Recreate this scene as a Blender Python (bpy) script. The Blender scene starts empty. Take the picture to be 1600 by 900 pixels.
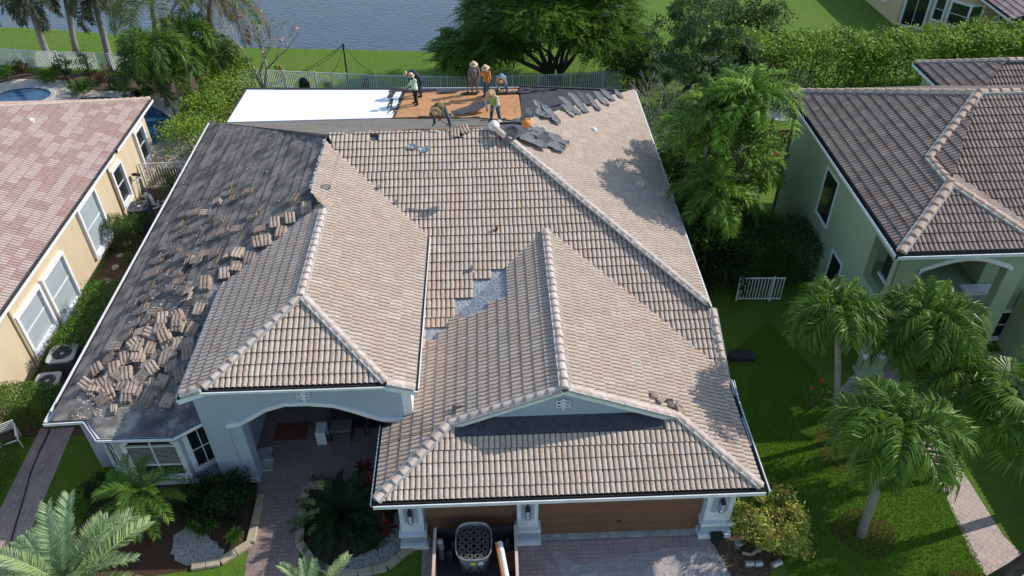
import bpy, bmesh, math, random
import numpy as np
from mathutils import Vector, Matrix, Quaternion
from math import radians, sin, cos, pi, atan2, hypot
random.seed(7); rng = np.random.default_rng(7)
S = bpy.context.scene; COL = S.collection

# ---------------------------------------------------------------- camera
CF, CP, CY, CR, CH = 1246., .6855, .0257, .0146, 22.
_f = Vector((sin(CY)*cos(CP), cos(CY)*cos(CP), -sin(CP)))
_r = Vector((cos(CY), -sin(CY), 0)); _d = _f.cross(_r)
AX = _r*cos(CR)+_d*sin(CR); AY = _d*cos(CR)-_r*sin(CR); AZ = _f
cam = bpy.data.objects.new('camera', bpy.data.cameras.new('camera')); COL.objects.link(cam)
cam.matrix_world = Matrix(((AX.x, -AY.x, -AZ.x, 0), (AX.y, -AY.y, -AZ.y, 0), (AX.z, -AY.z, -AZ.z, CH), (0, 0, 0, 1)))
cam.data.sensor_width = 36; cam.data.lens = CF/1600*36; cam.data.clip_end = 3000; cam.data.clip_start = .5
S.camera = cam
# ---------------------------------------------------------------- light
SUN = Vector((.765, .27, .600)).normalized()
w = bpy.data.worlds.new("World"); S.world = w; w.use_nodes = True
nt = w.node_tree; sky = nt.nodes.new('ShaderNodeTexSky'); sky.sky_type = 'NISHITA'; sky.sun_disc = False
sky.sun_elevation = math.asin(SUN.z); sky.sun_rotation = atan2(SUN.x, SUN.y); sky.altitude = 0; sky.dust_density = .6; sky.air_density = 1.2
bg = nt.nodes['Background']; bg.inputs['Strength'].default_value = .15
nt.links.new(sky.outputs[0], bg.inputs[0])
sun = bpy.data.objects.new('sun', bpy.data.lights.new('sun', 'SUN')); COL.objects.link(sun)
sun.data.energy = 3.4; sun.data.angle = radians(.5); sun.data.color = (1, .94, .85)
sun.rotation_euler = SUN.to_track_quat('Z', 'Y').to_euler(); sun.location = (30, 10, 40)
S.view_settings.view_transform = 'Standard'; S.view_settings.look = 'None'; S.view_settings.gamma = 1
S.view_settings.exposure = 0.42; S.view_settings.use_curve_mapping = False
S.render.engine = 'CYCLES'; S.cycles.max_bounces = 6; S.cycles.diffuse_bounces = 3; S.cycles.glossy_bounces = 2; S.cycles.transmission_bounces = 4; S.cycles.transparent_max_bounces = 8

# ---------------------------------------------------------------- geometry helpers
CAM = Vector((0, 0, CH))
def ray(u, v): return AX*((u-800)/CF)+AY*((v-450)/CF)+AZ
def at(u, v, z=0.):
    d = ray(u, v); return CAM+d*((z-CH)/d.z)
def aty(u, v, y):
    d = ray(u, v); return CAM+d*(y/d.y)
def atx(u, v, x):
    d = ray(u, v); return CAM+d*(x/d.x)
class Pl:                                   # plane z = a + bx x + by y
    def __init__(s, a, bx=0, by=0): s.a, s.bx, s.by = a, bx, by
    def z(s, x, y): return s.a+s.bx*x+s.by*y
    def hit(s, u, v):
        d = ray(u, v); t = (s.a-CH)/(d.z-s.bx*d.x-s.by*d.y); return CAM+d*t
def hitmin(u, v, pls): return max((p.hit(u, v) for p in pls), key=lambda q: (q-CAM).length)

EMP = {}
def setp(o, label=None, cat=None, group=None, kind=None):
    if label: o['label'] = label
    if cat: o['category'] = cat
    if group: o['group'] = group
    if kind: o['kind'] = kind
    return o
def empty(name, loc, label, cat, group=None, rz=0, kind=None):
    o = bpy.data.objects.new(name, None); COL.objects.link(o); o.location = loc; o.rotation_euler.z = rz
    o.empty_display_size = .2; EMP[o.name] = Matrix.Translation(Vector(loc)) @ Matrix.Rotation(rz, 4, 'Z')
    return setp(o, label, cat, group, kind)
def link(name, me, mat, parent=None, smooth=False, loc=None):
    """world-space mesh; when parented keep world position"""
    o = bpy.data.objects.new(name, me); COL.objects.link(o)
    if mat is not None:
        for m in (mat if isinstance(mat, (list, tuple)) else [mat]): me.materials.append(m)
    if smooth: me.polygons.foreach_set('use_smooth', [True]*len(me.polygons))
    if parent is not None:
        o.parent = parent
        if parent.name in EMP: o.matrix_parent_inverse = EMP[parent.name].inverted()
    if loc is not None: o.location = loc
    return o
def npmesh(name, V, Fq, att=None, attname='rnd'):
    me = bpy.data.meshes.new(name); V = np.asarray(V, np.float32); Fq = np.asarray(Fq, np.int32)
    k = Fq.shape[1]; n = len(Fq)
    me.vertices.add(len(V)); me.vertices.foreach_set('co', V.ravel())
    me.loops.add(n*k); me.loops.foreach_set('vertex_index', Fq.ravel())
    me.polygons.add(n); me.polygons.foreach_set('loop_start', np.arange(n, dtype=np.int32)*k)
    me.update(calc_edges=True)
    if att is not None:
        a = me.attributes.new(attname, 'FLOAT', 'FACE'); a.data.foreach_set('value', np.asarray(att, np.float32))
    me.validate(); me.shade_flat(); return me
class MB:
    def __init__(s): s.v = []; s.f = []; s.mi = []; s.cur = 0
    def add(s, vs, fs):
        b = len(s.v); s.v += [tuple(x) for x in vs]; s.f += [tuple(b+i for i in f) for f in fs]; s.mi += [s.cur]*len(fs); return s
    def box(s, c, d, rz=0, M=None):
        x, y, z = d[0]/2, d[1]/2, d[2]/2
        vs = [Vector((sx*x, sy*y, sz*z)) for sz in (-1, 1) for sx, sy in ((-1, -1), (1, -1), (1, 1), (-1, 1))]
        R = M if M is not None else Matrix.Rotation(rz, 3, 'Z')
        vs = [R @ q + Vector(c) for q in vs]
        return s.add(vs, [(3, 2, 1, 0), (4, 5, 6, 7), (0, 1, 5, 4), (1, 2, 6, 5), (2, 3, 7, 6), (3, 0, 4, 7)])
    def beam(s, a, b, w, h, up=(0, 0, 1)):
        a = Vector(a); b = Vector(b); d = (b-a); L = d.length; d.normalize(); r = d.cross(Vector(up))
        if r.length < 1e-4: r = Vector((1, 0, 0))
        r.normalize(); u = r.cross(d)
        return s.box((a+b)/2, (w, L, h), M=Matrix((r, d, u)).transposed())
    def prism(s, poly, z0, z1):
        n = len(poly); z0 = z0 if callable(z0) else (lambda x, y, q=z0: q); z1 = z1 if callable(z1) else (lambda x, y, q=z1: q)
        vs = [(x, y, z0(x, y)) for x, y in poly]+[(x, y, z1(x, y)) for x, y in poly]
        fs = [tuple(range(n-1, -1, -1)), tuple(range(n, 2*n))]+[(i, (i+1) % n, n+(i+1) % n, n+i) for i in range(n)]
        return s.add(vs, fs)
    def tube(s, pts, rad, n=8, cap=True, prof=None):
        pts = [Vector(p) for p in pts]; m = len(pts); rad = rad if isinstance(rad, (list, tuple)) else [rad]*m
        vs = []; ref = None
        for i, p in enumerate(pts):
            d = (pts[min(i+1, m-1)]-pts[max(i-1, 0)]).normalized()
            if ref is None:
                ref = Vector((0, 0, 1)) if abs(d.z) < .9 else Vector((1, 0, 0))
            a = d.cross(ref).normalized(); b = a.cross(d); ref = b
            for k in range(n):
                t = 2*pi*k/n; vs.append(p+a*(cos(t)*rad[i])+b*(sin(t)*rad[i]))
        fs = [(i*n+k, i*n+(k+1) % n, (i+1)*n+(k+1) % n, (i+1)*n+k) for i in range(m-1) for k in range(n)]
        if cap: fs += [tuple(range(n-1, -1, -1)), tuple((m-1)*n+k for k in range(n))]
        return s.add(vs, fs)
    def lathe(s, c, prof, n=16, M=None):
        vs = []; M = M or Matrix.Identity(3); c = Vector(c)
        for r, z in prof:
            for k in range(n): vs.append(M @ Vector((r*cos(2*pi*k/n), r*sin(2*pi*k/n), z))+c)
        m = len(prof)
        fs = [(i*n+k, i*n+(k+1) % n, (i+1)*n+(k+1) % n, (i+1)*n+k) for i in range(m-1) for k in range(n)]
        fs += [tuple(range(n-1, -1, -1)), tuple((m-1)*n+k for k in range(n))]
        return s.add(vs, fs)
    def build(s, name, mat, parent=None, smooth=False, bevel=0):
        me = bpy.data.meshes.new(name); me.from_pydata(s.v, [], s.f); me.update()
        o = link(name, me, mat, parent, smooth)
        if any(s.mi): me.polygons.foreach_set('material_index', s.mi)
        if bevel:
            b = o.modifiers.new('bevel', 'BEVEL'); b.width = bevel; b.segments = 2; b.limit_method = 'ANGLE'
        return o
# ---------------------------------------------------------------- materials
def mat(name, col, rough=.8, col2=None, scale=3., bump=0., bscale=30., detail=4, metal=0, spec=.3, attr=None, stops=None, dist=.01, trans=0, extra=None, alpha=1, thr=(.35, .65), stretch=None, rot=0):
    m = bpy.data.materials.new(name); m.use_nodes = True; N = m.node_tree.nodes; L = m.node_tree.links
    P = N['Principled BSDF']; P.inputs['Roughness'].default_value = rough; P.inputs['Metallic'].default_value = metal
    P.inputs['Specular IOR Level'].default_value = spec; P.inputs['Base Color'].default_value = (*col, 1)
    tc = N.new('ShaderNodeTexCoord'); mp = N.new('ShaderNodeMapping'); L.new(tc.outputs['Object'], mp.inputs[0])
    if stretch: mp.inputs['Scale'].default_value = stretch
    mp.inputs['Rotation'].default_value[2] = rot
    out = None
    if attr and stops:
        a = N.new('ShaderNodeAttribute'); a.attribute_name = attr
        cr = N.new('ShaderNodeValToRGB'); cr.color_ramp.interpolation = 'LINEAR'
        e = cr.color_ramp.elements
        while len(e) < len(stops): e.new(.5)
        for i, c in enumerate(stops): e[i].position = i/(len(stops)-1); e[i].color = (*c, 1)
        L.new(a.outputs['Fac'], cr.inputs[0]); out = cr.outputs[0]
    if col2:
        no = N.new('ShaderNodeTexNoise'); no.inputs['Scale'].default_value = scale; no.inputs['Detail'].default_value = detail; no.inputs['Roughness'].default_value = .6
        L.new(mp.outputs[0], no.inputs[0])
        r = N.new('ShaderNodeMapRange'); r.inputs[1].default_value = thr[0]; r.inputs[2].default_value = thr[1]; L.new(no.outputs[0], r.inputs[0])
        mx = N.new('ShaderNodeMix'); mx.data_type = 'RGBA'; L.new(r.outputs[0], mx.inputs[0])
        if out is not None:
            L.new(out, mx.inputs[6])
            mm = N.new('ShaderNodeMix'); mm.data_type = 'RGBA'; mm.blend_type = 'MULTIPLY'; mm.inputs[0].default_value = 1
            L.new(out, mm.inputs[6]); mm.inputs[7].default_value = (*col2, 1); L.new(mm.outputs[2], mx.inputs[7])
        else:
            mx.inputs[6].default_value = (*col, 1); mx.inputs[7].default_value = (*col2, 1)
        out = mx.outputs[2]
    if extra: out = extra(N, L, mp, out)
    if out is not None: L.new(out, P.inputs['Base Color'])
    if bump:
        n2 = N.new('ShaderNodeTexNoise'); n2.inputs['Scale'].default_value = bscale; n2.inputs['Detail'].default_value = 4; L.new(mp.outputs[0], n2.inputs[0])
        b = N.new('ShaderNodeBump'); b.inputs['Strength'].default_value = bump; b.inputs['Distance'].default_value = dist
        L.new(n2.outputs[0], b.inputs['Height']); L.new(b.outputs[0], P.inputs['Normal'])
    if trans:
        t = N.new('ShaderNodeBsdfTranslucent'); ms = N.new('ShaderNodeMixShader'); ms.inputs[0].default_value = trans
        if out is not None: L.new(out, t.inputs[0])
        else: t.inputs[0].default_value = (*col, 1)
        L.new(P.outputs[0], ms.inputs[1]); L.new(t.outputs[0], ms.inputs[2]); L.new(ms.outputs[0], N['Material Output'].inputs[0])
    if alpha < 1:
        t = N.new('ShaderNodeBsdfTransparent'); ms = N.new('ShaderNodeMixShader'); ms.inputs[0].default_value = alpha
        L.new(t.outputs[0], ms.inputs[1]); L.new(P.outputs[0], ms.inputs[2]); L.new(ms.outputs[0], N['Material Output'].inputs[0])
    return m
def pavers(name, c1, c2, c3, mortar, bw=.2, bh=.1, rot=0, sq=.6):
    def ex(N, L, mp, out):
        b = N.new('ShaderNodeTexBrick'); b.inputs['Scale'].default_value = 1; b.inputs['Brick Width'].default_value = bw; b.inputs['Row Height'].default_value = bh
        b.inputs['Mortar Size'].default_value = .007; b.inputs['Mortar Smooth'].default_value = .3; b.squash = sq; b.squash_frequency = 2; b.offset = .37
        b.inputs['Color1'].default_value = (*c1, 1); b.inputs['Color2'].default_value = (*c2, 1); b.inputs['Mortar'].default_value = (*mortar, 1)
        L.new(mp.outputs[0], b.inputs[0])
        no = N.new('ShaderNodeTexNoise'); no.inputs['Scale'].default_value = 1.3; no.inputs['Detail'].default_value = 6; L.new(mp.outputs[0], no.inputs[0])
        r = N.new('ShaderNodeMapRange'); r.inputs[1].default_value = .4; r.inputs[2].default_value = .7; r.inputs[4].default_value = .55; L.new(no.outputs[0], r.inputs[0])
        mx = N.new('ShaderNodeMix'); mx.data_type = 'RGBA'; mx.inputs[7].default_value = (*c3, 1); L.new(r.outputs[0], mx.inputs[0]); L.new(b.outputs[0], mx.inputs[6])
        return mx.outputs[2]
    return mat(name, c1, .85, extra=ex, bump=.3, bscale=60, rot=rot)
M = {}
def lawn(N, L, mp, out):
    n = N.new('ShaderNodeTexNoise'); n.inputs['Scale'].default_value = .22; n.inputs['Detail'].default_value = 5; n.inputs['Roughness'].default_value = .7; L.new(mp.outputs[0], n.inputs[0])
    r = N.new('ShaderNodeMapRange'); r.inputs[1].default_value = .5; r.inputs[2].default_value = .72; r.inputs[4].default_value = .6; L.new(n.outputs[0], r.inputs[0])
    mx = N.new('ShaderNodeMix'); mx.data_type = 'RGBA'; mx.inputs[7].default_value = (.17, .21, .035, 1); L.new(r.outputs[0], mx.inputs[0]); L.new(out, mx.inputs[6])
    return mx.outputs[2]
M['grass'] = mat('grass', (.085, .18, .014), .9, (.145, .255, .02), 2.6, extra=lawn, bump=1, bscale=26, dist=.12, detail=12, thr=(.3, .7))
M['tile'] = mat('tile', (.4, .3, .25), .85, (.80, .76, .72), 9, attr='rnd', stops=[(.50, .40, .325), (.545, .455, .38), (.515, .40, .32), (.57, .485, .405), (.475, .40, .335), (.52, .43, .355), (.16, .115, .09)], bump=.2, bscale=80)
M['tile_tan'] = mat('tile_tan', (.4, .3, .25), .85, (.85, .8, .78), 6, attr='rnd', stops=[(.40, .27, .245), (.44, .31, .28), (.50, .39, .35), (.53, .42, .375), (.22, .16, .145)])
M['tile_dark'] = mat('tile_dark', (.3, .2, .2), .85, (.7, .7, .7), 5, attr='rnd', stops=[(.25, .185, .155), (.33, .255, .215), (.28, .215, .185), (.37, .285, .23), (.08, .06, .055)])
M['cap'] = mat('cap', (.62, .51, .43), .85, (.48, .37, .31), 2.2, bump=.2, bscale=60)
M['cap_warm'] = mat('cap_warm', (.52, .38, .28), .85, (.40, .28, .22), 2.2)
M['mortar'] = mat('mortar', (.50, .48, .46), .9, (.3, .29, .28), 12)
M['felt'] = mat('felt', (.255, .218, .19), .9, (.085, .076, .072), 1.5, bump=.5, bscale=20, detail=10, thr=(.40, .62))
def felt_stains(N, L, mp, out):
    n = N.new('ShaderNodeTexNoise'); n.inputs['Scale'].default_value = .9; n.inputs['Detail'].default_value = 9; n.inputs['Roughness'].default_value = .65; L.new(mp.outputs[0], n.inputs[0])
    r = N.new('ShaderNodeMapRange'); r.inputs[1].default_value = .49; r.inputs[2].default_value = .62; L.new(n.outputs[0], r.inputs[0])
    mx = N.new('ShaderNodeMix'); mx.data_type = 'RGBA'; mx.inputs[7].default_value = (.34, .32, .28, 1); L.new(r.outputs[0], mx.inputs[0]); L.new(out, mx.inputs[6])
    return mx.outputs[2]
M['felt_wet'] = mat('felt_wet', (.07, .068, .07), .5, (.19, .17, .15), 1.6, bump=.4, bscale=15, extra=felt_stains)
M['felt_grey'] = mat('felt_grey', (.20, .178, .155), .9, (.13, .12, .11), 1.4, bump=.5, bscale=24, stretch=(.25, 1.6, 1))
M['torn'] = mat('torn', (.11, .115, .125), .85, (.16, .165, .175), 5, bump=.4, bscale=30)
M['torn_dark'] = mat('torn_dark', (.045, .047, .055), .8, (.08, .08, .09), 5, bump=.4, bscale=30)
M['white_roof'] = mat('white_roof', (.86, .87, .88), .6, (.80, .81, .83), 1.5)
def osb(N, L, mp, out):
    v = N.new('ShaderNodeTexVoronoi'); v.inputs['Scale'].default_value = 2.6; L.new(mp.outputs[0], v.inputs[0])
    r = N.new('ShaderNodeMapRange'); r.inputs[1].default_value = .0; r.inputs[2].default_value = .10; r.inputs[3].default_value = 1; r.inputs[4].default_value = 0; L.new(v.outputs['Distance'], r.inputs[0])
    mx = N.new('ShaderNodeMix'); mx.data_type = 'RGBA'; mx.inputs[7].default_value = (.07, .05, .04, 1); L.new(r.outputs[0], mx.inputs[0]); L.new(out, mx.inputs[6])
    b = N.new('ShaderNodeTexBrick'); b.inputs['Scale'].default_value = 1; b.inputs['Brick Width'].default_value = 2.44; b.inputs['Row Height'].default_value = 1.22; b.inputs['Mortar Size'].default_value = .012; b.inputs['Mortar Smooth'].default_value = 0
    b.inputs['Color1'].default_value = (1, 1, 1, 1); b.inputs['Color2'].default_value = (.80, .82, .86, 1); b.inputs['Mortar'].default_value = (.25, .22, .2, 1); L.new(mp.outputs[0], b.inputs[0])
    m2_ = N.new('ShaderNodeMix'); m2_.data_type = 'RGBA'; m2_.blend_type = 'MULTIPLY'; m2_.inputs[0].default_value = 1; L.new(mx.outputs[2], m2_.inputs[6]); L.new(b.outputs[0], m2_.inputs[7])
    return m2_.outputs[2]
M['plywood'] = mat('plywood', (.60, .315, .15), .8, (.47, .235, .10), 3.5, bump=.1, extra=osb)
M['wall'] = mat('wall', (.37, .435, .515), .9, (.34, .40, .475), 1.6, stretch=(1, 1, .2), bump=.25, bscale=120)
M['wall_tan'] = mat('wall_tan', (.60, .49, .33), .9, (.54, .44, .30), 1.5, stretch=(1, 1, .15), bump=.25, bscale=120)
M['wall_far'] = mat('wall_far', (.56, .44, .27), .9, (.52, .40, .25), 1.5, bump=.2, bscale=100)
M['wall_green'] = mat('wall_green', (.34, .425, .265), .9, (.31, .39, .245), 1.5, bump=.2, bscale=100)
M['green_dark'] = mat('green_dark', (.16, .22, .13), .8)
M['white'] = mat('white', (.76, .77, .78), .55, (.66, .67, .68), 2.5)
M['trim'] = mat('trim', (.72, .76, .79), .7, (.60, .63, .65), 3, bump=.1)
M['black'] = mat('black', (.02, .02, .022), .5)
M['dirt_shade'] = mat('dirt_shade', (.04, .035, .03), .95)  # gutter insides near black: some dirt, and their shade put into the colour
M['brown_door'] = mat('brown_door', (.21, .112, .064), .55, (.17, .088, .05), 3, stretch=(.4, 6, 6))
M['concrete'] = mat('concrete', (.52, .52, .49), .9, (.30, .29, .27), 2.5, bump=.2)
M['deck'] = mat('deck', (.56, .50, .42), .9, (.44, .39, .33), 2, bump=.2)
M['kerb'] = mat('kerb', (.45, .38, .26), .9, (.33, .28, .20), 4, bump=.4)
M['glass'] = mat('glass', (.015, .02, .022), .08, spec=.6)
M['blind'] = mat('blind', (.72, .74, .74), .5, (.55, .58, .58), .8, stretch=(1, 1, 16))
def wv(N, L, mp, out): return out
M['water'] = mat('water', (.060, .088, .122), .16, (.045, .07, .10), .12, bump=.6, bscale=3.2, dist=.08, spec=.5, stretch=(.7, 1.5, 1))
M['pool'] = mat('pool', (.035, .10, .19), .08, (.025, .075, .15), 1, bump=.15, bscale=3, dist=.03, spec=.5)
M['pool_tile'] = mat('pool_tile', (.04, .055, .09), .3)
M['mulch'] = mat('mulch', (.11, .06, .035), .95, (.05, .028, .018), 14, bump=1, bscale=40, dist=.05)
M['mulch_red'] = mat('mulch_red', (.15, .05, .028), .95, (.06, .022, .014), 14, bump=1, bscale=40, dist=.05)
M['soil'] = mat('soil', (.17, .11, .07), .95, (.07, .05, .032), 7, bump=1, bscale=22, dist=.08, detail=8)
def stones(N, L, mp, out):
    v = N.new('ShaderNodeTexVoronoi'); v.inputs['Scale'].default_value = 22; L.new(mp.outputs[0], v.inputs[0])
    cr = N.new('ShaderNodeValToRGB'); cr.color_ramp.elements[0].color = (.16, .14, .12, 1); cr.color_ramp.elements[1].color = (.62, .60, .57, 1)
    L.new(v.outputs['Color'], cr.inputs[0]); return cr.outputs[0]
M['gravel'] = mat('gravel', (.4, .4, .38), .9, extra=stones, bump=1, bscale=40, dist=.05)
M['paver'] = pavers('paver', (.42, .325, .30), (.33, .265, .25), (.47, .37, .33), (.14, .11, .10), .24, .155)
M['paver_dark'] = pavers('paver_dark', (.30, .215, .19), (.22, .165, .155), (.34, .25, .215), (.08, .065, .06), .22, .15)
M['paver_pale'] = pavers('paver_pale', (.50, .40, .34), (.40, .33, .295), (.52, .42, .36), (.16, .12, .10), .28, .18, rot=.9)
M['paver_left'] = pavers('paver_left', (.38, .30, .28), (.29, .24, .235), (.43, .34, .31), (.12, .10, .095), .30, .17, rot=1.5)
M['bark'] = mat('bark', (.11, .085, .065), .95, (.06, .045, .035), 6, bump=.6, bscale=20, stretch=(1, 1, .3))
M['palm_bark'] = mat('palm_bark', (.30, .28, .255), .9, (.19, .175, .16), 9, bump=.5, bscale=14, stretch=(.3, .3, 2.5))
M['pale_bark'] = mat('pale_bark', (.42, .38, .33), .9, (.28, .25, .21), 6)
def leafm(name, stops, tr=.28, rough=.55): return mat(name, stops[0], rough, attr='rnd', stops=stops, trans=tr, spec=.22)
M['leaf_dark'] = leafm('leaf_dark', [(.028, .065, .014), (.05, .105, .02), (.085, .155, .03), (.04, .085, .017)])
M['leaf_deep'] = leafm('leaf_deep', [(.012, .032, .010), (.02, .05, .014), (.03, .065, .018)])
M['leaf_mid'] = leafm('leaf_mid', [(.05, .12, .018), (.09, .18, .024), (.14, .25, .032), (.065, .13, .02)])
M['leaf_lime'] = leafm('leaf_lime', [(.11, .22, .02), (.17, .31, .03), (.23, .37, .04), (.09, .19, .02)])
M['leaf_hedge'] = leafm('leaf_hedge', [(.08, .15, .02), (.18, .29, .03), (.30, .43, .05), (.09, .16, .02)])
M['leaf_feather'] = leafm('leaf_feather', [(.06, .13, .02), (.095, .19, .026), (.155, .27, .034), (.07, .15, .02)])
M['leaf_mango'] = leafm('leaf_mango', [(.04, .09, .02), (.07, .14, .035), (.16, .23, .10), (.075, .14, .035)], rough=.35)
M['leaf_grey'] = leafm('leaf_grey', [(.10, .14, .09), (.15, .19, .12), (.20, .24, .16)])
M['leaf_palm'] = leafm('leaf_palm', [(.055, .12, .015), (.085, .17, .02), (.145, .25, .03), (.06, .12, .015)], rough=.4)
M['leaf_palm_young'] = leafm('leaf_palm_young', [(.25, .38, .05), (.18, .32, .05)])
M['leaf_coco'] = leafm('leaf_coco', [(.06, .11, .02), (.10, .16, .03), (.19, .20, .05), (.05, .10, .02)])
M['leaf_silver'] = leafm('leaf_silver', [(.24, .35, .18), (.31, .43, .23), (.40, .52, .29), (.28, .39, .21)], rough=.45)
M['leaf_silver_tip'] = leafm('leaf_silver_tip', [(.28, .40, .17), (.34, .46, .20), (.42, .50, .24)], rough=.45)
M['leaf_brown'] = leafm('leaf_brown', [(.14, .085, .04), (.10, .09, .03), (.20, .13, .06)])
M['leaf_darkpalm'] = leafm('leaf_darkpalm', [(.035, .05, .028), (.055, .07, .03), (.075, .075, .04)])
M['leaf_red'] = leafm('leaf_red', [(.16, .025, .02), (.24, .05, .03), (.09, .03, .02)])
M['leaf_croton'] = leafm('leaf_croton', [(.36, .42, .07), (.48, .52, .12), (.26, .34, .05), (.42, .24, .09), (.30, .42, .07), (.44, .52, .10)], rough=.4)
M['leaf_cycad'] = leafm('leaf_cycad', [(.012, .03, .012), (.02, .045, .016), (.03, .065, .02)])
M['flower_red'] = mat('flower_red', (.6, .03, .02), .6)
M['flower_pink'] = mat('flower_pink', (.75, .35, .30), .6)
M['flower_yellow'] = mat('flower_yellow', (.6, .5, .05), .6)
M['metal'] = mat('metal', (.50, .51, .52), .4, (.34, .35, .36), 5, metal=.7)
M['flashing'] = mat('flashing', (.25, .28, .31), .6, (.42, .45, .48), 7, metal=.15, bump=1, bscale=14, dist=.06)
M['ac_grey'] = mat('ac_grey', (.48, .48, .46), .6)
M['ac_dark'] = mat('ac_dark', (.10, .10, .11), .7, (.05, .05, .055), 30, stretch=(.1, .1, 4))
M['rust'] = mat('rust', (.20, .075, .045), .8, (.12, .05, .035), 4)
M['wood_red'] = mat('wood_red', (.19, .062, .034), .7, (.13, .042, .025), 5)
M['skin'] = mat('skin', (.33, .17, .10), .6)
M['straw'] = mat('straw', (.62, .42, .22), .8, (.45, .28, .14), 25, bump=.3, bscale=80)
M['straw_pale'] = mat('straw_pale', (.72, .55, .36), .8, (.60, .42, .27), 25)
M['hatband'] = mat('hatband', (.09, .05, .03), .8)
M['rubber'] = mat('rubber', (.03, .03, .033), .6)
M['roll'] = mat('roll', (.05, .048, .05), .8, (.11, .105, .10), 12)
M['clear'] = mat('clear', (.75, .80, .85), .2, alpha=.28)
M['film'] = mat('film', (.70, .74, .76), .3, alpha=.24, bump=1, bscale=5, dist=.15)
M['orange'] = mat('orange', (.62, .22, .05), .6)
# ---------------------------------------------------------------- roof builders
def inset_clip(me, poly):
    bm = bmesh.new(); bm.from_mesh(me); n = len(poly)
    for i in range(n):
        a = Vector((*poly[i], 0)); b = Vector((*poly[(i+1) % n], 0)); d = b-a
        nr = Vector((d.y, -d.x, 0)).normalized()        # outward for ccw
        bmesh.ops.bisect_plane(bm, geom=bm.verts[:]+bm.edges[:]+bm.faces[:], dist=1e-5, plane_co=a, plane_no=nr, clear_outer=True)
    bm.to_mesh(me); bm.free(); return me
def inside(poly, P, mar=0.):
    ok = np.ones(len(P), bool); n = len(poly)
    for i in range(n):
        a = np.array(poly[i]); b = np.array(poly[(i+1) % n]); d = b-a; nr = np.array((d[1], -d[0]))/np.hypot(*d)
        ok &= ((P-a)@nr) < mar
    return ok
def inpoly(pt, poly):
    x, y = pt; c = False; j = len(poly)-1
    for i in range(len(poly)):
        xi, yi = poly[i]; xj, yj = poly[j]
        if (yi > y) != (yj > y) and x < (xj-xi)*(y-yi)/(yj-yi)+xi: c = not c
        j = i
    return c
def tile_field(poly, pl, down, mat_, parent, name='tile_field', skip=None, w=.332, e=.37, h=.058, lift=.042, rndf=None, seed=0, miss=0.):
    """poly ccw convex; one mesh of barrel tiles laid in courses on the plane"""
    rg = np.random.default_rng(seed+11)
    dn = np.array(down, float); ac = np.array((-dn[1], dn[0])); s = math.hypot(pl.bx, pl.by)
    P = np.array(poly); q = P@(-dn); a = P@ac; eh = e/math.sqrt(1+s*s)
    q0, q1 = q.min(), q.max(); a0, a1 = a.min()-w, a.max()+w
    nr = int((q1-q0)/eh)+1; nc = int((a1-a0)/w)+1
    prof = [(0, -.15), (.045, .5), (.14, .9), (.25, 1), (.36, .9), (.455, .5), (.5, -.1), (.545, .5), (.64, .9), (.75, 1), (.86, .9), (.955, .5), (1, -.15)]
    pu = np.array([p[0] for p in prof])*w; ph = np.array([p[1] for p in prof])*h; m = len(prof)
    nrm = np.array((-pl.bx, -pl.by, 1.)); nrm /= np.linalg.norm(nrm)
    kk, jj = np.meshgrid(np.arange(nr), np.arange(nc), indexing='ij'); kk = kk.ravel(); jj = jj.ravel()
    off = rg.uniform(-.012, .012, nr)[kk] + (kk % 2)*0.0
    ca = a0+(jj+.5)*w+off; cq = q0+(kk+.5)*eh
    C2 = ca[:, None]*ac+cq[:, None]*(-dn)
    ok = inside(poly, C2, w*.75)
    if skip: ok &= np.array([not skip(c[0], c[1]) for c in C2])
    if miss: ok &= rg.random(len(ok)) > miss
    ka, kq, C2 = ca[ok], cq[ok], C2[ok]; n = len(ka); row = kk[ok]; colj = jj[ok]
    rot = rg.normal(0, .007, n); lf = rg.uniform(0, .006, n)
    V = np.zeros((n, 3, m, 3))
    for r_, (dq, dz) in enumerate(((-eh/2-.012, 0.), (-eh/2-.012, lift), (eh/2+.01, .004))):
        A = ka[:, None]-w/2+pu[None, :]+rot[:, None]*(dq/ eh)*.5; Q = (kq+dq)[:, None]+0*A
        X = A*ac[0]-Q*dn[0]; Y = A*ac[1]-Q*dn[1]; Z = pl.a+pl.bx*X+pl.by*Y
        hh = (ph[None, :]*(1 if r_ else 0)*np.ones((n, 1))+(dz+lf[:, None]*(r_ > 0)))
        V[:, r_, :, 0] = X+nrm[0]*hh; V[:, r_, :, 1] = Y+nrm[1]*hh; V[:, r_, :, 2] = Z+nrm[2]*hh
    base = np.arange(n)[:, None]*(3*m)
    F = []
    for r_ in (0, 1):
        i = np.arange(m-1)[None, :]; b = base+r_*m
        F.append(np.stack([b+i, b+i+1, b+m+i+1, b+m+i], -1))
    F = np.concatenate(F, 1).reshape(-1, 4)
    # orientation: make normals up
    if rndf is None: rv = rg.random(n)
    else: rv = rndf(row, colj, rg)
    att = np.repeat(rv*.8, 2*(m-1)).reshape(n, 2, m-1); att[:, 0, :] = 1; att[:, 1, [0, m//2-1, m//2, m-2]] = .93; att = att.ravel()  # tile ends and grooves darkened: dirt plus shade painted into the colour
    me = npmesh(name, V.reshape(-1, 3), F, att)
    inset_clip(me, poly)
    return link(name, me, mat_, parent)
def deck(poly, pl, mat_, parent, name='roof_deck', th=.12, dz=-.02):
    mb = MB(); mb.prism(poly, lambda x, y: pl.z(x, y)-th+dz, lambda x, y: pl.z(x, y)+dz); return mb.build(name, mat_, parent)
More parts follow.
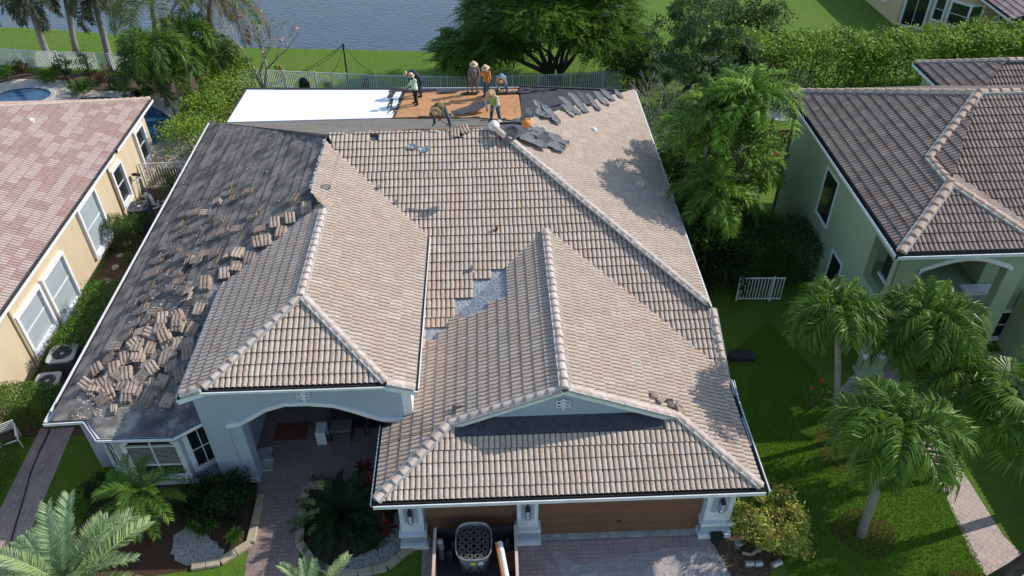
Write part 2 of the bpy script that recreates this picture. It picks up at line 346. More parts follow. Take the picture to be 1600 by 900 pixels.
def lap_deck(poly, pl, down, mat_, parent, name='underlayment', e=.42, step=.016, seed=1):
    """roofing felt in overlapping laps, each lower edge standing a little proud"""
    rg = random.Random(seed); dn = Vector((*down, 0)); ac = Vector((-dn.y, dn.x, 0)); q = [Vector((*p, 0)).dot(-dn) for p in poly]; a = [Vector((*p, 0)).dot(ac) for p in poly]
    mb = MB(); k = min(q); nseg = 26
    while k < max(q):
        st = step*rg.uniform(.5, 1.6); x = [min(a)+(max(a)-min(a))*i/nseg for i in range(nseg+1)]
        wob = [rg.uniform(-.012, .012) for _ in x]; bz = [rg.uniform(0, .01) for _ in x]
        vs = []
        for i, xa in enumerate(x):
            for dq, dz in ((wob[i], 0), (wob[i], st+bz[i]), (e+.01, .001)):
                p = ac*xa-dn*(k+dq); vs.append((p.x, p.y, pl.z(p.x, p.y)+dz))
        fs = []
        for i in range(nseg):
            b = i*3; fs += [(b, b+3, b+4, b+1), (b+1, b+4, b+5, b+2)]
        mb.add(vs, fs); k += e
    me = bpy.data.meshes.new(name); me.from_pydata(mb.v, [], mb.f); me.update(); inset_clip(me, poly)
    return link(name, me, mat_, parent)
def ridge(a, b, parent, mat_=None, r=.125, L=.36, name='ridge_tiles', mortar=True, up=True, seed=0):
    """overlapping half-round cap tiles from a (low) to b (high) on a mortar bed"""
    a = Vector(a); b = Vector(b); d = b-a; n = max(1, round(d.length/L)); st = d/n; dn = d.normalized()
    side = dn.cross(Vector((0, 0, 1))).normalized(); u = side.cross(dn); mb = MB(); rg = random.Random(seed)
    k = 9
    for i in range(n):
        p0 = a+st*i-dn*.03; p1 = a+st*(i+1)+dn*.02; vs = []; jx = side*rg.uniform(-.012, .012)
        for (p, rr, zz) in ((p0, r*.86, -.02), (p0, r*1.04, .02), (p0+dn*.04, r*1.04, .02), (p1, r*.86, -.015)):
            for j in range(k):
                t = pi*j/(k-1); vs.append(p+jx+side*(cos(t)*rr)+u*(sin(t)*rr*.95+zz-.03))
        fs = [(s_*k+j, s_*k+j+1, (s_+1)*k+j+1, (s_+1)*k+j) for s_ in range(3) for j in range(k-1)]
        mb.add(vs, fs)
    o = mb.build(name, mat_ or M['cap'], parent, smooth=False)
    for p in o.data.polygons: p.use_smooth = True
    if mortar:
        m2 = MB(); m2.beam(a+u*-.0+u*.0, b, r*2.35, .09, up=u); m2.build('mortar_bed', M['mortar'], o)
    return o
def gutter(a, b, parent, out, mat_=None, name='gutter', hgt=.13, wd=.13):
    a = Vector(a); b = Vector(b); o = Vector((*out, 0)).normalized(); mb = MB()
    mb.beam(a+o*wd+Vector((0, 0, -hgt/2)), b+o*wd+Vector((0, 0, -hgt/2)), .018, hgt)
    mb.beam(a+o*(wd+.012)+Vector((0, 0, -.012)), b+o*(wd+.012)+Vector((0, 0, -.012)), .03, .022)
    g = mb.build(name, mat_ or M['trim'], parent)
    m2 = MB(); m2.beam(a+o*-.01+Vector((0, 0, -hgt/2-.02)), b+o*-.01+Vector((0, 0, -hgt/2-.02)), .03, hgt+.06); m2.beam(a+o*wd/2+Vector((0, 0, -hgt+.02)), b+o*wd/2+Vector((0, 0, -hgt+.02)), wd-.03, .02); m2.build('gutter_floor', M['dirt_shade'], g)
    return g
# ---------------------------------------------------------------- plants
def unit(v): return v/np.maximum(np.linalg.norm(v, axis=-1, keepdims=True), 1e-9)
def leaves_mesh(P, size, rg, up=.5, asp=.45, clump=None, droop=0., att=None):
    """one folded leaf (two quads as a rhomb strip) at each point"""
    n = len(P); nrm = unit(rg.normal(size=(n, 3))+np.array((0, 0, up*2)))
    t = unit(np.cross(nrm, rg.normal(size=(n, 3)))); t[:, 2] -= droop; t = unit(t); s = unit(np.cross(nrm, t)); nrm = np.cross(t, s)
    L = (size*rg.uniform(.6, 1.3, n))[:, None]; W = L*asp/2
    a = P-t*L*.5; b = P+s*W-nrm*W*.3; c = P+t*L*.5-nrm*L*.12; d = P-s*W-nrm*W*.3
    V = np.stack([a, b, c, d], 1).reshape(-1, 3); F = np.arange(n*4).reshape(-1, 4)
    if att is None: att = rg.random(n)
    return V, F, att
def cloud(name, blobs, n, size, mat_, parent=None, seed=0, up=.6, asp=.45, shell=.55, clumps=14, csz=.42, droop=0., flat=1., tips=True):
    """crown of leaf clumps: clump centres on the blobs' outer shells, leaves gathered round them"""
    rg = np.random.default_rng(seed+100); PS = []; AT = []
    vol = np.array([b[3]*b[4]*b[5] if len(b) > 5 else b[3]**3 for b in blobs])**(2/3); vol = vol/vol.sum()
    for b, fr in zip(blobs, vol):
        c = np.array(b[:3]); r = np.array(b[3:6]) if len(b) > 5 else np.array([b[3]]*3)
        nc = max(5, int(clumps*fr*len(blobs))); d = unit(rg.normal(size=(nc, 3))); rad = rg.uniform(shell, 1.02, nc)[:, None]
        cc = c+d*rad*r; cz = csz*rg.uniform(.6, 1.4, nc)*float(r.mean()); ca = np.clip(rg.normal(.5, .25, nc), 0, 1)
        m = int(n*fr); idx = rg.integers(0, nc, m)
        p = cc[idx]+unit(rg.normal(size=(m, 3)))*(rg.random((m, 1))**.5)*cz[idx][:, None]*np.array((1, 1, .7*flat))
        PS.append(p); AT.append(np.clip(ca[idx]+rg.normal(0, .18, m), 0, 1))
    P = np.concatenate(PS); A = np.concatenate(AT)
    P[:, 2] = np.maximum(P[:, 2], .03)
    V, F, A = leaves_mesh(P, size, rg, up, asp, droop=droop, att=A)
    return link(name, npmesh(name, V, F, A), mat_, parent)
def limbs(base, tips, r0, parent, mat_, name='trunk', seed=0, fork=.35, n=7, wob=.12):
    """tapered trunk splitting into limbs that reach the tips"""
    rg = random.Random(seed); mb = MB(); base = Vector(base)
    cen = sum((Vector(t) for t in tips), Vector())/len(tips); f = base.lerp(cen, fork); f += Vector((rg.uniform(-.1, .1), rg.uniform(-.1, .1), 0))
    mb.tube([base-Vector((0, 0, .05)), base.lerp(f, .15), base.lerp(f, .55), f], [r0*1.35, r0, r0*.88, r0*.8], n)
    for t in tips:
        t = Vector(t); pts = []; rr = []
        for i in range(6):
            k = i/5; p = f.lerp(t, k); p.z += sin(k*pi)*.12*(t-f).length; p += Vector((rg.uniform(-wob, wob), rg.uniform(-wob, wob), rg.uniform(-wob, wob)))*(0 < i < 5)
            pts.append(p); rr.append(r0*(.62*(1-k)+.06))
        mb.tube(pts, rr, 6)
        for q in range(2):
            k = rg.uniform(.4, .8); p = f.lerp(t, k); e2 = p+Vector((rg.uniform(-1, 1), rg.uniform(-1, 1), rg.uniform(.1, .9)))*(t-f).length*.35
            mb.tube([p, p.lerp(e2, .5)+Vector((0, 0, .05)), e2], [r0*.22, r0*.15, r0*.05], 5)
    return mb.build(name, mat_, parent, smooth=True)
def frond_mesh(L=2.2, elev=.9, curl=1.9, nl=46, ll=.55, lw=.035, plum=.5, hang=.5, seed=0, stem=.12, tipn=.55, rr=.018, fold=.35, vshape=.55):
    """palm leaf growing from the origin towards +X"""
    rg = np.random.default_rng(seed); n = 22; T = np.linspace(0, 1, n); ang = elev-curl*T**1.25
    dx = np.cos(ang)*L/n; dz = np.sin(ang)*L/n; X = np.concatenate([[0], np.cumsum(dx)])[:n]; Z = np.concatenate([[0], np.cumsum(dz)])[:n]
    sw = rg.normal(0, .06); Y = sw*L*T**2
    cur = np.stack([X, Y, Z], 1)
    t = np.linspace(stem, 1., nl); t = np.repeat(t, 2); side = np.tile([1., -1.], nl); t = np.clip(t+rg.normal(0, .006, len(t)), 0, 1)
    base = np.stack([np.interp(t, T, cur[:, k]) for k in range(3)], 1)
    tt = np.clip(t+.03, 0, 1); tb = np.clip(t-.03, 0, 1)
    tan = unit(np.stack([np.interp(tt, T, cur[:, k]) for k in range(3)], 1)-np.stack([np.interp(tb, T, cur[:, k]) for k in range(3)], 1))
    sd = np.array((0, 1., 0)); upv = unit(np.cross(tan, sd[None, :])); upv = -upv*np.sign(upv[:, 2:3]+1e-9)*-1
    prof = np.sin(np.clip((t-stem)/(1-stem), 0, 1)*pi*.86+.28)**.7; ln = ll*(.35+.65*prof)*rg.uniform(.85, 1.1, len(t))
    pl = rg.normal(0, plum, len(t))
    dirv = unit(sd[None, :]*side[:, None]*1.+tan*(tipn+.5*t[:, None])+upv*(vshape+pl)[:, None])
    mid = base+dirv*ln[:, None]*.5; d2 = dirv.copy(); d2[:, 2] -= hang*(1+rg.uniform(-.3, .3, len(t))); d2 = unit(d2); tip = mid+d2*ln[:, None]*.55
    wv_ = unit(np.cross(dirv, upv+rg.normal(0, fold, (len(t), 3))))*lw/2
    q = len(t)
    V = np.concatenate([base+wv_*.5, base-wv_*.5, mid+wv_, mid-wv_, tip+wv_*.12, tip-wv_*.12]); i = np.arange(q)
    F = np.concatenate([np.stack([i, i+q, i+3*q, i+2*q], 1), np.stack([i+2*q, i+3*q, i+5*q, i+4*q], 1)])
    A = np.tile(rg.random(q), 2)
    # rachis: square tube
    r = rr*(1-.8*T); k = len(V); ring = []
    for (sy, sz) in ((1, 1), (-1, 1), (-1, -1), (1, -1)): ring.append(cur+np.stack([0*T, sy*r, sz*r], 1))
    V = np.concatenate([V]+ring); j = np.arange(n-1); FF = []
    for a_ in range(4):
        b_ = (a_+1) % 4; FF.append(np.stack([k+a_*n+j, k+b_*n+j, k+b_*n+j+1, k+a_*n+j+1], 1))
    FF = np.concatenate(FF); F = np.concatenate([F, FF]); A = np.concatenate([A, np.full(len(FF), .9)])
    return npmesh('frond', V, F, A)
def palm(name, base, top, nf, meshes, mats, label, cat='palm tree', group=None, r0=.14, r1=.09, bark='palm_bark', shaft=0., seed=0, tilt=(-.35, .25), scale=1., young=None, curve=.15, rot0=None, bulge=0., dead=0):
    """trunk + separately turned fronds"""
    rg = random.Random(seed); base = Vector(base); top = Vector(top)
    root = empty(name, base, label, cat, group); mb = MB(); pts = []; rad = []; d = top-base; n = 10
    for i in range(n+1):
        k = i/n; p = base+d*k; p.x += d.x*curve*(k*k-k)*1.; p.y += d.y*curve*(k*k-k)
        pts.append(p); rad.append((r0+(r1-r0)*k+bulge*sin(k*pi)**2)*(1.25 if i == 0 else 1))
    if d.length > .25: mb.tube(pts, rad, 10); mb.build('trunk', M[bark], root, smooth=True)
    if shaft:
        m2 = MB(); dn = (pts[-1]-pts[-2]).normalized(); m2.tube([top-dn*shaft, top-dn*shaft*.6, top], [r1*1.25, r1*1.2, r1*.6], 8); m2.build('crown_shaft', M['leaf_palm'] if False else M['shaft'], root, smooth=True)
    a = rg.uniform(0, 6.28) if rot0 is None else rot0
    for i in range(nf):
        a += 2.39996; k = i/max(1, nf-1)
        pit = tilt[0]+(tilt[1]-tilt[0])*k+rg.uniform(-.12, .12); me = meshes[rg.randrange(len(meshes))]
        o = bpy.data.objects.new('frond', me); COL.objects.link(o); o.parent = root
        if not me.materials: me.materials.append(mats[0])
        if len(mats) > 1:
            for s_ in o.material_slots: s_.link = 'OBJECT'; s_.material = mats[rg.randrange(len(mats))] if not (dead and i < dead) else M['leaf_brown']
        o.location = top-base+Vector((0, 0, .1*k)); o.rotation_euler = (rg.uniform(-.25, .25), -pit, a+rg.uniform(-.2, .2)); sc = scale*rg.uniform(.82, 1.1)*(1-.12*k); o.scale = (sc, sc, sc)
    if young:
        o = bpy.data.objects.new('spear_leaf', young); COL.objects.link(o); o.parent = root
        if not young.materials: young.materials.append(M['leaf_palm_young'])
        o.location = top-base+Vector((0, 0, .1)); o.rotation_euler = (0, 0, rg.uniform(-1, 1)+.4)
    return root
M['shaft'] = mat('shaft', (.12, .19, .07), .5, (.09, .14, .05), 3)
def bush(name, pt, r, label, leaf, n=1500, size=.09, seed=0, h=None, cat='shrub', group=None, stems=True, blobs=None, **kw):
    pt = Vector(pt); root = empty(name, pt, label, cat, group); h = h or r*1.2
    B = blobs or [(pt.x, pt.y, pt.z+h*.55, r, r, h*.5), (pt.x+r*.3, pt.y-r*.2, pt.z+h*.45, r*.7, r*.7, h*.45), (pt.x-r*.35, pt.y+r*.15, pt.z+h*.5, r*.7, r*.65, h*.5)]
    cloud('foliage', B, n, size, leaf, root, seed=seed, **kw)
    if stems:
        mb = MB(); rg = random.Random(seed)
        for i in range(5):
            a = rg.uniform(0, 6.28); mb.tube([pt, pt+Vector((cos(a)*r*.3, sin(a)*r*.3, h*.4)), pt+Vector((cos(a)*r*.6, sin(a)*r*.6, h*.8))], [.03, .022, .01], 5)
        mb.build('stem', M['bark'], root)
    return root
def boxhedge(name, pts, wd, h, label, leaf, n, size, seed=0, cat='hedge', top=.05, z0=0., group=None, rag=.08):
    """clipped or loose hedge following a polyline"""
    rg = np.random.default_rng(seed); pts = [np.array(p, float) for p in pts]; root = empty(name, (pts[0][0], pts[0][1], z0), label, cat, group)
    seg = [np.linalg.norm(b-a) for a, b in zip(pts, pts[1:])]; tot = sum(seg); P = []; A = []
    for (a, b, L) in zip(pts, pts[1:], seg):
        m = int(n*L/tot); t = rg.uniform(-wd/2/L, 1+wd/2/L, m); d = (b-a)/L; s = np.array((-d[1], d[0])); bump = .5+.5*np.sin(t*L*1.7+rg.uniform(0, 6))*np.sin(t*L*.61+1)
        face = rg.random(m); o = np.where(face < .5, rg.uniform(-.5, .5, m), np.sign(rg.normal(size=m))*(.5-rg.random(m)**2*.18))
        z = np.where(face < .5, h*(1-rg.random(m)**2*.14), rg.uniform(.02, 1, m)*h)+rg.normal(0, rag, m)*.5+bump*rag
        xy = a+d*(t*L)[:, None]+s*(o*(wd+bump*rag*1.5)+rg.normal(0, rag*.5, m))[:, None]
        P.append(np.column_stack([xy, np.maximum(z0+z, z0+.03)])); A.append(np.clip(.5+.35*np.sin(t*L*3.1+o*2)+rg.normal(0, .2, m), 0, 1))
    V, F, A = leaves_mesh(np.concatenate(P), size, rg, .7, .5, att=np.concatenate(A)); link('foliage', npmesh('foliage', V, F, A), leaf, root)
    mb = MB()
    for (a, b, L) in zip(pts, pts[1:], seg):
        for i in range(max(2, int(L/.8))):
            p = a+(b-a)*(i+.5)/max(2, int(L/.8)); mb.tube([(p[0], p[1], z0), (p[0]+.05, p[1], z0+h*.5), (p[0]-.1, p[1]+.1, z0+h*.8)], [.04, .03, .015], 5)
    mb.build('stem', M['bark'], root); return root
def fence(name, pts, h, label, post_gap=2.0, gap=.12, pw=.042, mat_='white', cat='fence', z0=0.):
    root = empty(name, (*pts[0], z0), label, cat)
    pan = MB(); rail = MB(); posts = []
    for a, b in zip(pts, pts[1:]):
        a = Vector((*a, z0)); b = Vector((*b, z0)); L = (b-a).length; d = (b-a)/L
        for z in (h-.02, .12): rail.beam(a+Vector((0, 0, z)), b+Vector((0, 0, z)), .035, .05)
        k = 0
        while k < L:
            p = a+d*k; pan.box(p+Vector((0, 0, h/2+.05)), (pw, pw, h-.16)); k += gap
        for i in range(int(L/post_gap)+1): posts.append(a+d*(i*post_gap))
    pan.build('picket_panel', M[mat_], root); rail.build('rail', M[mat_], root)
    for p in posts: MB().box(p+Vector((0, 0, (h+.06)/2)), (.07, .07, h+.06)).build('post', M[mat_], root)
    return root
# ---------------------------------------------------------------- windows (world space on a vertical wall)
def window(parent, p0, ax, wdt, hgt, out, fr='white', pane='glass', fw=.09, proud=.06, mullv=1, mullh=1, name='window', label=None, arch=0., surround=0., blind=False):
    """p0 = lower-left corner on wall, ax = unit along wall, out = unit outwards"""
    ax = Vector((*ax, 0)).normalized(); out = Vector((*out, 0)).normalized(); Z = Vector((0, 0, 1)); p0 = Vector(p0)
    R = Matrix((ax, out, Z)).transposed()
    def bx(mb, u0, u1, z0, z1, o0, o1): mb.box(p0+ax*(u0+u1)/2+Z*(z0+z1)/2+out*(o0+o1)/2, (abs(u1-u0), abs(o1-o0), abs(z1-z0)), M=R)
    f = MB()
    s = surround or fw
    bx(f, -s, 0, -s, hgt+s, -.01, proud); bx(f, wdt, wdt+s, -s, hgt+s, -.01, proud); bx(f, 0, wdt, hgt, hgt+s, -.01, proud); bx(f, -.03, wdt+.03, -s, 0, -.01, proud+.04)
    o = f.build(name, M[fr], parent)
    if label: o['label'] = label
    g = MB(); bx(g, 0, wdt, 0, hgt, -.01, .006); g.build('pane', M[pane], o)
    b = MB(); t = .035
    for i in range(1, mullv+1): bx(b, wdt*i/(mullv+1)-t/2, wdt*i/(mullv+1)+t/2, 0, hgt, .006, .03)
    for i in range(1, mullh+1): bx(b, 0, wdt, hgt*i/(mullh+1)-t/2, hgt*i/(mullh+1)+t/2, .006, .034)
    bx(b, 0, t, 0, hgt, .006, .03); bx(b, wdt-t, wdt, 0, hgt, .006, .03); bx(b, 0, wdt, 0, t, .006, .032); bx(b, 0, wdt, hgt-t, hgt, .006, .032)
    b.build('sash', M[fr], o); return o
# ================================================================ GROUND
def rough(poly, k=4, j=.07, seed=0):
    rg_ = random.Random(seed); out = []
    for a, b in zip(poly, poly[1:]+poly[:1]):
        for i in range(k): out.append((a[0]+(b[0]-a[0])*i/k+rg_.uniform(-j, j), a[1]+(b[1]-a[1])*i/k+rg_.uniform(-j, j)))
    return out
def sheet(name, poly, z, m, kind='structure', label=None, cat=None, thick=0.):
    bm = bmesh.new(); vs = [bm.verts.new((x, y, z)) for x, y in poly]; f = bm.faces.new(vs); f.normal_update()
    if f.normal.z < 0: f.normal_flip()
    bmesh.ops.triangulate(bm, faces=[f]); me = bpy.data.meshes.new(name); bm.to_mesh(me); bm.free()
    return setp(link(name, me, m), label, cat, None, kind)
def px(*uv, z=0.): return [tuple(at(u, v, z)[:2]) for u, v in uv]
bank = [(-400, 75), (-46, 60.8), (-36, 59.2), (-29.5, 57.9), (-22, 55.8), (-16.2, 54.1), (-5.4, 52.9), (-2.8, 52.5), (3.8, 53.6), (8, 56), (10.6, 58.4), (12, 61.7), (13.6, 68), (16, 80), (22, 110), (60, 200), (160, 400)]
me = bpy.data.meshes.new('ground')
bmg = bmesh.new(); pts = [(-400, -120)]+[(400, -120), (400, 400)]+[(x, y) for x, y in bank[::-1]]
vs = [bmg.verts.new((x, y, 0)) for x, y in pts]; f = bmg.faces.new(vs); f.normal_update()
if f.normal.z < 0: f.normal_flip()
bmesh.ops.triangulate(bmg, faces=[f])
bk = MB(); n = len(bank)
rg = random.Random(3); fine = []
for i in range(n-1):
    a, b = Vector((*bank[i], 0)), Vector((*bank[i+1], 0)); k = max(1, int((b-a).length/1.2)) if i < 13 and i > 0 else 1
    for j in range(k): fine.append(a.lerp(b, j/k))
fine.append(Vector((*bank[-1], 0)))
vs = []
for i, p in enumerate(fine):
    d = (fine[min(i+1, len(fine)-1)]-fine[max(i-1, 0)]).normalized(); o = Vector((-d.y, d.x, 0))
    vs += [p, p+o*(.5+rg.uniform(-.1, .15))+Vector((0, 0, -.22)), p+o*(1.1)+Vector((0, 0, -.75))]
bmg.to_mesh(me); bmg.free()
setp(link('ground', me, M['grass']), kind='structure')
m2 = bpy.data.meshes.new('lake_bank'); m2.from_pydata([tuple(v) for v in vs], [], [(i*3+j, i*3+3+j, i*3+4+j, i*3+1+j) for i in range(len(fine)-1) for j in range(2)]); m2.update()
setp(link('lake_bank', m2, M['grass'], smooth=True), kind='structure')
sheet('lake', [(-500, 50), (-5, 50), (9, 50.5), (120, 300), (300, 600), (-500, 600)], -.35, M['water'])
# side yards / beds / paving, each a sheet ~4 mm above the one below
sheet('side_yard_soil', [(-17.9, 19.3), (-14.0, 19.3), (-14.0, 38.6), (-17.0, 38.6), (-17.9, 38)], .004, M['soil'])
sheet('garden_bed_by_fence', [(-40, 47.2), (-40, 52.2), (-28, 50.7), (-17, 49.2), (-15, 47.6), (-15, 43), (-17, 38.6), (-19.5, 38.6), (-19.5, 42), (-22, 48.0)], .004, M['soil'])
sheet('pool_deck', [(-40, 38), (-17.6, 38), (-15.6, 38), (-15.9, 43.5), (-18.4, 45.8), (-22.2, 47.5), (-26, 48.1), (-27.5, 49.6), (-31, 50.0), (-33, 47.8), (-40, 47.5)], .008, M['deck'])
sheet('left_path', [(-16.62, 19.7), (-15.42, 19.7), (-15.0, 13.5), (-14.7, 8), (-16.0, 8), (-16.4, 13.5)], .008, M['paver_left'])
sheet('front_walk', [(-8.1, 17.3), (-8.2, 16.9), (-7.9, 13.5), (-7.6, 9), (-5.9, 9), (-6.3, 13.4), (-6.55, 16.75), (-5.6, 16.9), (-3.0, 17.1), (-3.0, 21.6), (-9.0, 21.6), (-9.0, 17.3)], .008, M['paver_dark'])
sheet('driveway', [(-2.55, 14.3), (-2.5, 9), (6.95, 9), (6.8, 12.9), (6.45, 14.3)], .008, M['paver'])
sheet('garage_threshold', [(-2.4, 14.7), (-2.4, 14.3), (6.2, 14.3), (6.2, 14.7)], .03, M['concrete'])
sheet('right_path', px((1395, 660), (1450, 640), (1500, 730), (1568, 838), (1600, 868))+[(18, 12.6), (20, 11.5), (20, 9.5)]+px((1545, 905), (1518, 868), (1470, 760), (1440, 700)), .008, M['paver_pale'])
sheet('neighbour_porch_floor', px((1310, 610), (1400, 640), (1600, 640))+[(26, 22), (14.6, 22)], .012, M['paver'])
sheet('left_bed', px((170, 740), (330, 755), (410, 742), (404, 800), (392, 850), (340, 885), (240, 900))+[(-12.2, 12.2), (-13.6, 14.5), (-13.6, 17.5)], .004, M['mulch'])
sheet('gravel_patch', rough(px((268, 838), (290, 824), (318, 838), (342, 852), (352, 872), (322, 886), (285, 884), (268, 866))), .012, M['gravel'])
sheet('island_bed', px((480, 760), (600, 748), (640, 800), (640, 860), (600, 890), (520, 900), (470, 850)), .004, M['mulch'])
sheet('gravel_strip', rough(px((618, 800), (650, 860), (615, 886), (560, 900), (500, 893), (548, 873), (580, 862), (603, 842), (613, 822)), j=.04), .012, M['gravel'])
sheet('palm_mulch_ring', [(11.37+1.0*cos(a)*(1+.1*sin(3*a)), 14.15+.85*sin(a)*(1+.12*cos(4*a))) for a in np.linspace(0, 2*pi, 22)[:-1]], .006, M['mulch_red'])
sheet('palm_mulch_patch', [(11.55+.55*cos(a), 17.5+1.0*sin(a)*(1+.15*cos(3*a))) for a in np.linspace(0, 2*pi, 18)[:-1]], .006, M['mulch_red'])
sheet('shrub_bed', px((1105, 835), (1180, 800), (1240, 860), (1200, 900), (1140, 900)), .005, M['soil'])
sheet('path_end_mulch', px((1470, 895), (1500, 888), (1535, 896))+[(14.6, 12.2), (12.9, 12.2)], .006, M['mulch_red'])
sheet('patio_right', px((1195, 150), (1235, 145), (1232, 190), (1190, 185)), .008, M['concrete'])
# pools: a coping ring with water a little lower
def pool(name, pts, label):
    root = empty(name, (*pts[0], 0), label, 'pool'); c = Vector((sum(p[0] for p in pts)/len(pts), sum(p[1] for p in pts)/len(pts)))
    def off(k): return [tuple(Vector(p)+(Vector(p)-c).normalized()*k) for p in pts]
    O, I = off(.32), off(0); mb = MB(); m = len(pts)
    vs = [(*p, .012) for p in O]+[(*p, .075) for p in off(.27)]+[(*p, .075) for p in I]+[(*p, .02) for p in I]
    mb.add(vs, [(k*m+i, k*m+(i+1) % m, (k+1)*m+(i+1) % m, (k+1)*m+i) for k in range(3) for i in range(m)]); mb.build('coping', M['concrete'], root)
    mb = MB(); J = off(-.16); mb.add([(*p, .05) for p in I]+[(*p, .0125) for p in J], [(i, (i+1) % m, m+(i+1) % m, m+i) for i in range(m)]); mb.build('tile_band', M['pool_tile'], root)
    mb = MB(); mb.add([(*p, .022) for p in off(-.02)], [tuple(range(m))]); mb.build('pool_water', M['pool'], root)
def ell(cx, cy, a, b, rot=0, n=28, k=.0): return [(cx+(a*cos(t)*(1+k*sin(2*t)))*cos(rot)-b*sin(t)*sin(rot), cy+(a*cos(t))*sin(rot)+b*sin(t)*cos(rot)) for t in np.linspace(0, 2*pi, n+1)[:-1]]
p1 = at(42, 146, .03); pool('spa_pool', ell(p1.x-.1, p1.y-.5, 1.75, 1.25), 'small round spa pool beyond the pink tiled roof at the far left')
pool('swimming_pool', ell(-22.2, 43.6, 4.6, 2.35, -.62, 36), 'curved swimming pool with dark blue water and pale coping behind the tan house')

# kerb stones round the planting beds
def kerb(pts, label, group, hgt=.13, wd=.26, L=.55):
    pts = [Vector((*p, 0)) for p in pts]; out = []
    for a, b in zip(pts, pts[1:]):
        n = max(1, round((b-a).length/L))
        for i in range(n): out.append((a.lerp(b, (i+.015)/n), a.lerp(b, (i+.985)/n)))
    root = empty('stone_edging', pts[0], label, 'edging')
    for a, b in out:
        mb = MB(); j = random.uniform(-.008, .008); mb.beam(a+Vector((0, 0, hgt/2+j)), b+Vector((0, 0, hgt/2+j)), wd, hgt); mb.build('kerb_stone', M['kerb'], root, bevel=.02)
kerb(px((408, 775), (404, 800), (392, 850), (345, 880), (300, 887)), 'tan stone edging curving round the dark shrub bed left of the walk', None)
kerb(px((520, 757), (480, 762), (473, 800), (468, 850), (490, 880), (520, 897), (560, 899), (605, 888), (642, 858)), 'tan stone edging enclosing the sago palm island bed', None)
# ================================================================ MAIN HOUSE
HX = empty('main_house', (-3, 17, 0), 'blue grey stucco house being re-roofed, half its roof tiled and half stripped bare', 'house')
zM = Pl(6.85-.425*28.5, 0, .425); zR = Pl(3.8+.422*7.42, -.422, 0); zPR = Pl(6.43-.43*5.95, -.43, 0); zPL = Pl(4.95+.435*9.35, .435, 0)
zPF = Pl(5.2-.46*16.3, 0, .46); zDL = Pl(3.0+.474*14.2, .474, 0); zDF = Pl(3.0-.474*17.3, 0, .474); zB = Pl(6.85+.4375*28.5, 0, -.4375)
zG = Pl(2.75-.425*14.0, 0, .425); zGR = Pl(2.72+.402*7.58, -.402, 0); zGL = Pl(2.75+.402*3.69, .402, 0)
def on(p, x, y, dz=0): return (x, y, p.z(x, y)+dz)
holeA = [tuple(zM.hit(u, v)[:2]) for u, v in ((800, 420), (797, 448), (740, 490), (712, 492), (716, 474), (742, 455), (742, 440), (762, 432))]
holeB = [tuple(zM.hit(u, v)[:2]) for u, v in ((700, 512), (676, 512), (668, 534), (650, 560), (690, 545), (706, 520))]
hG1 = [tuple(zGL.hit(u, v)[:2]) for u, v in ((752, 425), (799, 412), (800, 448), (786, 466), (752, 486), (722, 494), (706, 484))]
hG2 = [tuple(zGL.hit(u, v)[:2]) for u, v in ((668, 510), (706, 512), (684, 530), (668, 530))]
chips = [tuple(zM.hit(u, v)[:2]) for u, v in ((645, 232), (790, 228), (560, 214), (700, 212), (770, 216), (612, 222))]
rgs = random.Random(5)
def skipM(x, y):
    if inpoly((x, y), holeA) or inpoly((x, y), holeB): return True
    return y > 28.2 and rgs.random() < .1
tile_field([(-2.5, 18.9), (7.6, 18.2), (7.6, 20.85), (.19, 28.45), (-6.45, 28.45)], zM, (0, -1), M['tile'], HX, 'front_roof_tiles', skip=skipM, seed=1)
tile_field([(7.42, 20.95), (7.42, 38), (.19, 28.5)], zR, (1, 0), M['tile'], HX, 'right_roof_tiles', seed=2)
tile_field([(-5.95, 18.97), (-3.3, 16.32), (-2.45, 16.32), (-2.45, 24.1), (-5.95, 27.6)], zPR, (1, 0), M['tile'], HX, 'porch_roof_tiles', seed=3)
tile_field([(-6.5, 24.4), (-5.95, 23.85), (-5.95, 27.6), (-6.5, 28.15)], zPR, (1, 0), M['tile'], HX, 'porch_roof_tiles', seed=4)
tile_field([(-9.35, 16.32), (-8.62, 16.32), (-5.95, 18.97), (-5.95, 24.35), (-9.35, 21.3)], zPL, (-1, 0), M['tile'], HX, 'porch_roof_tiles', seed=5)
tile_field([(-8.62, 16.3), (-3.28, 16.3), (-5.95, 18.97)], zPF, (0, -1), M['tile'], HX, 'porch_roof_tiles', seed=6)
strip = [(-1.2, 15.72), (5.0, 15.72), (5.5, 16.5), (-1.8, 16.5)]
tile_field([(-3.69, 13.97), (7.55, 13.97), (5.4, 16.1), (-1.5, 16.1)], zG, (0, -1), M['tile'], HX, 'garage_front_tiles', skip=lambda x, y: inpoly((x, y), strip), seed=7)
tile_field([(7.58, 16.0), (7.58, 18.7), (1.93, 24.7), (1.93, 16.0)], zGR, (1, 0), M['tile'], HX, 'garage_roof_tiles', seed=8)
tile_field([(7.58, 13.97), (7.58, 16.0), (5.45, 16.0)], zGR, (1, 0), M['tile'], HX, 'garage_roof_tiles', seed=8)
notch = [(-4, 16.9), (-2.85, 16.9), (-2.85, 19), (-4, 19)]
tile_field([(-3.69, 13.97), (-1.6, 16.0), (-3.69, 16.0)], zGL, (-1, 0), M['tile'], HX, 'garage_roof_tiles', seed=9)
tile_field([(-3.69, 16.0), (1.88, 16.0), (1.88, 24.7), (-2.45, 20.3), (-3.69, 18.0)], zGL, (-1, 0), M['tile'], HX, 'garage_roof_tiles', skip=lambda x, y: inpoly((x, y), notch) or inpoly((x, y), hG1) or inpoly((x, y), hG2), seed=9)
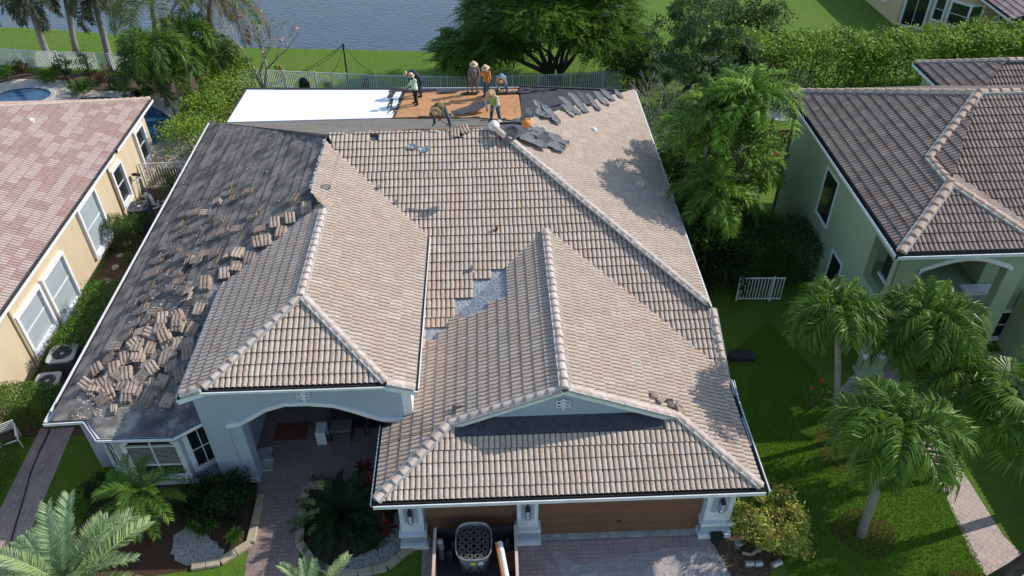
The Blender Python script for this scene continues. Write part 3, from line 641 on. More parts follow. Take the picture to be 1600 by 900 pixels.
# decks below the tiles (closed wooden roof with felt)
def dk(poly, p, m='torn_dark', nm='roof_deck', **k): return deck(poly, p, M[m], HX, nm, **k)
dk([(-2.6, 18.9), (7.55, 18.25), (7.55, 20.8), (.19, 28.5), (-6.5, 28.5)], zM); dk([(7.38, 20.85), (7.38, 38), (.19, 28.5)], zR)
dk([(-5.95, 18.97), (-3.3, 16.35), (-2.5, 16.35), (-2.5, 24.2), (-5.95, 27.8)], zPR, dz=-.03); dk([(-6.5, 24.4), (-5.95, 23.9), (-5.95, 27.8), (-6.5, 28.2)], zPR, dz=-.03)
dk([(-9.3, 16.35), (-8.6, 16.35), (-5.95, 18.97), (-5.95, 24.5), (-9.3, 21.4)], zPL, dz=-.025); dk([(-8.6, 16.35), (-3.3, 16.35), (-5.95, 18.97)], zPF)
dk([(-3.65, 14.02), (7.5, 14.02), (5.3, 16.2), (5.3, 16.6), (-1.45, 16.6), (-1.45, 16.2)], zG, dz=.004); dk([(7.54, 14.05), (7.54, 18.7), (1.9, 24.8), (1.9, 16.05), (5.45, 16.05)], zGR, dz=-.024)
dk([(-3.6, 14.05), (-1.45, 16.05), (1.9, 16.05), (1.9, 24.8), (-2.4, 20.3), (-3.2, 18.0), (-3.2, 16.85), (-3.6, 16.85)], zGL, dz=-.024)
# stripped slopes: felt laps over the deck
dlp = [(-14.2, 17.3), (-6.5, 25.0), (-6.5, 28.5), (-14.2, 37.3)]
dk(dlp, zDL, 'felt', dz=-.03); lap_deck(dlp, zDL, (-1, 0), M['felt'], HX, 'bare_left_slope', step=.028, seed=3)['label'] = 'stripped left slope of overlapping dark felt'
dfp = [(-14.2, 17.3), (-8.6, 17.3), (-5.9, 25.0), (-6.5, 25.0)]
dk(dfp, zDF, 'felt', dz=-.03); lap_deck(dfp, zDF, (0, -1), M['felt_wet'], HX, 'bare_front_slope', e=.5, seed=4)['label'] = 'stripped front corner slope with black wet looking felt'
bp = [(-14.2, 37.3), (-6.5, 28.5), (.19, 28.5), (1.6, 37.0), (1.6, 37.3)]
bp = [(-13.6, 36.9), (-6.5, 28.5), (.19, 28.5), (1.6, 36.9)]
dk(bp, zB, 'felt_grey', dz=-.03); lap_deck(bp[::-1] if False else [(1.6, 36.9), (.19, 28.5), (-6.5, 28.5), (-13.6, 36.9)][::1], zB, (0, 1), M['felt_grey'], HX, 'bare_back_slope', e=.9, step=.006, seed=5)
zW = Pl(3.17+.04*36.9, 0, -.04)
dk([(-13.35, 36.85), (1.62, 36.85), (1.62, 40.3), (-13.35, 40.9)], zW, 'torn_dark', dz=-.01)
mb = MB(); mb.prism([(-13.25, 36.75), (-5.02, 36.75), (-4.75, 40.35), (-13.22, 40.9)], lambda x, y: zW.z(x, y)+.0, lambda x, y: max(zW.z(x, y), zB.z(x, y) if y < 36.9 else 0)+.03)
wm_ = mb.build('white_membrane', M['white_roof'], HX); mb = MB(); rgw = random.Random(4)
for y_ in (37.7, 38.6, 39.5):
    for k in range(14): xa = -13.2+k*.6; mb.box((xa+.3, y_+rgw.uniform(-.006, .006), zW.z(0, y_)+.033), (.61, .05, .006+rgw.uniform(0, .004)))
mb.build('membrane_laps', M['trim'], wm_)
zBr = None
# back right slope patch (under the torn felt)
A_, B_, C_ = Vector((.19, 28.5, 6.83)), Vector((1.6, 36.95, 3.15)), Vector((7.42, 38, 3.78))
mb = MB(); mb.add([A_, B_, C_, A_-Vector((0, 0, .15)), B_-Vector((0, 0, .15)), C_-Vector((0, 0, .15))], [(0, 2, 1), (3, 4, 5), (0, 1, 4, 3), (1, 2, 5, 4), (2, 0, 3, 5)]); mb.build('back_hip_deck', M['torn_dark'], HX)
mb = MB(); mb.prism([(1.6, 36.9), (7.35, 38), (7.3, 39.3), (1.6, 40.2)], 3.0, 3.12); mb.build('back_hip_deck', M['torn_dark'], HX)
# orange plywood: one sheet on the slope, one on the low part, each following its deck
orA = [tuple(zB.hit(u, v)[:2]) for u, v in ((617, 177), (700, 182), (745, 184), (812, 189))]
mb = MB(); mb.prism([(orA[0][0], 36.9), orA[0], orA[1], orA[2], (orA[3][0], orA[3][1]), (1.55, 36.9)][::-1], lambda x, y: zB.z(x, y)+.0, lambda x, y: zB.z(x, y)+.03); mb.build('plywood_sheathing', M['plywood'], HX)
mb = MB(); mb.prism([(-4.85, 36.88), (1.55, 36.88), (1.5, 40.1), (-4.55, 39.9)], lambda x, y: zW.z(x, y)-.02, lambda x, y: zW.z(x, y)+.022); mb.build('plywood_sheathing', M['plywood'], HX)
p0, p1 = zB.hit(610, 199.5), zB.hit(765, 197); mb = MB(); mb.beam(on(zB, -3.9, 29.25, .02), on(zB, -.4, 29.2, .02), .16, .03, up=(0, .4, 1)); mb.build('plywood_sheathing', M['plywood'], HX)
# silver valley flashing where tiles are off, and old valley metal by the porch roof
def vall(a, b, w1, w2, nm='valley_flashing', m='flashing', dz=.0, nrm=(0, 0, 1), seed=0, n=14):
    a, b = Vector(a), Vector(b); d = (b-a).normalized(); s = d.cross(Vector(nrm)).normalized(); rg = random.Random(seed); vs = []
    for i in range(n+1):
        p = a.lerp(b, i/n)
        for k in range(6):
            o = -w1+(w1+w2)*k/5; vs.append(p+s*(o*(1+rg.uniform(-.08, .08)))+Vector((0, 0, dz+rg.uniform(0, .028))))
    mb = MB(); mb.add(vs, [(i*6+k, i*6+k+1, i*6+7+k, i*6+6+k) for i in range(n) for k in range(5)]); return mb.build(nm, M[m], HX, smooth=True)
v1, v2 = zM.hit(655, 545), zM.hit(812, 415)
vall(v1+Vector((0, 0, .004)), v2+Vector((0, 0, .004)), .85, .3, nrm=(0, -.425, 1), seed=2, n=20)
rgv = random.Random(8)
def patch_sheet(poly, pl):
    xs = [p[0] for p in poly]; ys = [p[1] for p in poly]; x0, x1, y0, y1 = min(xs)-.2, max(xs)+.25, min(ys)-.25, max(ys)+.25; n = 16
    vs = [(x0+(x1-x0)*i/n, y0+(y1-y0)*j/n) for j in range(n+1) for i in range(n+1)]; keep = lambda x, y: inpoly((x, y), [((p[0]-sum(xs)/len(xs))*1.25+sum(xs)/len(xs), (p[1]-sum(ys)/len(ys))*1.25+sum(ys)/len(ys)) for p in poly])
    mb = MB(); mb.add([(x, y, pl.z(x, y)+.0+rgv.uniform(0, .03)) for x, y in vs], [(j*(n+1)+i, j*(n+1)+i+1, (j+1)*(n+1)+i+1, (j+1)*(n+1)+i) for j in range(n) for i in range(n) if keep(*vs[j*(n+1)+i])]); mb.build('valley_flashing', M['flashing'], HX, smooth=True)
patch_sheet(hG1, zGL); patch_sheet(hG2, zGL)
vall((-9.2, 21.2, 4.95), (-6.2, 24.35, 6.35), .35, .3, 'old_valley_metal', 'metal', dz=.0, nrm=(0, 0, 1), seed=4)
# apron at the foot of the gable
mb = MB(); mb.prism([(-1.35, 15.66), (5.28, 15.66), (5.42, 16.2), (-1.5, 16.2)], lambda x, y: zG.z(x, y)+.005, lambda x, y: zG.z(x, y)+.03); mb.build('gable_apron', M['torn_dark'], HX)
# ridges and hips
R_ = lambda a, b, s=0, **k: ridge(a, b, HX, seed=s, **k)
R_(on(zR, 7.36, 21.0, .07), (.3, 28.35, 6.9), 1); R_((-5.95, 18.9, 6.5), (-5.95, 23.6, 6.5), 3)
R_((-9.25, 15.95+.4, 5.02), (-8.6, 16.32, 5.27), 4, L=.33); R_((-8.55, 16.36, 5.27), (-6.0, 18.9, 6.48), 5); R_((-3.3, 16.36, 5.27), (-5.9, 18.9, 6.48), 6); R_((-2.5, 16.34, 5.0), (-3.25, 16.32, 5.27), 7, L=.38)
R_((1.9, 16.0, 5.08), (1.9, 24.0, 5.08), 8, r=.14)
R_(on(zG, 7.5, 14.02, .07), on(zGR, 5.35, 16.08, .08), 9); R_(on(zGR, 5.4, 16.06, .07), (2.0, 16.06, 5.05), 10)
R_(on(zG, -3.62, 14.02, .07), on(zGL, -1.5, 16.08, .08), 11, r=.14); R_(on(zGL, -1.5, 16.06, .07), (1.8, 16.06, 5.02), 12)
R_(on(zM, 7.6, 18.3, .04), on(zM, 7.55, 20.9, .06), 13, L=.33)
# broken mortar left along the upper porch ridge
for (a, b) in (((-6.52, 24.6), (-6.5, 28.3)),):
    mb = MB(); rg2 = random.Random(2); y = a[1]
    while y < b[1]:
        l = rg2.uniform(.05, .16); mb.box((-6.53+rg2.uniform(-.05, .05), y, 6.7+rg2.uniform(-.02, .03)), (rg2.uniform(.05, .12), l, rg2.uniform(.03, .08)), M=Matrix.Rotation(rg2.uniform(-.5, .5), 3, 'X')); y += l*.9
    mb.build('broken_mortar', M['mortar'], HX)
# gutters and fascia
G_ = lambda a, b, o, **k: gutter(a, b, HX, o, **k)
G_((-3.72, 13.93, 2.75), (7.62, 13.93, 2.75), (0, -1), wd=.08, hgt=.15); G_((-3.74, 16.9, 2.73), (-3.74, 13.92, 2.73), (-1, 0), wd=.05)
G_((7.63, 13.92, 2.7), (7.63, 18.4, 2.7), (1, 0)); G_((7.46, 20.9, 3.78), (7.46, 38, 3.78), (1, 0), wd=.04)
G_((-8.64, 16.25, 5.22), (-3.26, 16.25, 5.22), (0, -1), wd=.07, hgt=.10); G_((-14.22, 17.3, 2.98), (-14.22, 37.3, 2.98), (-1, 0), mat_=M['white'], wd=.15)
G_((-2.42, 16.3, 4.98), (-2.42, 24.0, 4.98), (1, 0), mat_=M['white'], wd=.05, hgt=.1); G_((-9.38, 16.3, 4.92), (-9.38, 21.3, 4.92), (-1, 0), wd=.04)
G_((-3.25, 16.9, 2.95), (-3.25, 18.2, 2.95), (-1, 0), wd=.1)
# rake boards
for nm_, m_, w__, h__, A1, B1 in (('fascia_board', 'trim', .03, .16, (-9.4, 16.24, 4.78), (-8.6, 16.24, 5.08)), ('fascia_board', 'trim', .03, .16, (-3.3, 16.24, 5.08), (-2.4, 16.24, 4.82)), ('fascia_board', 'trim', .04, .13, (1.9, 15.98, 4.93), (5.5, 15.98, 3.47)), ('fascia_board', 'trim', .04, .13, (1.89, 15.985, 4.93), (-1.6, 15.985, 3.5)),
        ('fascia_board', 'trim', .03, .2, (7.48, 38, 3.7), (7.48, 20.9, 3.7)), ('fascia_board', 'trim', .03, .2, (7.66, 20.9, 3.55), (7.66, 18.3, 2.45)), ('fascia_board', 'trim', .04, .2, (-13.3, 40.95, 2.95), (1.6, 40.35, 2.95)), ('drip_edge', 'torn_dark', .06, .1, (-13.35, 41.0, 3.05), (-4.7, 40.45, 3.06)), ('drip_edge', 'torn_dark', .1, .1, (1.6, 40.3, 3.12), (7.3, 39.35, 3.16))):
    mb = MB(); mb.beam(A1, B1, w__, h__); mb.build(nm_, M[m_], HX)
# walls (closed volumes)
W = M['wall']
def wl(poly, z0, z1, nm='wall', m=W): mb = MB(); mb.prism(poly, z0, z1); return mb.build(nm, m, HX)
wl([(-13.75, 20), (-8.6, 20), (-8.6, 21.7), (-3.0, 21.7), (-3.0, 20), (7.0, 20), (7.0, 37), (-13.75, 36.3)], 0, 2.95)
wl([(-8.4, 21.9), (-3.0, 21.9), (-3.0, 27), (-6, 27)], 2.9, 4.9)
# soffit under main left eave
wl([(-14.15, 18.2), (-13.7, 18.2), (-13.7, 36.6), (-14.15, 36.9)], 2.82, 2.86, 'soffit', M['trim'])
# garage body
wl([(-3.05, 14.61), (7.0, 14.61), (7.0, 20), (-3.05, 20)], 0, 2.55)
wl([(-3.6, 14.0), (7.5, 14.0), (7.5, 15.0), (-3.6, 15.0)], 2.56, 2.6, 'soffit', M['trim'])
wl([(-3.1, 14.42), (7.05, 14.42), (7.05, 14.6), (-3.1, 14.6)], 2.41, 2.557, 'lintel', M['trim'])
# gable wall, moulding
mb = MB(); mb.add([(-1.6, 16.22, 3.5), (5.4, 16.22, 3.5), (1.9, 16.22, 4.98), (-1.6, 16.5, 3.5), (5.4, 16.5, 3.5), (1.9, 16.5, 4.98)], [(0, 1, 2), (5, 4, 3), (0, 3, 4, 1), (1, 4, 5, 2), (2, 5, 3, 0)]); mb.build('gable_wall', W, HX)
def medallion(c, s=1.):
    mb = MB(); c = Vector(c); R = Matrix.Rotation(-pi/2, 3, 'X').inverted()
    R = Matrix(((1, 0, 0), (0, 0, -1), (0, 1, 0)))
    def ring(dx, dz, r, t, sx=1, sz=1):
        pts = [c+Vector(((dx+cos(a)*r*sx)*s, -.03, (dz+sin(a)*r*sz)*s)) for a in np.linspace(0, 2*pi, 13)]; mb.tube(pts, t*s, 6, cap=False)
    for sx in (-1, 1):
        ring(sx*.13, .085, .075, .022); ring(sx*.12, -.06, .07, .022, 1.1, .8)
        mb.tube([c+Vector((sx*.03*s, -.03, .20*s)), c+Vector((sx*.07*s, -.03, .16*s)), c+Vector((sx*.03*s, -.03, .05*s))], [.02*s, .028*s, .02*s], 6)
    for dz in (.19, .08, -.03, -.12, -.2): mb.box(c+Vector((0, -.02, dz*s)), ((.10 if abs(dz) < .15 else .06)*s, .05, .09*s))
    mb.lathe(c+Vector((0, -.0, 0)), [(.06*s, 0), (.05*s, .05), (.02*s, .07)], 12, M=R); return mb.build('wall_ornament', M['trim'], HX, smooth=False)
q = aty(880, 631, 16.2); medallion((q.x, 16.2, q.z), 1.05)
q = aty(474, 613, 16.98); 
# ---------------- porch: arched wall, pier, side walls, back wall
YW = 16.92
arch = [(-8.35, 3.3), (-7.95, 3.42), (-7.45, 3.75), (-6.95, 4.02), (-6.4, 4.18), (-5.9, 4.22), (-5.4, 4.16), (-4.9, 3.98), (-4.4, 3.72), (-3.95, 3.52), (-3.5, 3.44), (-3.1, 3.42)]
ap = [(u, v) for u, v in ((355, 667), (375, 663), (395, 653), (415, 641), (445, 632.5), (480, 631.5), (520, 634), (550, 642), (575, 650), (595, 655.5), (612, 657.5))]
arch = [(aty(u, v, YW).x, aty(u, v, YW).z) for u, v in ap]
zl, zr = arch[0][1], arch[-1][1]; xl, xr = arch[0][0], max(arch[-1][0], -3.3)
xo = xl+.75                                   # opening's left jamb (pier to its left)
top = 5.05
mb = MB(); mb.add([(xl-.75, YW, top), (xl-.75, YW, zl)]+[(x, YW, z) for x, z in arch]+[(-3.02, YW, zr), (-3.02, YW, top)], []); nn = len(arch)
pts_t = [(xl-.75, zl)]+arch+[(-3.02, zr)]; vs = []; fs = []
for x, z in pts_t: vs += [(x, YW, z), (x, YW, top), (x, YW+.3, z), (x, YW+.3, top)]
for i in range(len(pts_t)-1):
    a = i*4; b = a+4; fs += [(a, b, b+1, a+1), (a+2, a+3, b+3, b+2), (a, a+2, b+2, b), (a+1, b+1, b+3, a+3)]
mb = MB(); mb.add(vs, fs); mb.build('porch_front_wall', W, HX)
# arch moulding, double band
for dz, wd_, pr in ((-.02, .17, .06), (.10, .07, .10)):
    vs = []; fs = []
    for x, z in arch+[(xr+.28, arch[-1][1])]: vs += [(x, YW-pr, z+dz-.0), (x, YW-pr, z+dz+wd_), (x, YW+.0, z+dz), (x, YW+.0, z+dz+wd_)]
    for i in range(len(arch)): a = i*4; b = a+4; fs += [(a, b, b+1, a+1), (a, a+2, b+2, b), (a+1, b+1, b+3, a+3)]
    fs += [(0, 1, 3, 2), (len(vs)-4, len(vs)-2, len(vs)-1, len(vs)-3)]
    mb = MB(); mb.add(vs, fs); mb.build('arch_moulding', M['trim'], HX)
q = aty(474, 618, YW); medallion((q.x, YW, q.z), .95)
wl([(xl-.745, YW+.012), (xl-.004, YW+.012), (xl-.004, 21.7), (xl-.745, 21.7)], 0, top-.012, 'porch_side_wall')
wl([(xl-.0, YW+.04), (xo-.32, YW+.04), (xo-.32, YW+.55), (xl-.0, YW+.55)], 0, zl+.02, 'porch_pier')
wl([(-3.02, YW+.02), (-2.72, YW+.02), (-2.72, 24.0), (-3.02, 24.0)], 2.2, 4.86, 'porch_side_wall', M['white'])
wl([(-9.2, 16.4), (-2.6, 16.4), (-2.6, 21.7), (-9.2, 21.7)], 4.9, 4.94, 'soffit', M['trim'])
wl([(xl, 21.4), (-3.02, 21.4), (-3.02, 21.7), (xl, 21.7)], 0, 4.85, 'porch_back_wall')
# ---------------- bay with windows
b0, b1, b2, b3, b4 = (-13.35, 17.85), (-12.25, 17.0), (-10.2, 17.0), (-9.35, 17.65), (-9.0, 17.65)
mb = MB(); mb.prism([b0, b1, b2, b3, b4, (-9.0, 20), (-13.75, 20), (-13.75, 17.85)], 0, 2.98); mb.build('bay_wall', W, HX)
eav = [(-14.35, 17.2), (-13.1, 17.25), (-12.4, 16.45), (-10.1, 16.42), (-9.3, 17.05), (-8.62, 17.3)]
mb = MB(); mb.prism(eav+[(-8.62, 18.2), (-14.2, 18.2)], 2.86, lambda x, y: 2.9+.07); mb.build('bay_soffit', M['trim'], HX)
mb = MB(); e2 = [(-14.2, 17.3), (-13.05, 17.35), (-12.33, 16.55), (-10.15, 16.52), (-9.35, 17.15), (-8.62, 17.35), (-8.62, 17.9), (-14.0, 17.9)]
mb.prism(e2, 2.93, lambda x, y: max(2.99+(y-16.5)*.03, zDF.z(x, y)+.02)); mb.build('bay_roof', M['felt_wet'], HX)
for a, b in zip(eav, eav[1:]):
    a, b = Vector((*a, 3.02)), Vector((*b, 3.02)); d = (b-a).normalized(); gutter(a-Vector((-d.y, d.x, 0))*.0, b, HX, (d.y, -d.x), wd=.02, hgt=.12)
d = (Vector(b1)-Vector(b0)).normalized(); window(HX, (*(Vector(b0)+d*.35), .55), d, .7, 1.75, (d.y, -d.x), fr='trim', mullh=1, mullv=1, blind=1)
d = (Vector(b3)-Vector(b2)).normalized(); window(HX, (*(Vector(b2)+d*.16), .75), d, .72, 1.65, (d.y, -d.x), fr='trim', mullh=1, mullv=1, surround=.13)
# arched front window
wx0, wx1, wz0, wz1, wr = -12.0, -10.45, .6, 2.12, .36
def archpts(x0, x1, z1, rise, n=12): return [(x0+(x1-x0)*k/n, z1+rise*sin(pi*k/n)**.8) for k in range(n+1)]
inn = archpts(wx0, wx1, wz1, wr); outp = archpts(wx0-.16, wx1+.16, wz1+.04, wr+.12)
mb = MB(); vs = []; fs = []; loopi = [(wx0, wz0)]+inn+[(wx1, wz0)]; loopo = [(wx0-.16, wz0)]+outp+[(wx1+.16, wz0)]
for (a, b), (c, d_) in zip(loopi, loopo): vs += [(a, 16.93, b), (c, 16.93, d_), (a, 17.0, b), (c, 17.0, d_)]
for i in range(len(loopi)-1): a = i*4; b = a+4; fs += [(a, b, b+1, a+1), (a, a+2, b+2, b), (a+1, b+1, b+3, a+3)]
mb.add(vs, fs); mb.box(((wx0+wx1)/2, 16.92, wz0-.06), (wx1-wx0+.4, .14, .12)); wo = mb.build('arched_window', M['trim'], HX)
mb = MB(); mb.add([(a, 16.985, b) for a, b in loopi], [tuple(range(len(loopi)))]); mb.build('pane', M['glass'], wo)
mb = MB(); xm = (wx0+wx1)/2; mb.box((xm, 16.97, (wz0+wz1+wr)/2), (.05, .03, wz1+wr-wz0)); mb.box((xm, 16.968, wz1-.1), (wx1-wx0, .03, .06)); mb.box((xm, 16.969, wz0+.5), (wx1-wx0, .03, .05)); mb.build('sash', M['trim'], wo)
mb = MB()
for k in range(16): mb.box((xm, 16.981, wz0+.55+k*.062), (wx1-wx0-.04, .004, .02))
mb.build('blind', M['ac_grey'], wo)
# ---------------- garage doors, columns, lanterns
def gdoor(x0, x1, nm):
    mb = MB(); hh = 2.38/5
    for k in range(5):
        mb.box(((x0+x1)/2, 14.56, hh*k+hh/2+.03), (x1-x0, .06, hh-.012)); n = round((x1-x0)/.62)
        for i in range(n): mb.box((x0+(x1-x0)*(i+.5)/n, 14.528, hh*k+hh/2+.03), ((x1-x0)/n-.12, .012, hh-.16))
    d = mb.build('garage_door', M['brown_door'], HX, bevel=.006); d['label'] = nm
    MB().box(((x0+x1)/2, 14.51, .62), (.14, .03, .03)).build('door_handle', M['black'], d)
gdoor(-2.36, .38, 'narrow brown garage door behind the trailer'); gdoor(1.1, 6.1, 'wide brown garage door')
def column(x0, x1):
    xc, w_ = (x0+x1)/2, x1-x0; mb = MB(); mb.box((xc, 14.62, 1.3), (w_, .66, 2.1)); c = mb.build('garage_column', M['trim'], HX)
    mb = MB(); mb.box((xc, 14.60, .42), (w_+.10, .72, .54)); mb.build('column_plinth', W, c)
    MB().box((xc, 14.57, .74), (w_+.16, .84, .14)).build('column_band', M['trim'], c, bevel=.015); MB().box((xc, 14.57, .12), (w_+.18, .84, .22)).build('column_base', M['trim'], c, bevel=.015)
    mb = MB(); mb.box((xc, 14.285, 1.75), (w_*.62, .02, 1.0)); mb.lathe((xc, 14.275, 2.25), [(w_*.31, 0), (w_*.31, .02)], 20, M=Matrix(((1, 0, 0), (0, 0, 1), (0, -1, 0)))); mb.build('column_panel', W, c)
    # lantern
    l = MB(); z = 1.62
    l.box((xc, 14.24, z+.42), (.05, .12, .05)); l.lathe((xc, 14.15, z+.24), [(.10, 0), (.085, .12), (.03, .16), (.012, .22)], 4, M=Matrix.Rotation(pi/4, 3, 'Z'))
    for sx, sy in ((-1, -1), (1, -1), (1, 1), (-1, 1)): l.beam((xc+sx*.085, 14.15+sy*.085, z+.25), (xc+sx*.06, 14.15+sy*.06, z-.15), .014, .014)
    for sx in (-1, 1): l.beam((xc-.06, 14.15+sx*.06, z-.15), (xc+.06, 14.15+sx*.06, z-.15), .014, .014); l.beam((xc+sx*.06, 14.09, z-.15), (xc+sx*.06, 14.21, z-.15), .014, .014)
    lo = l.build('wall_lantern', M['black'], c); g = MB(); g.lathe((xc, 14.15, z-.13), [(.075, 0), (.11, .36)], 4, M=Matrix.Rotation(pi/4, 3, 'Z')); g.build('lantern_glass', M['clear'], c)
    return c
column(-3.12, -2.42); column(.42, 1.06); column(6.16, 7.0)
# downspout at the bay, roof vents and vent pipes
mb = MB(); mb.box((-13.0, 17.45, 1.45), (.09, .07, 2.9), rz=.65); mb.build('downspout', M['trim'], HX)
def vent(u, v, pl, kind='pipe'):
    p = pl.hit(u, v); mb = MB()
    if kind == 'dome': mb.lathe(p-Vector((0, 0, .02)), [(.13, 0), (.13, .04), (.09, .06), (.09, .10), (.14, .11), (.13, .15), (.08, .2), (.02, .22)], 14); mb.build('roof_vent', M['white'], HX, smooth=False)
    else:
        mb.lathe(p-Vector((0, 0, .03)), [(.13, 0), (.13, .04), (.06, .10), (.055, .30), (.04, .3)], 10); v_ = mb.build('vent_pipe', M['metal'], HX); v_['label'] = 'short metal vent pipe'
        if kind == 'rust': v_.data.materials[0] = M['rust']
vent(776, 362, zM, 'rust'); vent(738, 424, zM); vent(928, 206, zR, 'dome'); vent(592, 299, zPR); vent(619, 322, zPR)
# ================================================================ TAN HOUSE (left)
TX = empty('tan_house', (-22, 24, 0), 'tan stucco house with pink and cream patchwork tile roof at the left edge', 'house')
ez = 3.6; ex = -17.62; eyb = 38.9
zT = Pl(ez-.43*(-ex), -.43, 0); zT = Pl(ez+.43*ex, -.43, 0); zTb = Pl(ez+.43*eyb, 0, -.43)
def patch(row, col, rg):
    h = np.random.default_rng(42).random((400, 400)); return np.clip(np.where(h[row % 400, (col//2) % 400] < .45, .15, .72)+rg.normal(0, .09, len(row)), 0, .95)
pT = [(ex, 9), (ex, eyb), (ex-10, eyb-10), (ex-10, 9)]
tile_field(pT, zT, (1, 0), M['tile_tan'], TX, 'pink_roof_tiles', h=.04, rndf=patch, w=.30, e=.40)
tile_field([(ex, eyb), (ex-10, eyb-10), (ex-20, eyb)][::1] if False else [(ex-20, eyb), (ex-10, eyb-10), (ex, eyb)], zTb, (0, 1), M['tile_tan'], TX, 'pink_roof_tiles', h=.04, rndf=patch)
deck(pT, zT, M['torn_dark'], TX); deck([(ex-20, eyb), (ex-10, eyb-10), (ex, eyb)], zTb, M['torn_dark'], TX)
zTl = Pl(ez+.43*(20-ex), .43, 0); deck([(ex-20, 9), (ex-10, 9), (ex-10, eyb-10), (ex-20, eyb)], Pl(zT.z(ex-10, 0)-.43*(ex-10), .43, 0), M['tile_tan'], TX, 'roof_deck')
ridge((ex-.05, eyb-.05, ez+.05), (ex-10, eyb-10, ez+4.35), TX, M['cap_warm'], seed=20); ridge((ex-10, 9, ez+4.35), (ex-10, eyb-10, ez+4.35), TX, M['cap_warm'], seed=21)
gutter((ex+.02, 9, ez-.02), (ex+.02, 33.2, ez-.02), TX, (1, 0), mat_=M['white'], wd=.08); gutter((ex+.02, 33.6, ez-.02), (ex+.02, eyb, ez-.02), TX, (1, 0), mat_=M['white'], wd=.08)
mb = MB(); mb.prism([(ex-.42, 9), (ex-.42, eyb-.5), (ex-19, eyb-.5), (ex-19, 9)], 0, ez-.12); mb.build('wall', M['wall_tan'], TX)
wx = ex-.42; M['pale_pane'] = mat('pale_pane', (.40, .46, .49), .12, (.33, .38, .41), 1.0, stretch=(1, 1, 14), spec=.6)
for i, (q, lb) in enumerate((((208, 210, 226, 252), 0), ((172, 271, 192, 320), 0), ((119, 330, 149, 398), 0), ((64, 440, 97, 500), 0), ((24, 498, 53, 553), 0))):
    a = atx(q[0], q[1], wx); b = atx(q[2], q[3], wx); y0 = a.y; z1 = max(a.z, 2.5) if False else a.z; z0 = b.z
    yw = {0: .95, 1: 1.0, 2: 1.7, 3: 1.75, 4: 1.75}[i]
    window(TX, (wx, y0, z0), (0, 1), yw, max(1.2, z1-z0), (1, 0), fr='white', pane='pale_pane' if i > 1 else 'glass', mullh=1, mullv=0, surround=.15, proud=.15)
mb = MB(); mb.tube([(wx+.08, 33.0, ez-.2), (wx+.06, 33.0, ez-.5), (wx+.06, 33.0, .1)], .045, 6); mb.build('downspout', mat('tan_pipe', (.33, .22, .13), .7), TX)
q = atx(15, 470, wx); mb = MB(); mb.tube([(wx+.06, q.y-.4, ez-.2), (wx+.06, q.y-.4, .1)], .05, 6); mb.build('downspout', M['wall_tan'], TX)
p = zT.hit(50, 190); mb = MB(); mb.lathe(p-Vector((0, 0, .05)), [(.13, 0), (.13, .05), (.08, .08), (.14, .14), (.1, .2), (.02, .22)], 12); mb.build('roof_vent', M['white'], TX)
# ================================================================ GREEN HOUSE (right)
GX = empty('green_house', (14, 21, 0), 'two storey green stucco house with brown barrel tile roof and arched entry', 'house')
gx, gy0, gy1, gz = 13.4, 20.7, 32.9, 6.0
zL = Pl(gz-.43*gx, .43, 0); zF1 = Pl(gz-.43*gy0, 0, .43); zF2 = Pl(7.1-.43*24.9, 0, .43); zK = Pl(gz+.43*gy1, 0, -.43)
ap1, j1, ap2 = (15.9, 23.2), (15.9, 24.9), (18.65, 27.65)
TD = M['tile_dark']
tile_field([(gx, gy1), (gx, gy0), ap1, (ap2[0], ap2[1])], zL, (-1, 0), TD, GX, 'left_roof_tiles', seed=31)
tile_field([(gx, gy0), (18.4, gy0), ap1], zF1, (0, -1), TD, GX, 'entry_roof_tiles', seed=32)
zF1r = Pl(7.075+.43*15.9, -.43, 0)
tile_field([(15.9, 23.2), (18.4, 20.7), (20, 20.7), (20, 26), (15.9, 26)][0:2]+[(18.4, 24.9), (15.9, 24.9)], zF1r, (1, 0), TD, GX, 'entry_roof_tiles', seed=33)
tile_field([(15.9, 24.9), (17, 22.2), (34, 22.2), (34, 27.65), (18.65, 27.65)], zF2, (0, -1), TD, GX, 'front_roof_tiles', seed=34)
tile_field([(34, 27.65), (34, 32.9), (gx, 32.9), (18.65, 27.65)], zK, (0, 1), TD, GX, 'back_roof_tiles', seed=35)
deck([(gx, gy1), (gx, gy0), ap1, ap2], zL, M['torn_dark'], GX); deck([(gx, gy0), (18.4, gy0), ap1], zF1, M['torn_dark'], GX); deck([(16.0, 24.9), (17, 22.2), (34, 22.2), (34, 27.65), (18.65, 27.65)], zF2, M['torn_dark'], GX); deck([(34, 27.65), (34, 32.9), (gx, 32.9), (18.65, 27.65)], zK, M['torn_dark'], GX)
for a, b in (((gx+.05, gy0+.05, gz+.06), (*ap1, 7.13)), ((15.9, 23.2, 7.13), (15.9, 24.9, 7.13)), ((15.9, 24.9, 7.13), (*ap2, 8.32)), ((18.4, 20.75, 6.06), (*ap1, 7.13)), ((gx+.05, gy1-.05, gz+.06), (*ap2, 8.32)), ((*ap2, 8.32), (34, 27.65, 8.32))):
    ridge(a, b, GX, M['cap_warm'], seed=int(a[0]*10), L=.42, r=.15)
gutter((gx, gy0, gz-.02), (gx, gy1, gz-.02), GX, (-1, 0), wd=.12); gutter((gx-.1, gy0, gz-.02), (18.5, gy0, gz-.02), GX, (0, -1), wd=.12); gutter((18.5, 22.2, gz-.02), (34, 22.2, gz-.02), GX, (0, -1), wd=.12)
WG = M['wall_green']
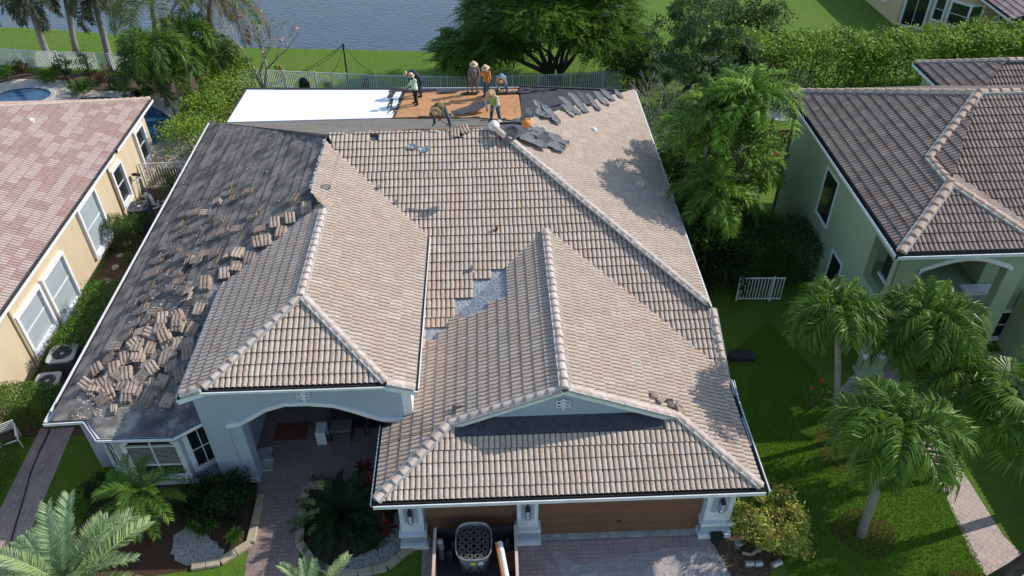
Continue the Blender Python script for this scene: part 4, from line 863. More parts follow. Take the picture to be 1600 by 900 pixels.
# side wall with a recessed notch window near the front
def wg(poly, z0, z1, nm='wall', m=WG): mb = MB(); mb.prism(poly, z0, z1); return mb.build(nm, m, GX)
wg([(13.75, 24.2), (34, 24.2), (34, 32.5), (13.75, 32.5)], 0, 5.9)
wg([(13.75, 21.05), (14.15, 21.05), (14.15, 24.2), (13.75, 24.2)], 0, 5.9) if False else None
# front wing: side wall pieces around the opening
n0 = atx(1345, 412, 13.75); 
wg([(13.75, 21.0), (14.05, 21.0), (14.05, 21.45), (13.75, 21.45)], 0, 5.9, 'entry_pier'); wg([(13.75, 23.0), (14.05, 23.0), (14.05, 24.2), (13.75, 24.2)], 0, 5.9)
wg([(13.75, 21.45), (14.05, 21.45), (14.05, 23.0), (13.75, 23.0)], 5.15, 5.9); wg([(13.75, 21.45), (14.05, 21.45), (14.05, 23.0), (13.75, 23.0)], 2.6, 3.3)
wg([(13.8, 21.5), (18.0, 21.5), (18.0, 24.2), (13.8, 24.2)], 2.75, 2.95, 'balcony_floor'); wg([(18.0, 22.6), (34, 22.6), (34, 24.25), (18.0, 24.25)], 0, 5.9)
# arched front of the entry
def garch(x0, x1, zs, rise, ztop, y, nm):
    n = 14; pts_ = [(x0+(x1-x0)*i/n, zs+rise*sin(pi*i/n)) for i in range(n+1)]; vs = []; fs = []
    for x, z in pts_: vs += [(x, y, z), (x, y, ztop), (x, y+.3, z), (x, y+.3, ztop)]
    for i in range(n): a = i*4; b = a+4; fs += [(a, b, b+1, a+1), (a+2, a+3, b+3, b+2), (a, a+2, b+2, b)]
    mb = MB(); mb.add(vs, fs); mb.build(nm, WG, GX)
    vs = []; fs = []
    for x, z in [(x0-.12, zs-.1)]+pts_+[(x1+.12, zs-.1)]: vs += [(x, y-.06, z), (x, y-.06, z+.17), (x, y, z), (x, y, z+.17)]
    for i in range(n+2): a = i*4; b = a+4; fs += [(a, b, b+1, a+1), (a, a+2, b+2, b), (a+1, b+1, b+3, a+3)]
    mb = MB(); mb.add(vs, fs); mb.build('arch_moulding', M['white'], GX)
garch(14.6, 17.6, 5.0, .42, 5.9, 21.02, 'entry_arch'); wg([(14.05, 21.02), (14.6, 21.02), (14.6, 21.32), (14.05, 21.32)], 0, 5.9, 'entry_pier'); wg([(17.6, 21.02), (18.2, 21.02), (18.2, 21.4), (17.6, 21.4)], 0, 5.9, 'entry_pier')
MB().box((14.1, 21.1, .12), (1.0, .5, .2)).build('pier_base', WG, GX); MB().box((14.1, 21.1, 1.0), (.9, .42, .12)).build('pier_band', M['white'], GX)
# windows
def gw(u, v, u2, v2, wy, mh=1, lb=None, face='side'):
    a = atx(u, v, 13.74); b = atx(u2, v2, 13.74); return a, b
w1 = atx(1305, 258, 13.74); w1b = atx(1283, 325, 13.74)
window(GX, (13.75, 26.7, 2.9), (0, 1), 1.25, 2.1, (-1, 0), fr='trim', mullh=0, mullv=0, surround=.07, proud=.03)
window(GX, (13.75, 24.6, .9), (0, 1), 1.0, 1.6, (-1, 0), fr='trim', mullh=0, mullv=0, surround=.07, proud=.03)
mb = MB(); mb.box((14.35, 22.2, 4.25), (.04, 1.3, 1.5)); mb.build('pane', M['glass'], GX)
mb = MB(); mb.box((14.3, 22.2, 3.45), (.1, 1.5, .08)); mb.build('window_sill', M['white'], GX)
a = aty(1543, 526, 22.58); b = aty(1592, 473, 22.58); window(GX, (a.x, 22.58, a.z), (1, 0), 1.05, 1.3, (0, -1), fr='white', mullh=1, mullv=0, surround=.13)
a = aty(1590, 417, 22.58); window(GX, (a.x, 22.58, a.z), (1, 0), 1.2, .25, (0, -1), fr='white', mullh=0, mullv=0, surround=.1)
mb = MB(); mb.box((17.9, 22.3, 3.0), (1.2, .5, .1)); mb.build('ledge', M['white'], GX)
mb = MB(); mb.box((13.69, 32.3, 2.95), (.07, .09, 5.85)); mb.build('downspout', M['green_dark'], GX); mb = MB(); mb.box((13.69, 21.1, 2.95), (.07, .09, 5.85)); mb.build('downspout', WG, GX)
# second, further roof of the same house
hx, hy = 20.35, 32.95
q0, q1 = at(1440, 108, 6.), at(1467, 134, 6.)
zH = Pl(6-.43*20.3, .43, 0)
tile_field([(20.3, 36.2), (20.3, 31), (34, 31), (34, 36.2)], Pl(6.0+.0*1, 0.0, .0) if False else Pl(6.3-.30*20.3-0, 0, 0) if False else Pl(6-.43*20.3+0, .2150, 0) if False else zH, (-1, 0), TD, GX, 'far_roof_tiles', seed=36) if False else None
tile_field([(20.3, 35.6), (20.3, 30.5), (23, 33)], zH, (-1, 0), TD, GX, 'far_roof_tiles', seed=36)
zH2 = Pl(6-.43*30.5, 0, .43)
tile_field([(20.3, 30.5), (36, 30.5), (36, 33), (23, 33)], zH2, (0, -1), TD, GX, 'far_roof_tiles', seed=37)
zH3 = Pl(6+.43*35.6, 0, -.43); deck([(20.3, 35.6), (23, 33), (36, 33), (36, 35.6)], zH3, TD, GX, 'roof_deck'); deck([(20.3, 30.5), (36, 30.5), (36, 33), (23, 33)], zH2, TD, GX); deck([(20.3, 35.6), (20.3, 30.5), (23, 33)], zH, TD, GX)
ridge((20.35, 35.55, 6.05), (23, 33, 7.2), GX, M['cap_warm'], seed=3); ridge((23, 33, 7.2), (36, 33, 7.2), GX, M['cap_warm'], seed=4)
gutter((20.3, 30.5, 5.98), (20.3, 35.6, 5.98), GX, (-1, 0), wd=.1); wg([(20.7, 30.8), (36, 30.8), (36, 35.2), (20.7, 35.2)], 0, 5.9)
# garage wing reaching forward beside the drive
zg = Pl(2.75-.43*19.4, .43, 0); gp = [(19.4, 20.6), (19.4, 7.5), (23.4, 11.5), (23.4, 20.6)]
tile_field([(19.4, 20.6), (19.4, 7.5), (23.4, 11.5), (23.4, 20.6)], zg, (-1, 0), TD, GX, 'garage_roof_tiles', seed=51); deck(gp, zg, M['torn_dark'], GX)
deck([(19.4, 7.5), (27.4, 7.5), (23.4, 11.5)], Pl(2.75-.43*7.5, 0, .43), TD, GX); deck([(27.4, 7.5), (27.4, 20.6), (23.4, 20.6), (23.4, 11.5)], Pl(2.75+.43*27.4, -.43, 0), TD, GX)
wg([(19.8, 7.9), (27, 7.9), (27, 22.5), (19.8, 22.5)], 0, 2.7, 'garage_wall')
# ================================================================ FAR TAN HOUSE (top right)
FX = empty('far_tan_house', (26, 50, 0), 'beige one storey house with white framed bay windows beyond the long hedge', 'house')
fa = at(1352, 0, 0); fb = at(1398, 40, 0); fc = at(1445, 47, 0); fd = at(1495, 62, 0); fe = at(1530, 68, 0); fg = at(1600, 75, 0)
WF = M['wall_far']
dirw = Vector((fb.x-fa.x, fb.y-fa.y)).normalized(); A0 = Vector((fb.x, fb.y))-dirw*16
foot = [(A0.x, A0.y), (fb.x, fb.y), (fc.x, fc.y), (fd.x, fd.y-.3), (fd.x+1.0, fd.y-.2), (fe.x+.6, fe.y+.5), (fg.x+8, fg.y-1.5), (fg.x+8, fg.y+14), (A0.x+8, A0.y+6)]
mb = MB(); mb.prism(foot, 0, 2.9); mb.build('wall', WF, FX)
def fwin(p, q, u0, wd_, z0, h_, **k):
    p = Vector(p[:2]); q = Vector(q[:2]); d = (q-p).normalized(); o = Vector((d.y, -d.x)); s = p+d*u0; return window(FX, (s.x, s.y, z0), d, wd_, h_, o, surround=.12, **k)
L1 = (Vector((fc.x, fc.y))-Vector((fb.x, fb.y))).length
fwin(fb, fc, .3, L1-.55, .15, 2.2, mullh=0, mullv=1); P5, P6 = Vector(foot[3]), Vector(foot[4])
L2 = (P5-Vector((fc.x, fc.y))).length; fwin(fc, foot[3], .2, L2*.27, .9, 1.5, mullv=0); fwin(fc, foot[3], L2*.27+.6, L2*.5, .9, 1.5, mullv=0)
fwin(foot[3], foot[4], .1, .8, .9, 1.5, mullv=0)
fwin(A0, fb, 12.6, 1.2, 1.0, 1.5, mullv=1, mullh=1)
fwin(foot[5], foot[6], .4, 1.6, .2, 2.2, mullv=1, mullh=1, pane='brown_door')
zs = 3.0; q1, q2, q3 = at(1540, 0, zs), at(1583, 32, zs), at(1660, 50, zs)
rp = Pl(0, 0, 0); dd = Vector((q2.x-q1.x, q2.y-q1.y)).normalized(); nn_ = Vector((-dd.y, dd.x))*-1
if nn_.x < 0: nn_ = -nn_
e0 = Vector((q2.x, q2.y))-dd*20; rpoly = [tuple(e0), (q2.x, q2.y), tuple(Vector((q2.x, q2.y))+nn_*9), tuple(e0+nn_*9)]
zf = Pl(zs-.4*(nn_.x*q2.x+nn_.y*q2.y), .4*nn_.x, .4*nn_.y)
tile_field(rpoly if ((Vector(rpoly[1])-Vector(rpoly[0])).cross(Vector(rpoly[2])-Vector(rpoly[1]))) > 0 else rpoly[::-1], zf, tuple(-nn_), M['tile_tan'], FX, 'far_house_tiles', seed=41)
deck(rpoly, zf, M['torn_dark'], FX); gutter((e0.x, e0.y, zs-.02), (q2.x, q2.y, zs-.02), FX, tuple(-nn_), mat_=M['trim'], wd=.1)
mb = MB(); mb.box((fc.x+.4, fc.y-.5, .05), (2.6, 1.0, .1), rz=-.3); mb.build('door_step', M['concrete'], FX)
# ================================================================ FENCES
fence('picket_fence', [(-37, 53.2), (-30.4, 51.6), (-24.9, 50.75), (-21, 50.0)], 1.25, 'white picket fence behind the pool garden at the far left')
fence('picket_fence', [(-16.6, 48.0), (-14.8, 47.74), (-7, 46.5), (-2.6, 46.0), (3, 45.9), (8.2, 46.2)], 1.2, 'white picket fence along the grass bank behind the re-roofed house')
a, b = at(245, 335, 0), at(318, 330, 0)
fence('picket_gate', [(-17.9, 35.9), (-14.6, 36.1)], 1.5, 'white picket fence between the tan house and the stripped roof', gap=.14, pw=.035)
a, b = at(1150, 470, 0), at(1215, 470, 0); fence('picket_gate', [(a.x, a.y), (b.x+.1, b.y)], 1.25, 'white picket gate in front of the dark hedge beside the green house', gap=.13, pw=.03, post_gap=1.4)
a, b = at(1118, 118, 0), at(1162, 132, 0); fence('picket_fence', [(a.x-6, a.y+1.5), (a.x, a.y), (b.x, b.y), (b.x+4, b.y-1)], 1.2, 'white picket fence in shade under the broad glossy tree')
a, b = at(1225, 140, 0), at(1238, 135, 0)
# ================================================================ PLANTS
def G(u, v): return at(u, v, 0)
def up(b, u, v, dy=0.): return aty(u, v, b.y+dy)
# --- frond meshes, shared by the palms of one kind
queen = [frond_mesh(L=2.45, elev=.85, curl=2.45, nl=76, ll=.88, lw=.048, plum=.6, hang=1.1, seed=i, stem=.12) for i in range(4)]
fox = [frond_mesh(L=2.2, elev=.8, curl=2.3, nl=72, ll=.55, lw=.05, plum=.8, hang=.5, seed=10+i, stem=.10) for i in range(3)]
coco = [frond_mesh(L=4.0, elev=.75, curl=1.7, nl=70, ll=.85, lw=.045, plum=.25, hang=.75, seed=20+i, stem=.12) for i in range(3)]
silver = [frond_mesh(L=3.4, elev=.95, curl=1.1, nl=135, ll=.50, lw=.028, plum=.22, hang=.08, seed=30+i, stem=.12, vshape=.65, rr=.024) for i in range(4)]
robel = [frond_mesh(L=1.7, elev=.85, curl=1.7, nl=54, ll=.32, lw=.024, plum=.15, hang=.35, seed=40+i, stem=.12, vshape=.35, rr=.014) for i in range(3)]
cycad = [frond_mesh(L=1.62, elev=.62, curl=1.05, nl=70, ll=.19, lw=.014, plum=.08, hang=.05, seed=50+i, stem=.06, vshape=.25, rr=.010) for i in range(3)]
areca = [frond_mesh(L=2.3, elev=1.1, curl=1.9, nl=42, ll=.62, lw=.055, plum=.25, hang=.7, seed=60+i, stem=.18) for i in range(4)]
bottle = [frond_mesh(L=2.5, elev=.55, curl=2.1, nl=64, ll=.6, lw=.05, plum=.5, hang=.7, seed=70+i, stem=.1) for i in range(3)]
spear = frond_mesh(L=1.35, elev=1.45, curl=.15, nl=34, ll=.38, lw=.06, plum=.15, hang=-.1, seed=80, stem=.05, tipn=2.2)
def fanmesh(L=1.0, R=.85, n=34, seed=0):
    rg = np.random.default_rng(seed); mb = MB(); pts = [Vector((L*k*cos(.5-.5*k), 0, L*k*sin(.75-.6*k)+.0)) for k in (0, .35, .7, 1)]
    mb.tube(pts, [.02, .016, .013, .01], 4); c = pts[-1]; V = list(mb.v); F = []
    for f in mb.f:
        if len(f) == 4: F.append(f)
    for i in range(n):
        a = -2.5+5.0*i/(n-1); d = Vector((cos(a), sin(a), .10+rg.uniform(-.06, .06))); s = Vector((-sin(a), cos(a), 0)); r = R*rg.uniform(.85, 1.08)*(1-.12*abs(a)/2.5); b = len(V)
        m_ = c+d*r*.55; t_ = c+d*r*.95+Vector((0, 0, -.42*r*rg.uniform(.6, 1.3))); w_ = .032
        V += [tuple(c), tuple(m_+s*w_), tuple(t_), tuple(m_-s*w_-Vector((0, 0, .02)))]; F.append((b, b+1, b+2, b+3))
    return npmesh('fan_frond', V, F, rg.random(len(F)))
fans = [fanmesh(seed=i) for i in range(3)]

# --- three feather palms on the right lawn + the one in front of the porch
b = G(1305, 690); palm('feather_palm', b, up(b, 1308, 492, .5), 15, queen, [M['leaf_palm']], 'slim pale trunked feather palm nearest the green house corner', group='feather palms on the right lawn', r0=.12, r1=.08, seed=1, young=spear, scale=.86, shaft=.8, tilt=(-.5, .25))
b = G(1345, 836); palm('feather_palm', b, up(b, 1398, 672, -.9), 15, queen, [M['leaf_palm']], 'feather palm leaning from a red mulch ring beside the pale path', group='feather palms on the right lawn', r0=.14, r1=.1, seed=2, scale=.98, shaft=.7, tilt=(-.55, .2))
b = G(1418, 690); palm('feather_palm', b, up(b, 1448, 500, .2), 16, queen, [M['leaf_palm']], 'tall feather palm with yellow spear leaf in front of the green arched entry', group='feather palms on the right lawn', r0=.12, r1=.09, seed=3, young=spear, scale=.95, shaft=.8, tilt=(-.5, .25))
b = G(1470, 748); palm('feather_palm', b, up(b, 1492, 590, .9), 15, queen, [M['leaf_palm']], 'feather palm with bright spear leaf standing between the path and the fan palm', group='feather palms on the right lawn', r0=.12, r1=.09, seed=4, young=spear, scale=.9, shaft=.7, tilt=(-.55, .2))
# fan palm, big trunk
b = G(1625, 790); fp = palm('fan_palm', b, up(b, 1610, 640, 0), 26, fans, [M['leaf_palm']], 'round headed fan palm with drooping split leaves at the right edge', r0=.17, r1=.15, seed=5, scale=1.25, tilt=(-.8, .6), bark='bark')
b = G(1555, 912); mb = MB(); tp = Vector((19.2, 13.3, 6.3)); 
palm('leaning_palm', b, tp, 14, queen, [M['leaf_palm']], 'thick brown palm trunk leaning out of frame at the bottom right corner', r0=.24, r1=.17, seed=6, scale=1.2, bark='bark', curve=.05)
# --- bottom left: silver date palm, pygmy palm, and another crown in front of the walk
b = Vector((-11.6, 11.0, 0)); palm('silver_date_palm', b, aty(112, 925, 11.2), 36, silver, [M['leaf_silver'], M['leaf_silver'], M['leaf_silver_tip']], 'large silvery green feather palm filling the bottom left corner', r0=.22, r1=.2, seed=11, tilt=(-.5, .45), scale=.76, bark='bark')
b = G(222, 842); palm('pygmy_date_palm', b, up(b, 222, 778, 0), 20, robel, [M['leaf_mid'], M['leaf_palm']], 'small bright green date palm in front of the arched window', r0=.1, r1=.09, seed=12, tilt=(-.5, .6), scale=1.0, bark='bark')
b = Vector((-6.3, 11.2, 0)); palm('silver_date_palm', b, aty(492, 948, 11.2), 15, silver, [M['leaf_silver'], M['leaf_silver_tip']], 'pale green palm whose frond tips rise over the kerb below the sago', r0=.14, r1=.13, seed=13, tilt=(-.3, .5), scale=.46, bark='bark')
b = G(540, 822); palm('sago_palm', b, b+Vector((0, 0, .45)), 75, cycad, [M['leaf_cycad']], 'dark glossy sago palm filling the kerbed island bed', cat='sago palm', r0=.17, r1=.16, seed=14, tilt=(-.62, .5), scale=1.12, bark='bark')
# --- ti plants by the garage corner
def rosette(name, pts, label, leaf, n=24, L=.5, w=.13, seed=0, cat='plant', h=.8, group=None):
    rg = np.random.default_rng(seed); root = empty(name, (pts[0][0], pts[0][1], 0), label, cat, group); V = []; F = []; st = MB()
    for (x, y, z) in pts:
        st.tube([(x, y, 0), (x+.04, y, z*.5), (x, y, z)], .022, 5)
        for i in range(n):
            a = i*2.4+rg.uniform(-.3, .3); e = rg.uniform(-.3, 1.2); d = np.array((cos(a)*cos(e), sin(a)*cos(e), sin(e))); s = np.array((-sin(a), cos(a), 0)); l = L*rg.uniform(.7, 1.15); c = np.array((x, y, z+.12*rg.random())); k = len(V)
            V += [c, c+d*l*.5+s*w/2, c+d*l+np.array((0, 0, -.12*l)), c+d*l*.5-s*w/2]; F.append((k, k+1, k+2, k+3))
    link('foliage', npmesh('foliage', V, F, rg.random(len(F))), leaf, root); st.build('stem', M['bark'], root); return root
g = [at(*q) for q in ((570, 735, .6), (590, 755, .8), (575, 775, .7), (598, 790, .7), (580, 758, 1.0), (600, 825, .5))]
rosette('ti_plant', [(q.x, q.y, q.z) for q in g], 'dark red leaved ti plants beside the garage corner', M['leaf_red'], 22, .45, .13, 3)
# --- shrubs
B_ = bush
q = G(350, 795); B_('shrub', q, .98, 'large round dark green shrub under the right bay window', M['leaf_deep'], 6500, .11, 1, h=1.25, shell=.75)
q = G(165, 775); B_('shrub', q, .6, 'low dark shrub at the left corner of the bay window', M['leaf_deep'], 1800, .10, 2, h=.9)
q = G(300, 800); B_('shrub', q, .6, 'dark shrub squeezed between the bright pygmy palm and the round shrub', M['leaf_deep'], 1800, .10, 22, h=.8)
q = G(110, 810); B_('shrub', q, .65, 'mid green loose shrub beside the left paver path', M['leaf_mid'], 1500, .10, 3, h=.7)
q = G(318, 838); rosette('croton', [(q.x, q.y, .3), (q.x+.3, q.y+.1, .35), (q.x-.25, q.y+.15, .3)], 'yellow green croton left of the white gravel patch', M['leaf_mid'], 60, .32, .045, 5)
q = G(366, 850); rosette('croton', [(q.x, q.y, .25), (q.x+.1, q.y+.1, .3)], 'small croton inside the curve of the tan edging', M['leaf_lime'], 60, .3, .04, 6)
# variegated shrub right of the garage
q = G(1195, 842); cloud_root = B_('variegated_shrub', q, 1.0, 'yellow and green leaved shrub at the right corner of the garage', M['leaf_croton'], 6500, .13, 7, h=1.9, asp=.4, shell=.8, clumps=34, csz=.28, blobs=[(q.x-.1, q.y+.2, 1.1, 1.15, 1.0, .8), (q.x+.35, q.y-.3, .8, .95, .8, .7), (q.x-.6, q.y+.5, 1.35, .6, .6, .5)])
# left side yard
ha, hb = at(178, 346, 1.3), at(212, 346, 1.3)
boxhedge('clipped_hedge', [(ha.x, ha.y), (hb.x, hb.y)], 1.1, 1.35, 'square clipped green hedge beside the big condenser unit between the houses', M['leaf_dark'], 5200, .075, 11)
boxhedge('clipped_hedge', [tuple(at(128, 520, 1.2)[:2]), tuple(at(165, 462, 1.2)[:2])], 1.7, 1.3, 'bushy hedge with pale tips against the tan wall beyond the condenser', M['leaf_mid'], 12000, .085, 12, rag=.16)
boxhedge('clipped_hedge', [tuple(at(12, 620, 1.1)[:2]), tuple(at(66, 620, 1.1)[:2])], 1.1, 1.2, 'dense clipped hedge in front of the two condenser units at the left', M['leaf_mid'], 9000, .07, 13)
boxhedge('clipped_hedge', [(-18.4, 17.6), (-17.3, 17.6), (-17.35, 14.3)], 1.25, 1.0, 'broad green hedge at the left edge below the white chair', M['leaf_dark'], 7500, .085, 14)
q = G(206, 412); B_('shrub', q, .42, 'small round shrub on the bare soil between the houses', M['leaf_mid'], 900, .07, 15, h=.6)
q = G(300, 300); B_('shrub', q+Vector((-.6, -.4, 0)), .7, 'leafy shrub just past the white gate against the stripped roof eave', M['leaf_mid'], 1600, .09, 16, h=1.4)
# climbing leafy screen from the pool deck to the patio corner
boxhedge('leafy_hedge', [tuple(at(300, 262, 0)[:2]), tuple(at(330, 215, 0)[:2]), tuple(at(378, 152, 0)[:2])], 1.6, 2.1, 'bright leafy hedge between the pool deck and the white patio roof', M['leaf_hedge'], 13000, .15, 17, rag=.35)
# pool garden
for i, (u, v, r, h, lf, lab) in enumerate(((10, 122, 1.2, 1.1, 'leaf_mid', 'tufted green grass clump at the far left behind the spa'), (35, 112, .9, .9, 'leaf_brown', 'rusty brown shrub left of the first palm trunk'), (75, 128, 1.1, 1.0, 'leaf_mid', 'soft green bush below the first palm trunk by the fence'),
        (108, 128, .8, 2.3, 'leaf_deep', 'dark topiary column left of a pair by the pool'), (143, 128, .85, 2.8, 'leaf_deep', 'taller dark topiary column right of a pair by the pool'), (128, 142, 1.2, .9, 'leaf_dark', 'spreading dark plant at the edge of the curved pool'), (165, 128, 1.0, 1.3, 'leaf_brown', 'brownish shrub by the second palm trunk'),
        (185, 140, 1.1, 1.2, 'leaf_deep', 'dark low bush under the foxtail palms'), (215, 158, .8, .8, 'leaf_deep', 'small dark bush right beside the tan house roof corner'), (360, 160, .7, 1.2, 'leaf_brown', 'reddish plant at the left corner of the white patio roof'), (515, 140, .45, 1.0, 'leaf_croton', 'small yellow green bush in front of the rear fence'), (440, 128, .5, 1.5, 'leaf_croton', 'flowering yellow bush beside the bare tree'),
        (573, 140, .35, .9, 'leaf_brown', 'dry brown plant at the foot of the black pole'))):
    q = G(u, v); B_('garden_plant', q, r*.62, lab, M[lf], 900, .13, 40+i, h=h*.85)
def spiky(u, v, L, label, leaf, seed): q = G(u, v); rosette('spiky_plant', [(q.x, q.y, .2)], label, M[leaf], 60, L, .09, seed)
spiky(132, 150, 1.3, 'spiky dark agave like plant leaning over the pool edge', 'leaf_dark', 4); spiky(90, 118, .9, 'pale tufted plant near the white fence post', 'leaf_mid', 5)
# tall palms at the lake side (crowns cut by the top edge)
for i, (u, v, tu, tv, lab, ms, sc) in enumerate(((80, 102, 42, -2, 'grey trunked palm with dark drooping fronds, leftmost by the lake', 'leaf_darkpalm', 1.0), (176, 110, 146, -4, 'grey trunked palm with dark fronds right of the first by the white fence', 'leaf_darkpalm', 1.0))):
    b = G(u, v); palm('lake_palm', b, up(b, tu, tv), 15, bottle, [M[ms]], lab, group='palms by the lake', r0=.24, r1=.16, seed=50+i, scale=sc, tilt=(-.7, .4))
b = G(-12, 100); palm('lake_palm', b, up(b, -8, -12), 13, bottle, [M['leaf_darkpalm']], 'dark palm crown hanging into the top left corner', r0=.22, r1=.15, seed=53, tilt=(-.7, .2))
b = G(120, 84); palm('lake_palm', b, up(b, 98, -28), 13, bottle, [M['leaf_darkpalm']], 'dark fronds hanging between the two grey trunks by the lake', r0=.2, r1=.15, seed=54, tilt=(-.8, .2))
# coconut palms with long yellowing fronds
b = G(262, 165); palm('coconut_palm', b, up(b, 235, -6), 17, coco, [M['leaf_coco']], 'coconut palm with very long arching fronds above the foxtail palms', r0=.17, r1=.12, seed=60, tilt=(-.75, .1), scale=1.0)
b = G(318, 150); palm('coconut_palm', b, up(b, 330, -4), 15, coco, [M['leaf_coco'], M['leaf_brown']], 'coconut palm with yellow brown hanging fronds left of the bare tree', r0=.16, r1=.11, seed=61, tilt=(-.8, 0), scale=1.0)
# foxtail palms
for i, (u, v, tu, tv, lab) in enumerate(((287, 218, 236, 72, 'foxtail palm with curved dark trunk nearest the kidney pool'), (290, 202, 268, 92, 'foxtail palm with straight dark trunk left of the paved corner'), (300, 180, 292, 50, 'foxtail palm in the middle of the clump behind the leafy hedge'), (312, 152, 325, 82, 'foxtail palm on the right of the clump by the leafy hedge'), (262, 150, 222, 108, 'lowest foxtail palm on the left of the clump'))):
    b = G(u, v); palm('foxtail_palm', b, up(b, tu, tv), 18, fox, [M['leaf_palm'], M['leaf_dark']], lab, cat='palm tree', group='foxtail palms beside the pool', r0=.11, r1=.08, seed=70+i, tilt=(-.85, .3), scale=1.12, curve=.5 if i == 0 else .2)
# bare frangipani tree
b = G(412, 140); root = empty('bare_tree', b, 'nearly leafless pale branched tree with few pink flowers by the lake', 'tree'); mb = MB(); rg = random.Random(9); ends = []
def grow(p, d, L, r, dep):
    e = p+d*L+Vector((0, 0, .1*L)); mb.tube([p, p.lerp(e, .5)+Vector((rg.uniform(-.05, .05), rg.uniform(-.05, .05), 0)), e], [r, r*.85, r*.7], 5)
    if dep == 0: ends.append(e); return
    for k in range(rg.choice((2, 2, 3))):
        nd = (d+Vector((rg.uniform(-.75, .75), rg.uniform(-.75, .75), rg.uniform(-.1, .5)))).normalized(); grow(e, nd, L*rg.uniform(.62, .85), r*.66, dep-1)
for d in ((.35, 0, .9), (-.3, .2, .9), (.1, -.35, .9)): grow(b, Vector(d).normalized(), 1.35, .11, 5)
mb.build('trunk', M['pale_bark'], root)
P = np.array([list(e) for e in ends]); sel = P[rng.random(len(P)) < .30]; sel = np.repeat(sel, 3, 0)+rng.normal(0, .09, (len(sel)*3, 3)); V, F, A = leaves_mesh(sel, .22, rng, .5, .35); link('leaf_tufts', npmesh('leaf_tufts', V, F, A), M['leaf_grey'], root)
for k in range(5):
    e = ends[k*17 % len(ends)]; V, F, A = leaves_mesh(np.array([list(e)]*5)+rng.normal(0, .06, (5, 3)), .14, rng, .5, .7); link('flower', npmesh('flower', V, F, A), M['flower_pink'], root)
# --- big feathery shade tree (royal poinciana like) behind the house
def layered(name, label, base, blobs, n, size, leaf, seed, r0, tips, bark='bark', up_=.8, asp=.4, **k):
    root = empty(name, base, label, 'tree'); limbs(base, tips, r0, root, M[bark], seed=seed, fork=k.pop('fork', .3)); cloud('crown', blobs, n, size, M[leaf], root, seed=seed, up=up_, asp=asp, **k); return root
def fclump(name, blobs, nf, nl, L, mat_, parent, seed, ls=.19):
    """feathery crown: flat sprays, each a rachis hung with two ranks of small leaflets"""
    rg = np.random.default_rng(seed); vol = np.array([b[3]*b[4] for b in blobs]); vol = vol/vol.sum(); V = []; A = []
    for b, fr in zip(blobs, vol):
        m = int(nf*fr); d = unit(rg.normal(size=(m, 3))+np.array((0, 0, .5))); c = np.array(b[:3])+d*rg.uniform(.6, 1.02, m)[:, None]*np.array(b[3:6])
        out = unit(d*np.array((1, 1, .25))+rg.normal(0, .35, (m, 3))); out[:, 2] = out[:, 2]*.4-.02; out = unit(out); s = unit(np.cross(out, np.array((0, 0, 1.)))); ln = L*rg.uniform(.7, 1.3, m); shade = rg.random(m)
        for j in range(nl):
            k = (j+.5)/nl
            for sd in (-1, 1):
                base = c+out*(ln*k)[:, None]+np.array((0, 0, -1.))*(ln*k*k*.30)[:, None]; w_ = ls*(1-.55*k)*rg.uniform(.8, 1.2, m); dr = unit(s*sd+out*.45+np.array((0, 0, -.25))+rg.normal(0, .12, (m, 3)))
                tip = base+dr*(w_*2.2)[:, None]; mid = (base+tip)/2; wd = out*(w_*.42)[:, None]
                V.append(np.stack([base, mid-wd, tip, mid+wd], 1)); A.append(np.clip(shade+rg.normal(0, .08, m), 0, 1))
    V = np.concatenate(V).reshape(-1, 3); F = np.arange(len(V)).reshape(-1, 4); return link(name, npmesh(name, V, F, np.concatenate(A)), mat_, parent)
b = G(868, 142)+Vector((0, 1.2, 0))
def wp(u, v, dy, base=b): q = aty(u, v, base.y+dy); return (q.x, q.y, q.z)
root = empty('feathery_shade_tree', b, 'wide spreading feathery leaved tree with forked trunk behind the workers', 'tree')
tips = [wp(*q) for q in ((760, 60, 0), (800, 20, 1), (850, 0, 2), (905, 10, .5), (960, 40, 0), (830, 60, -1), (900, 60, -1.5), (720, 90, .5))]
limbs(b, tips[:4]+tips[7:], .26, root, M['bark'], seed=2, fork=.12); limbs(b+Vector((.25, 0, 0)), tips[3:7], .24, root, M['bark'], seed=3, fork=.16, name='trunk')
bl = [(*wp(u, v, dy), rx, ry, rz) for u, v, dy, rx, ry, rz in ((745, 70, 0, 2.5, 2.2, .9), (795, 15, .5, 2.8, 2.5, 1.1), (860, -15, 1.5, 3.2, 2.6, 1.2), (925, 10, .5, 2.9, 2.5, 1.1), (962, 60, 0, 2.2, 2.0, .9), (850, 22, -1.0, 3.0, 2.2, .9), (785, 62, -.5, 2.0, 1.8, .6), (918, 52, -1.2, 2.1, 1.9, .6), (722, 88, .5, 1.5, 1.4, .5), (978, 88, .3, 1.2, 1.2, .5), (840, -70, 2, 3.5, 3, 1.3), (930, -50, 2, 3, 3, 1.3))]
fclump('crown', bl, 5200, 9, 1.05, M['leaf_feather'], root, 5)
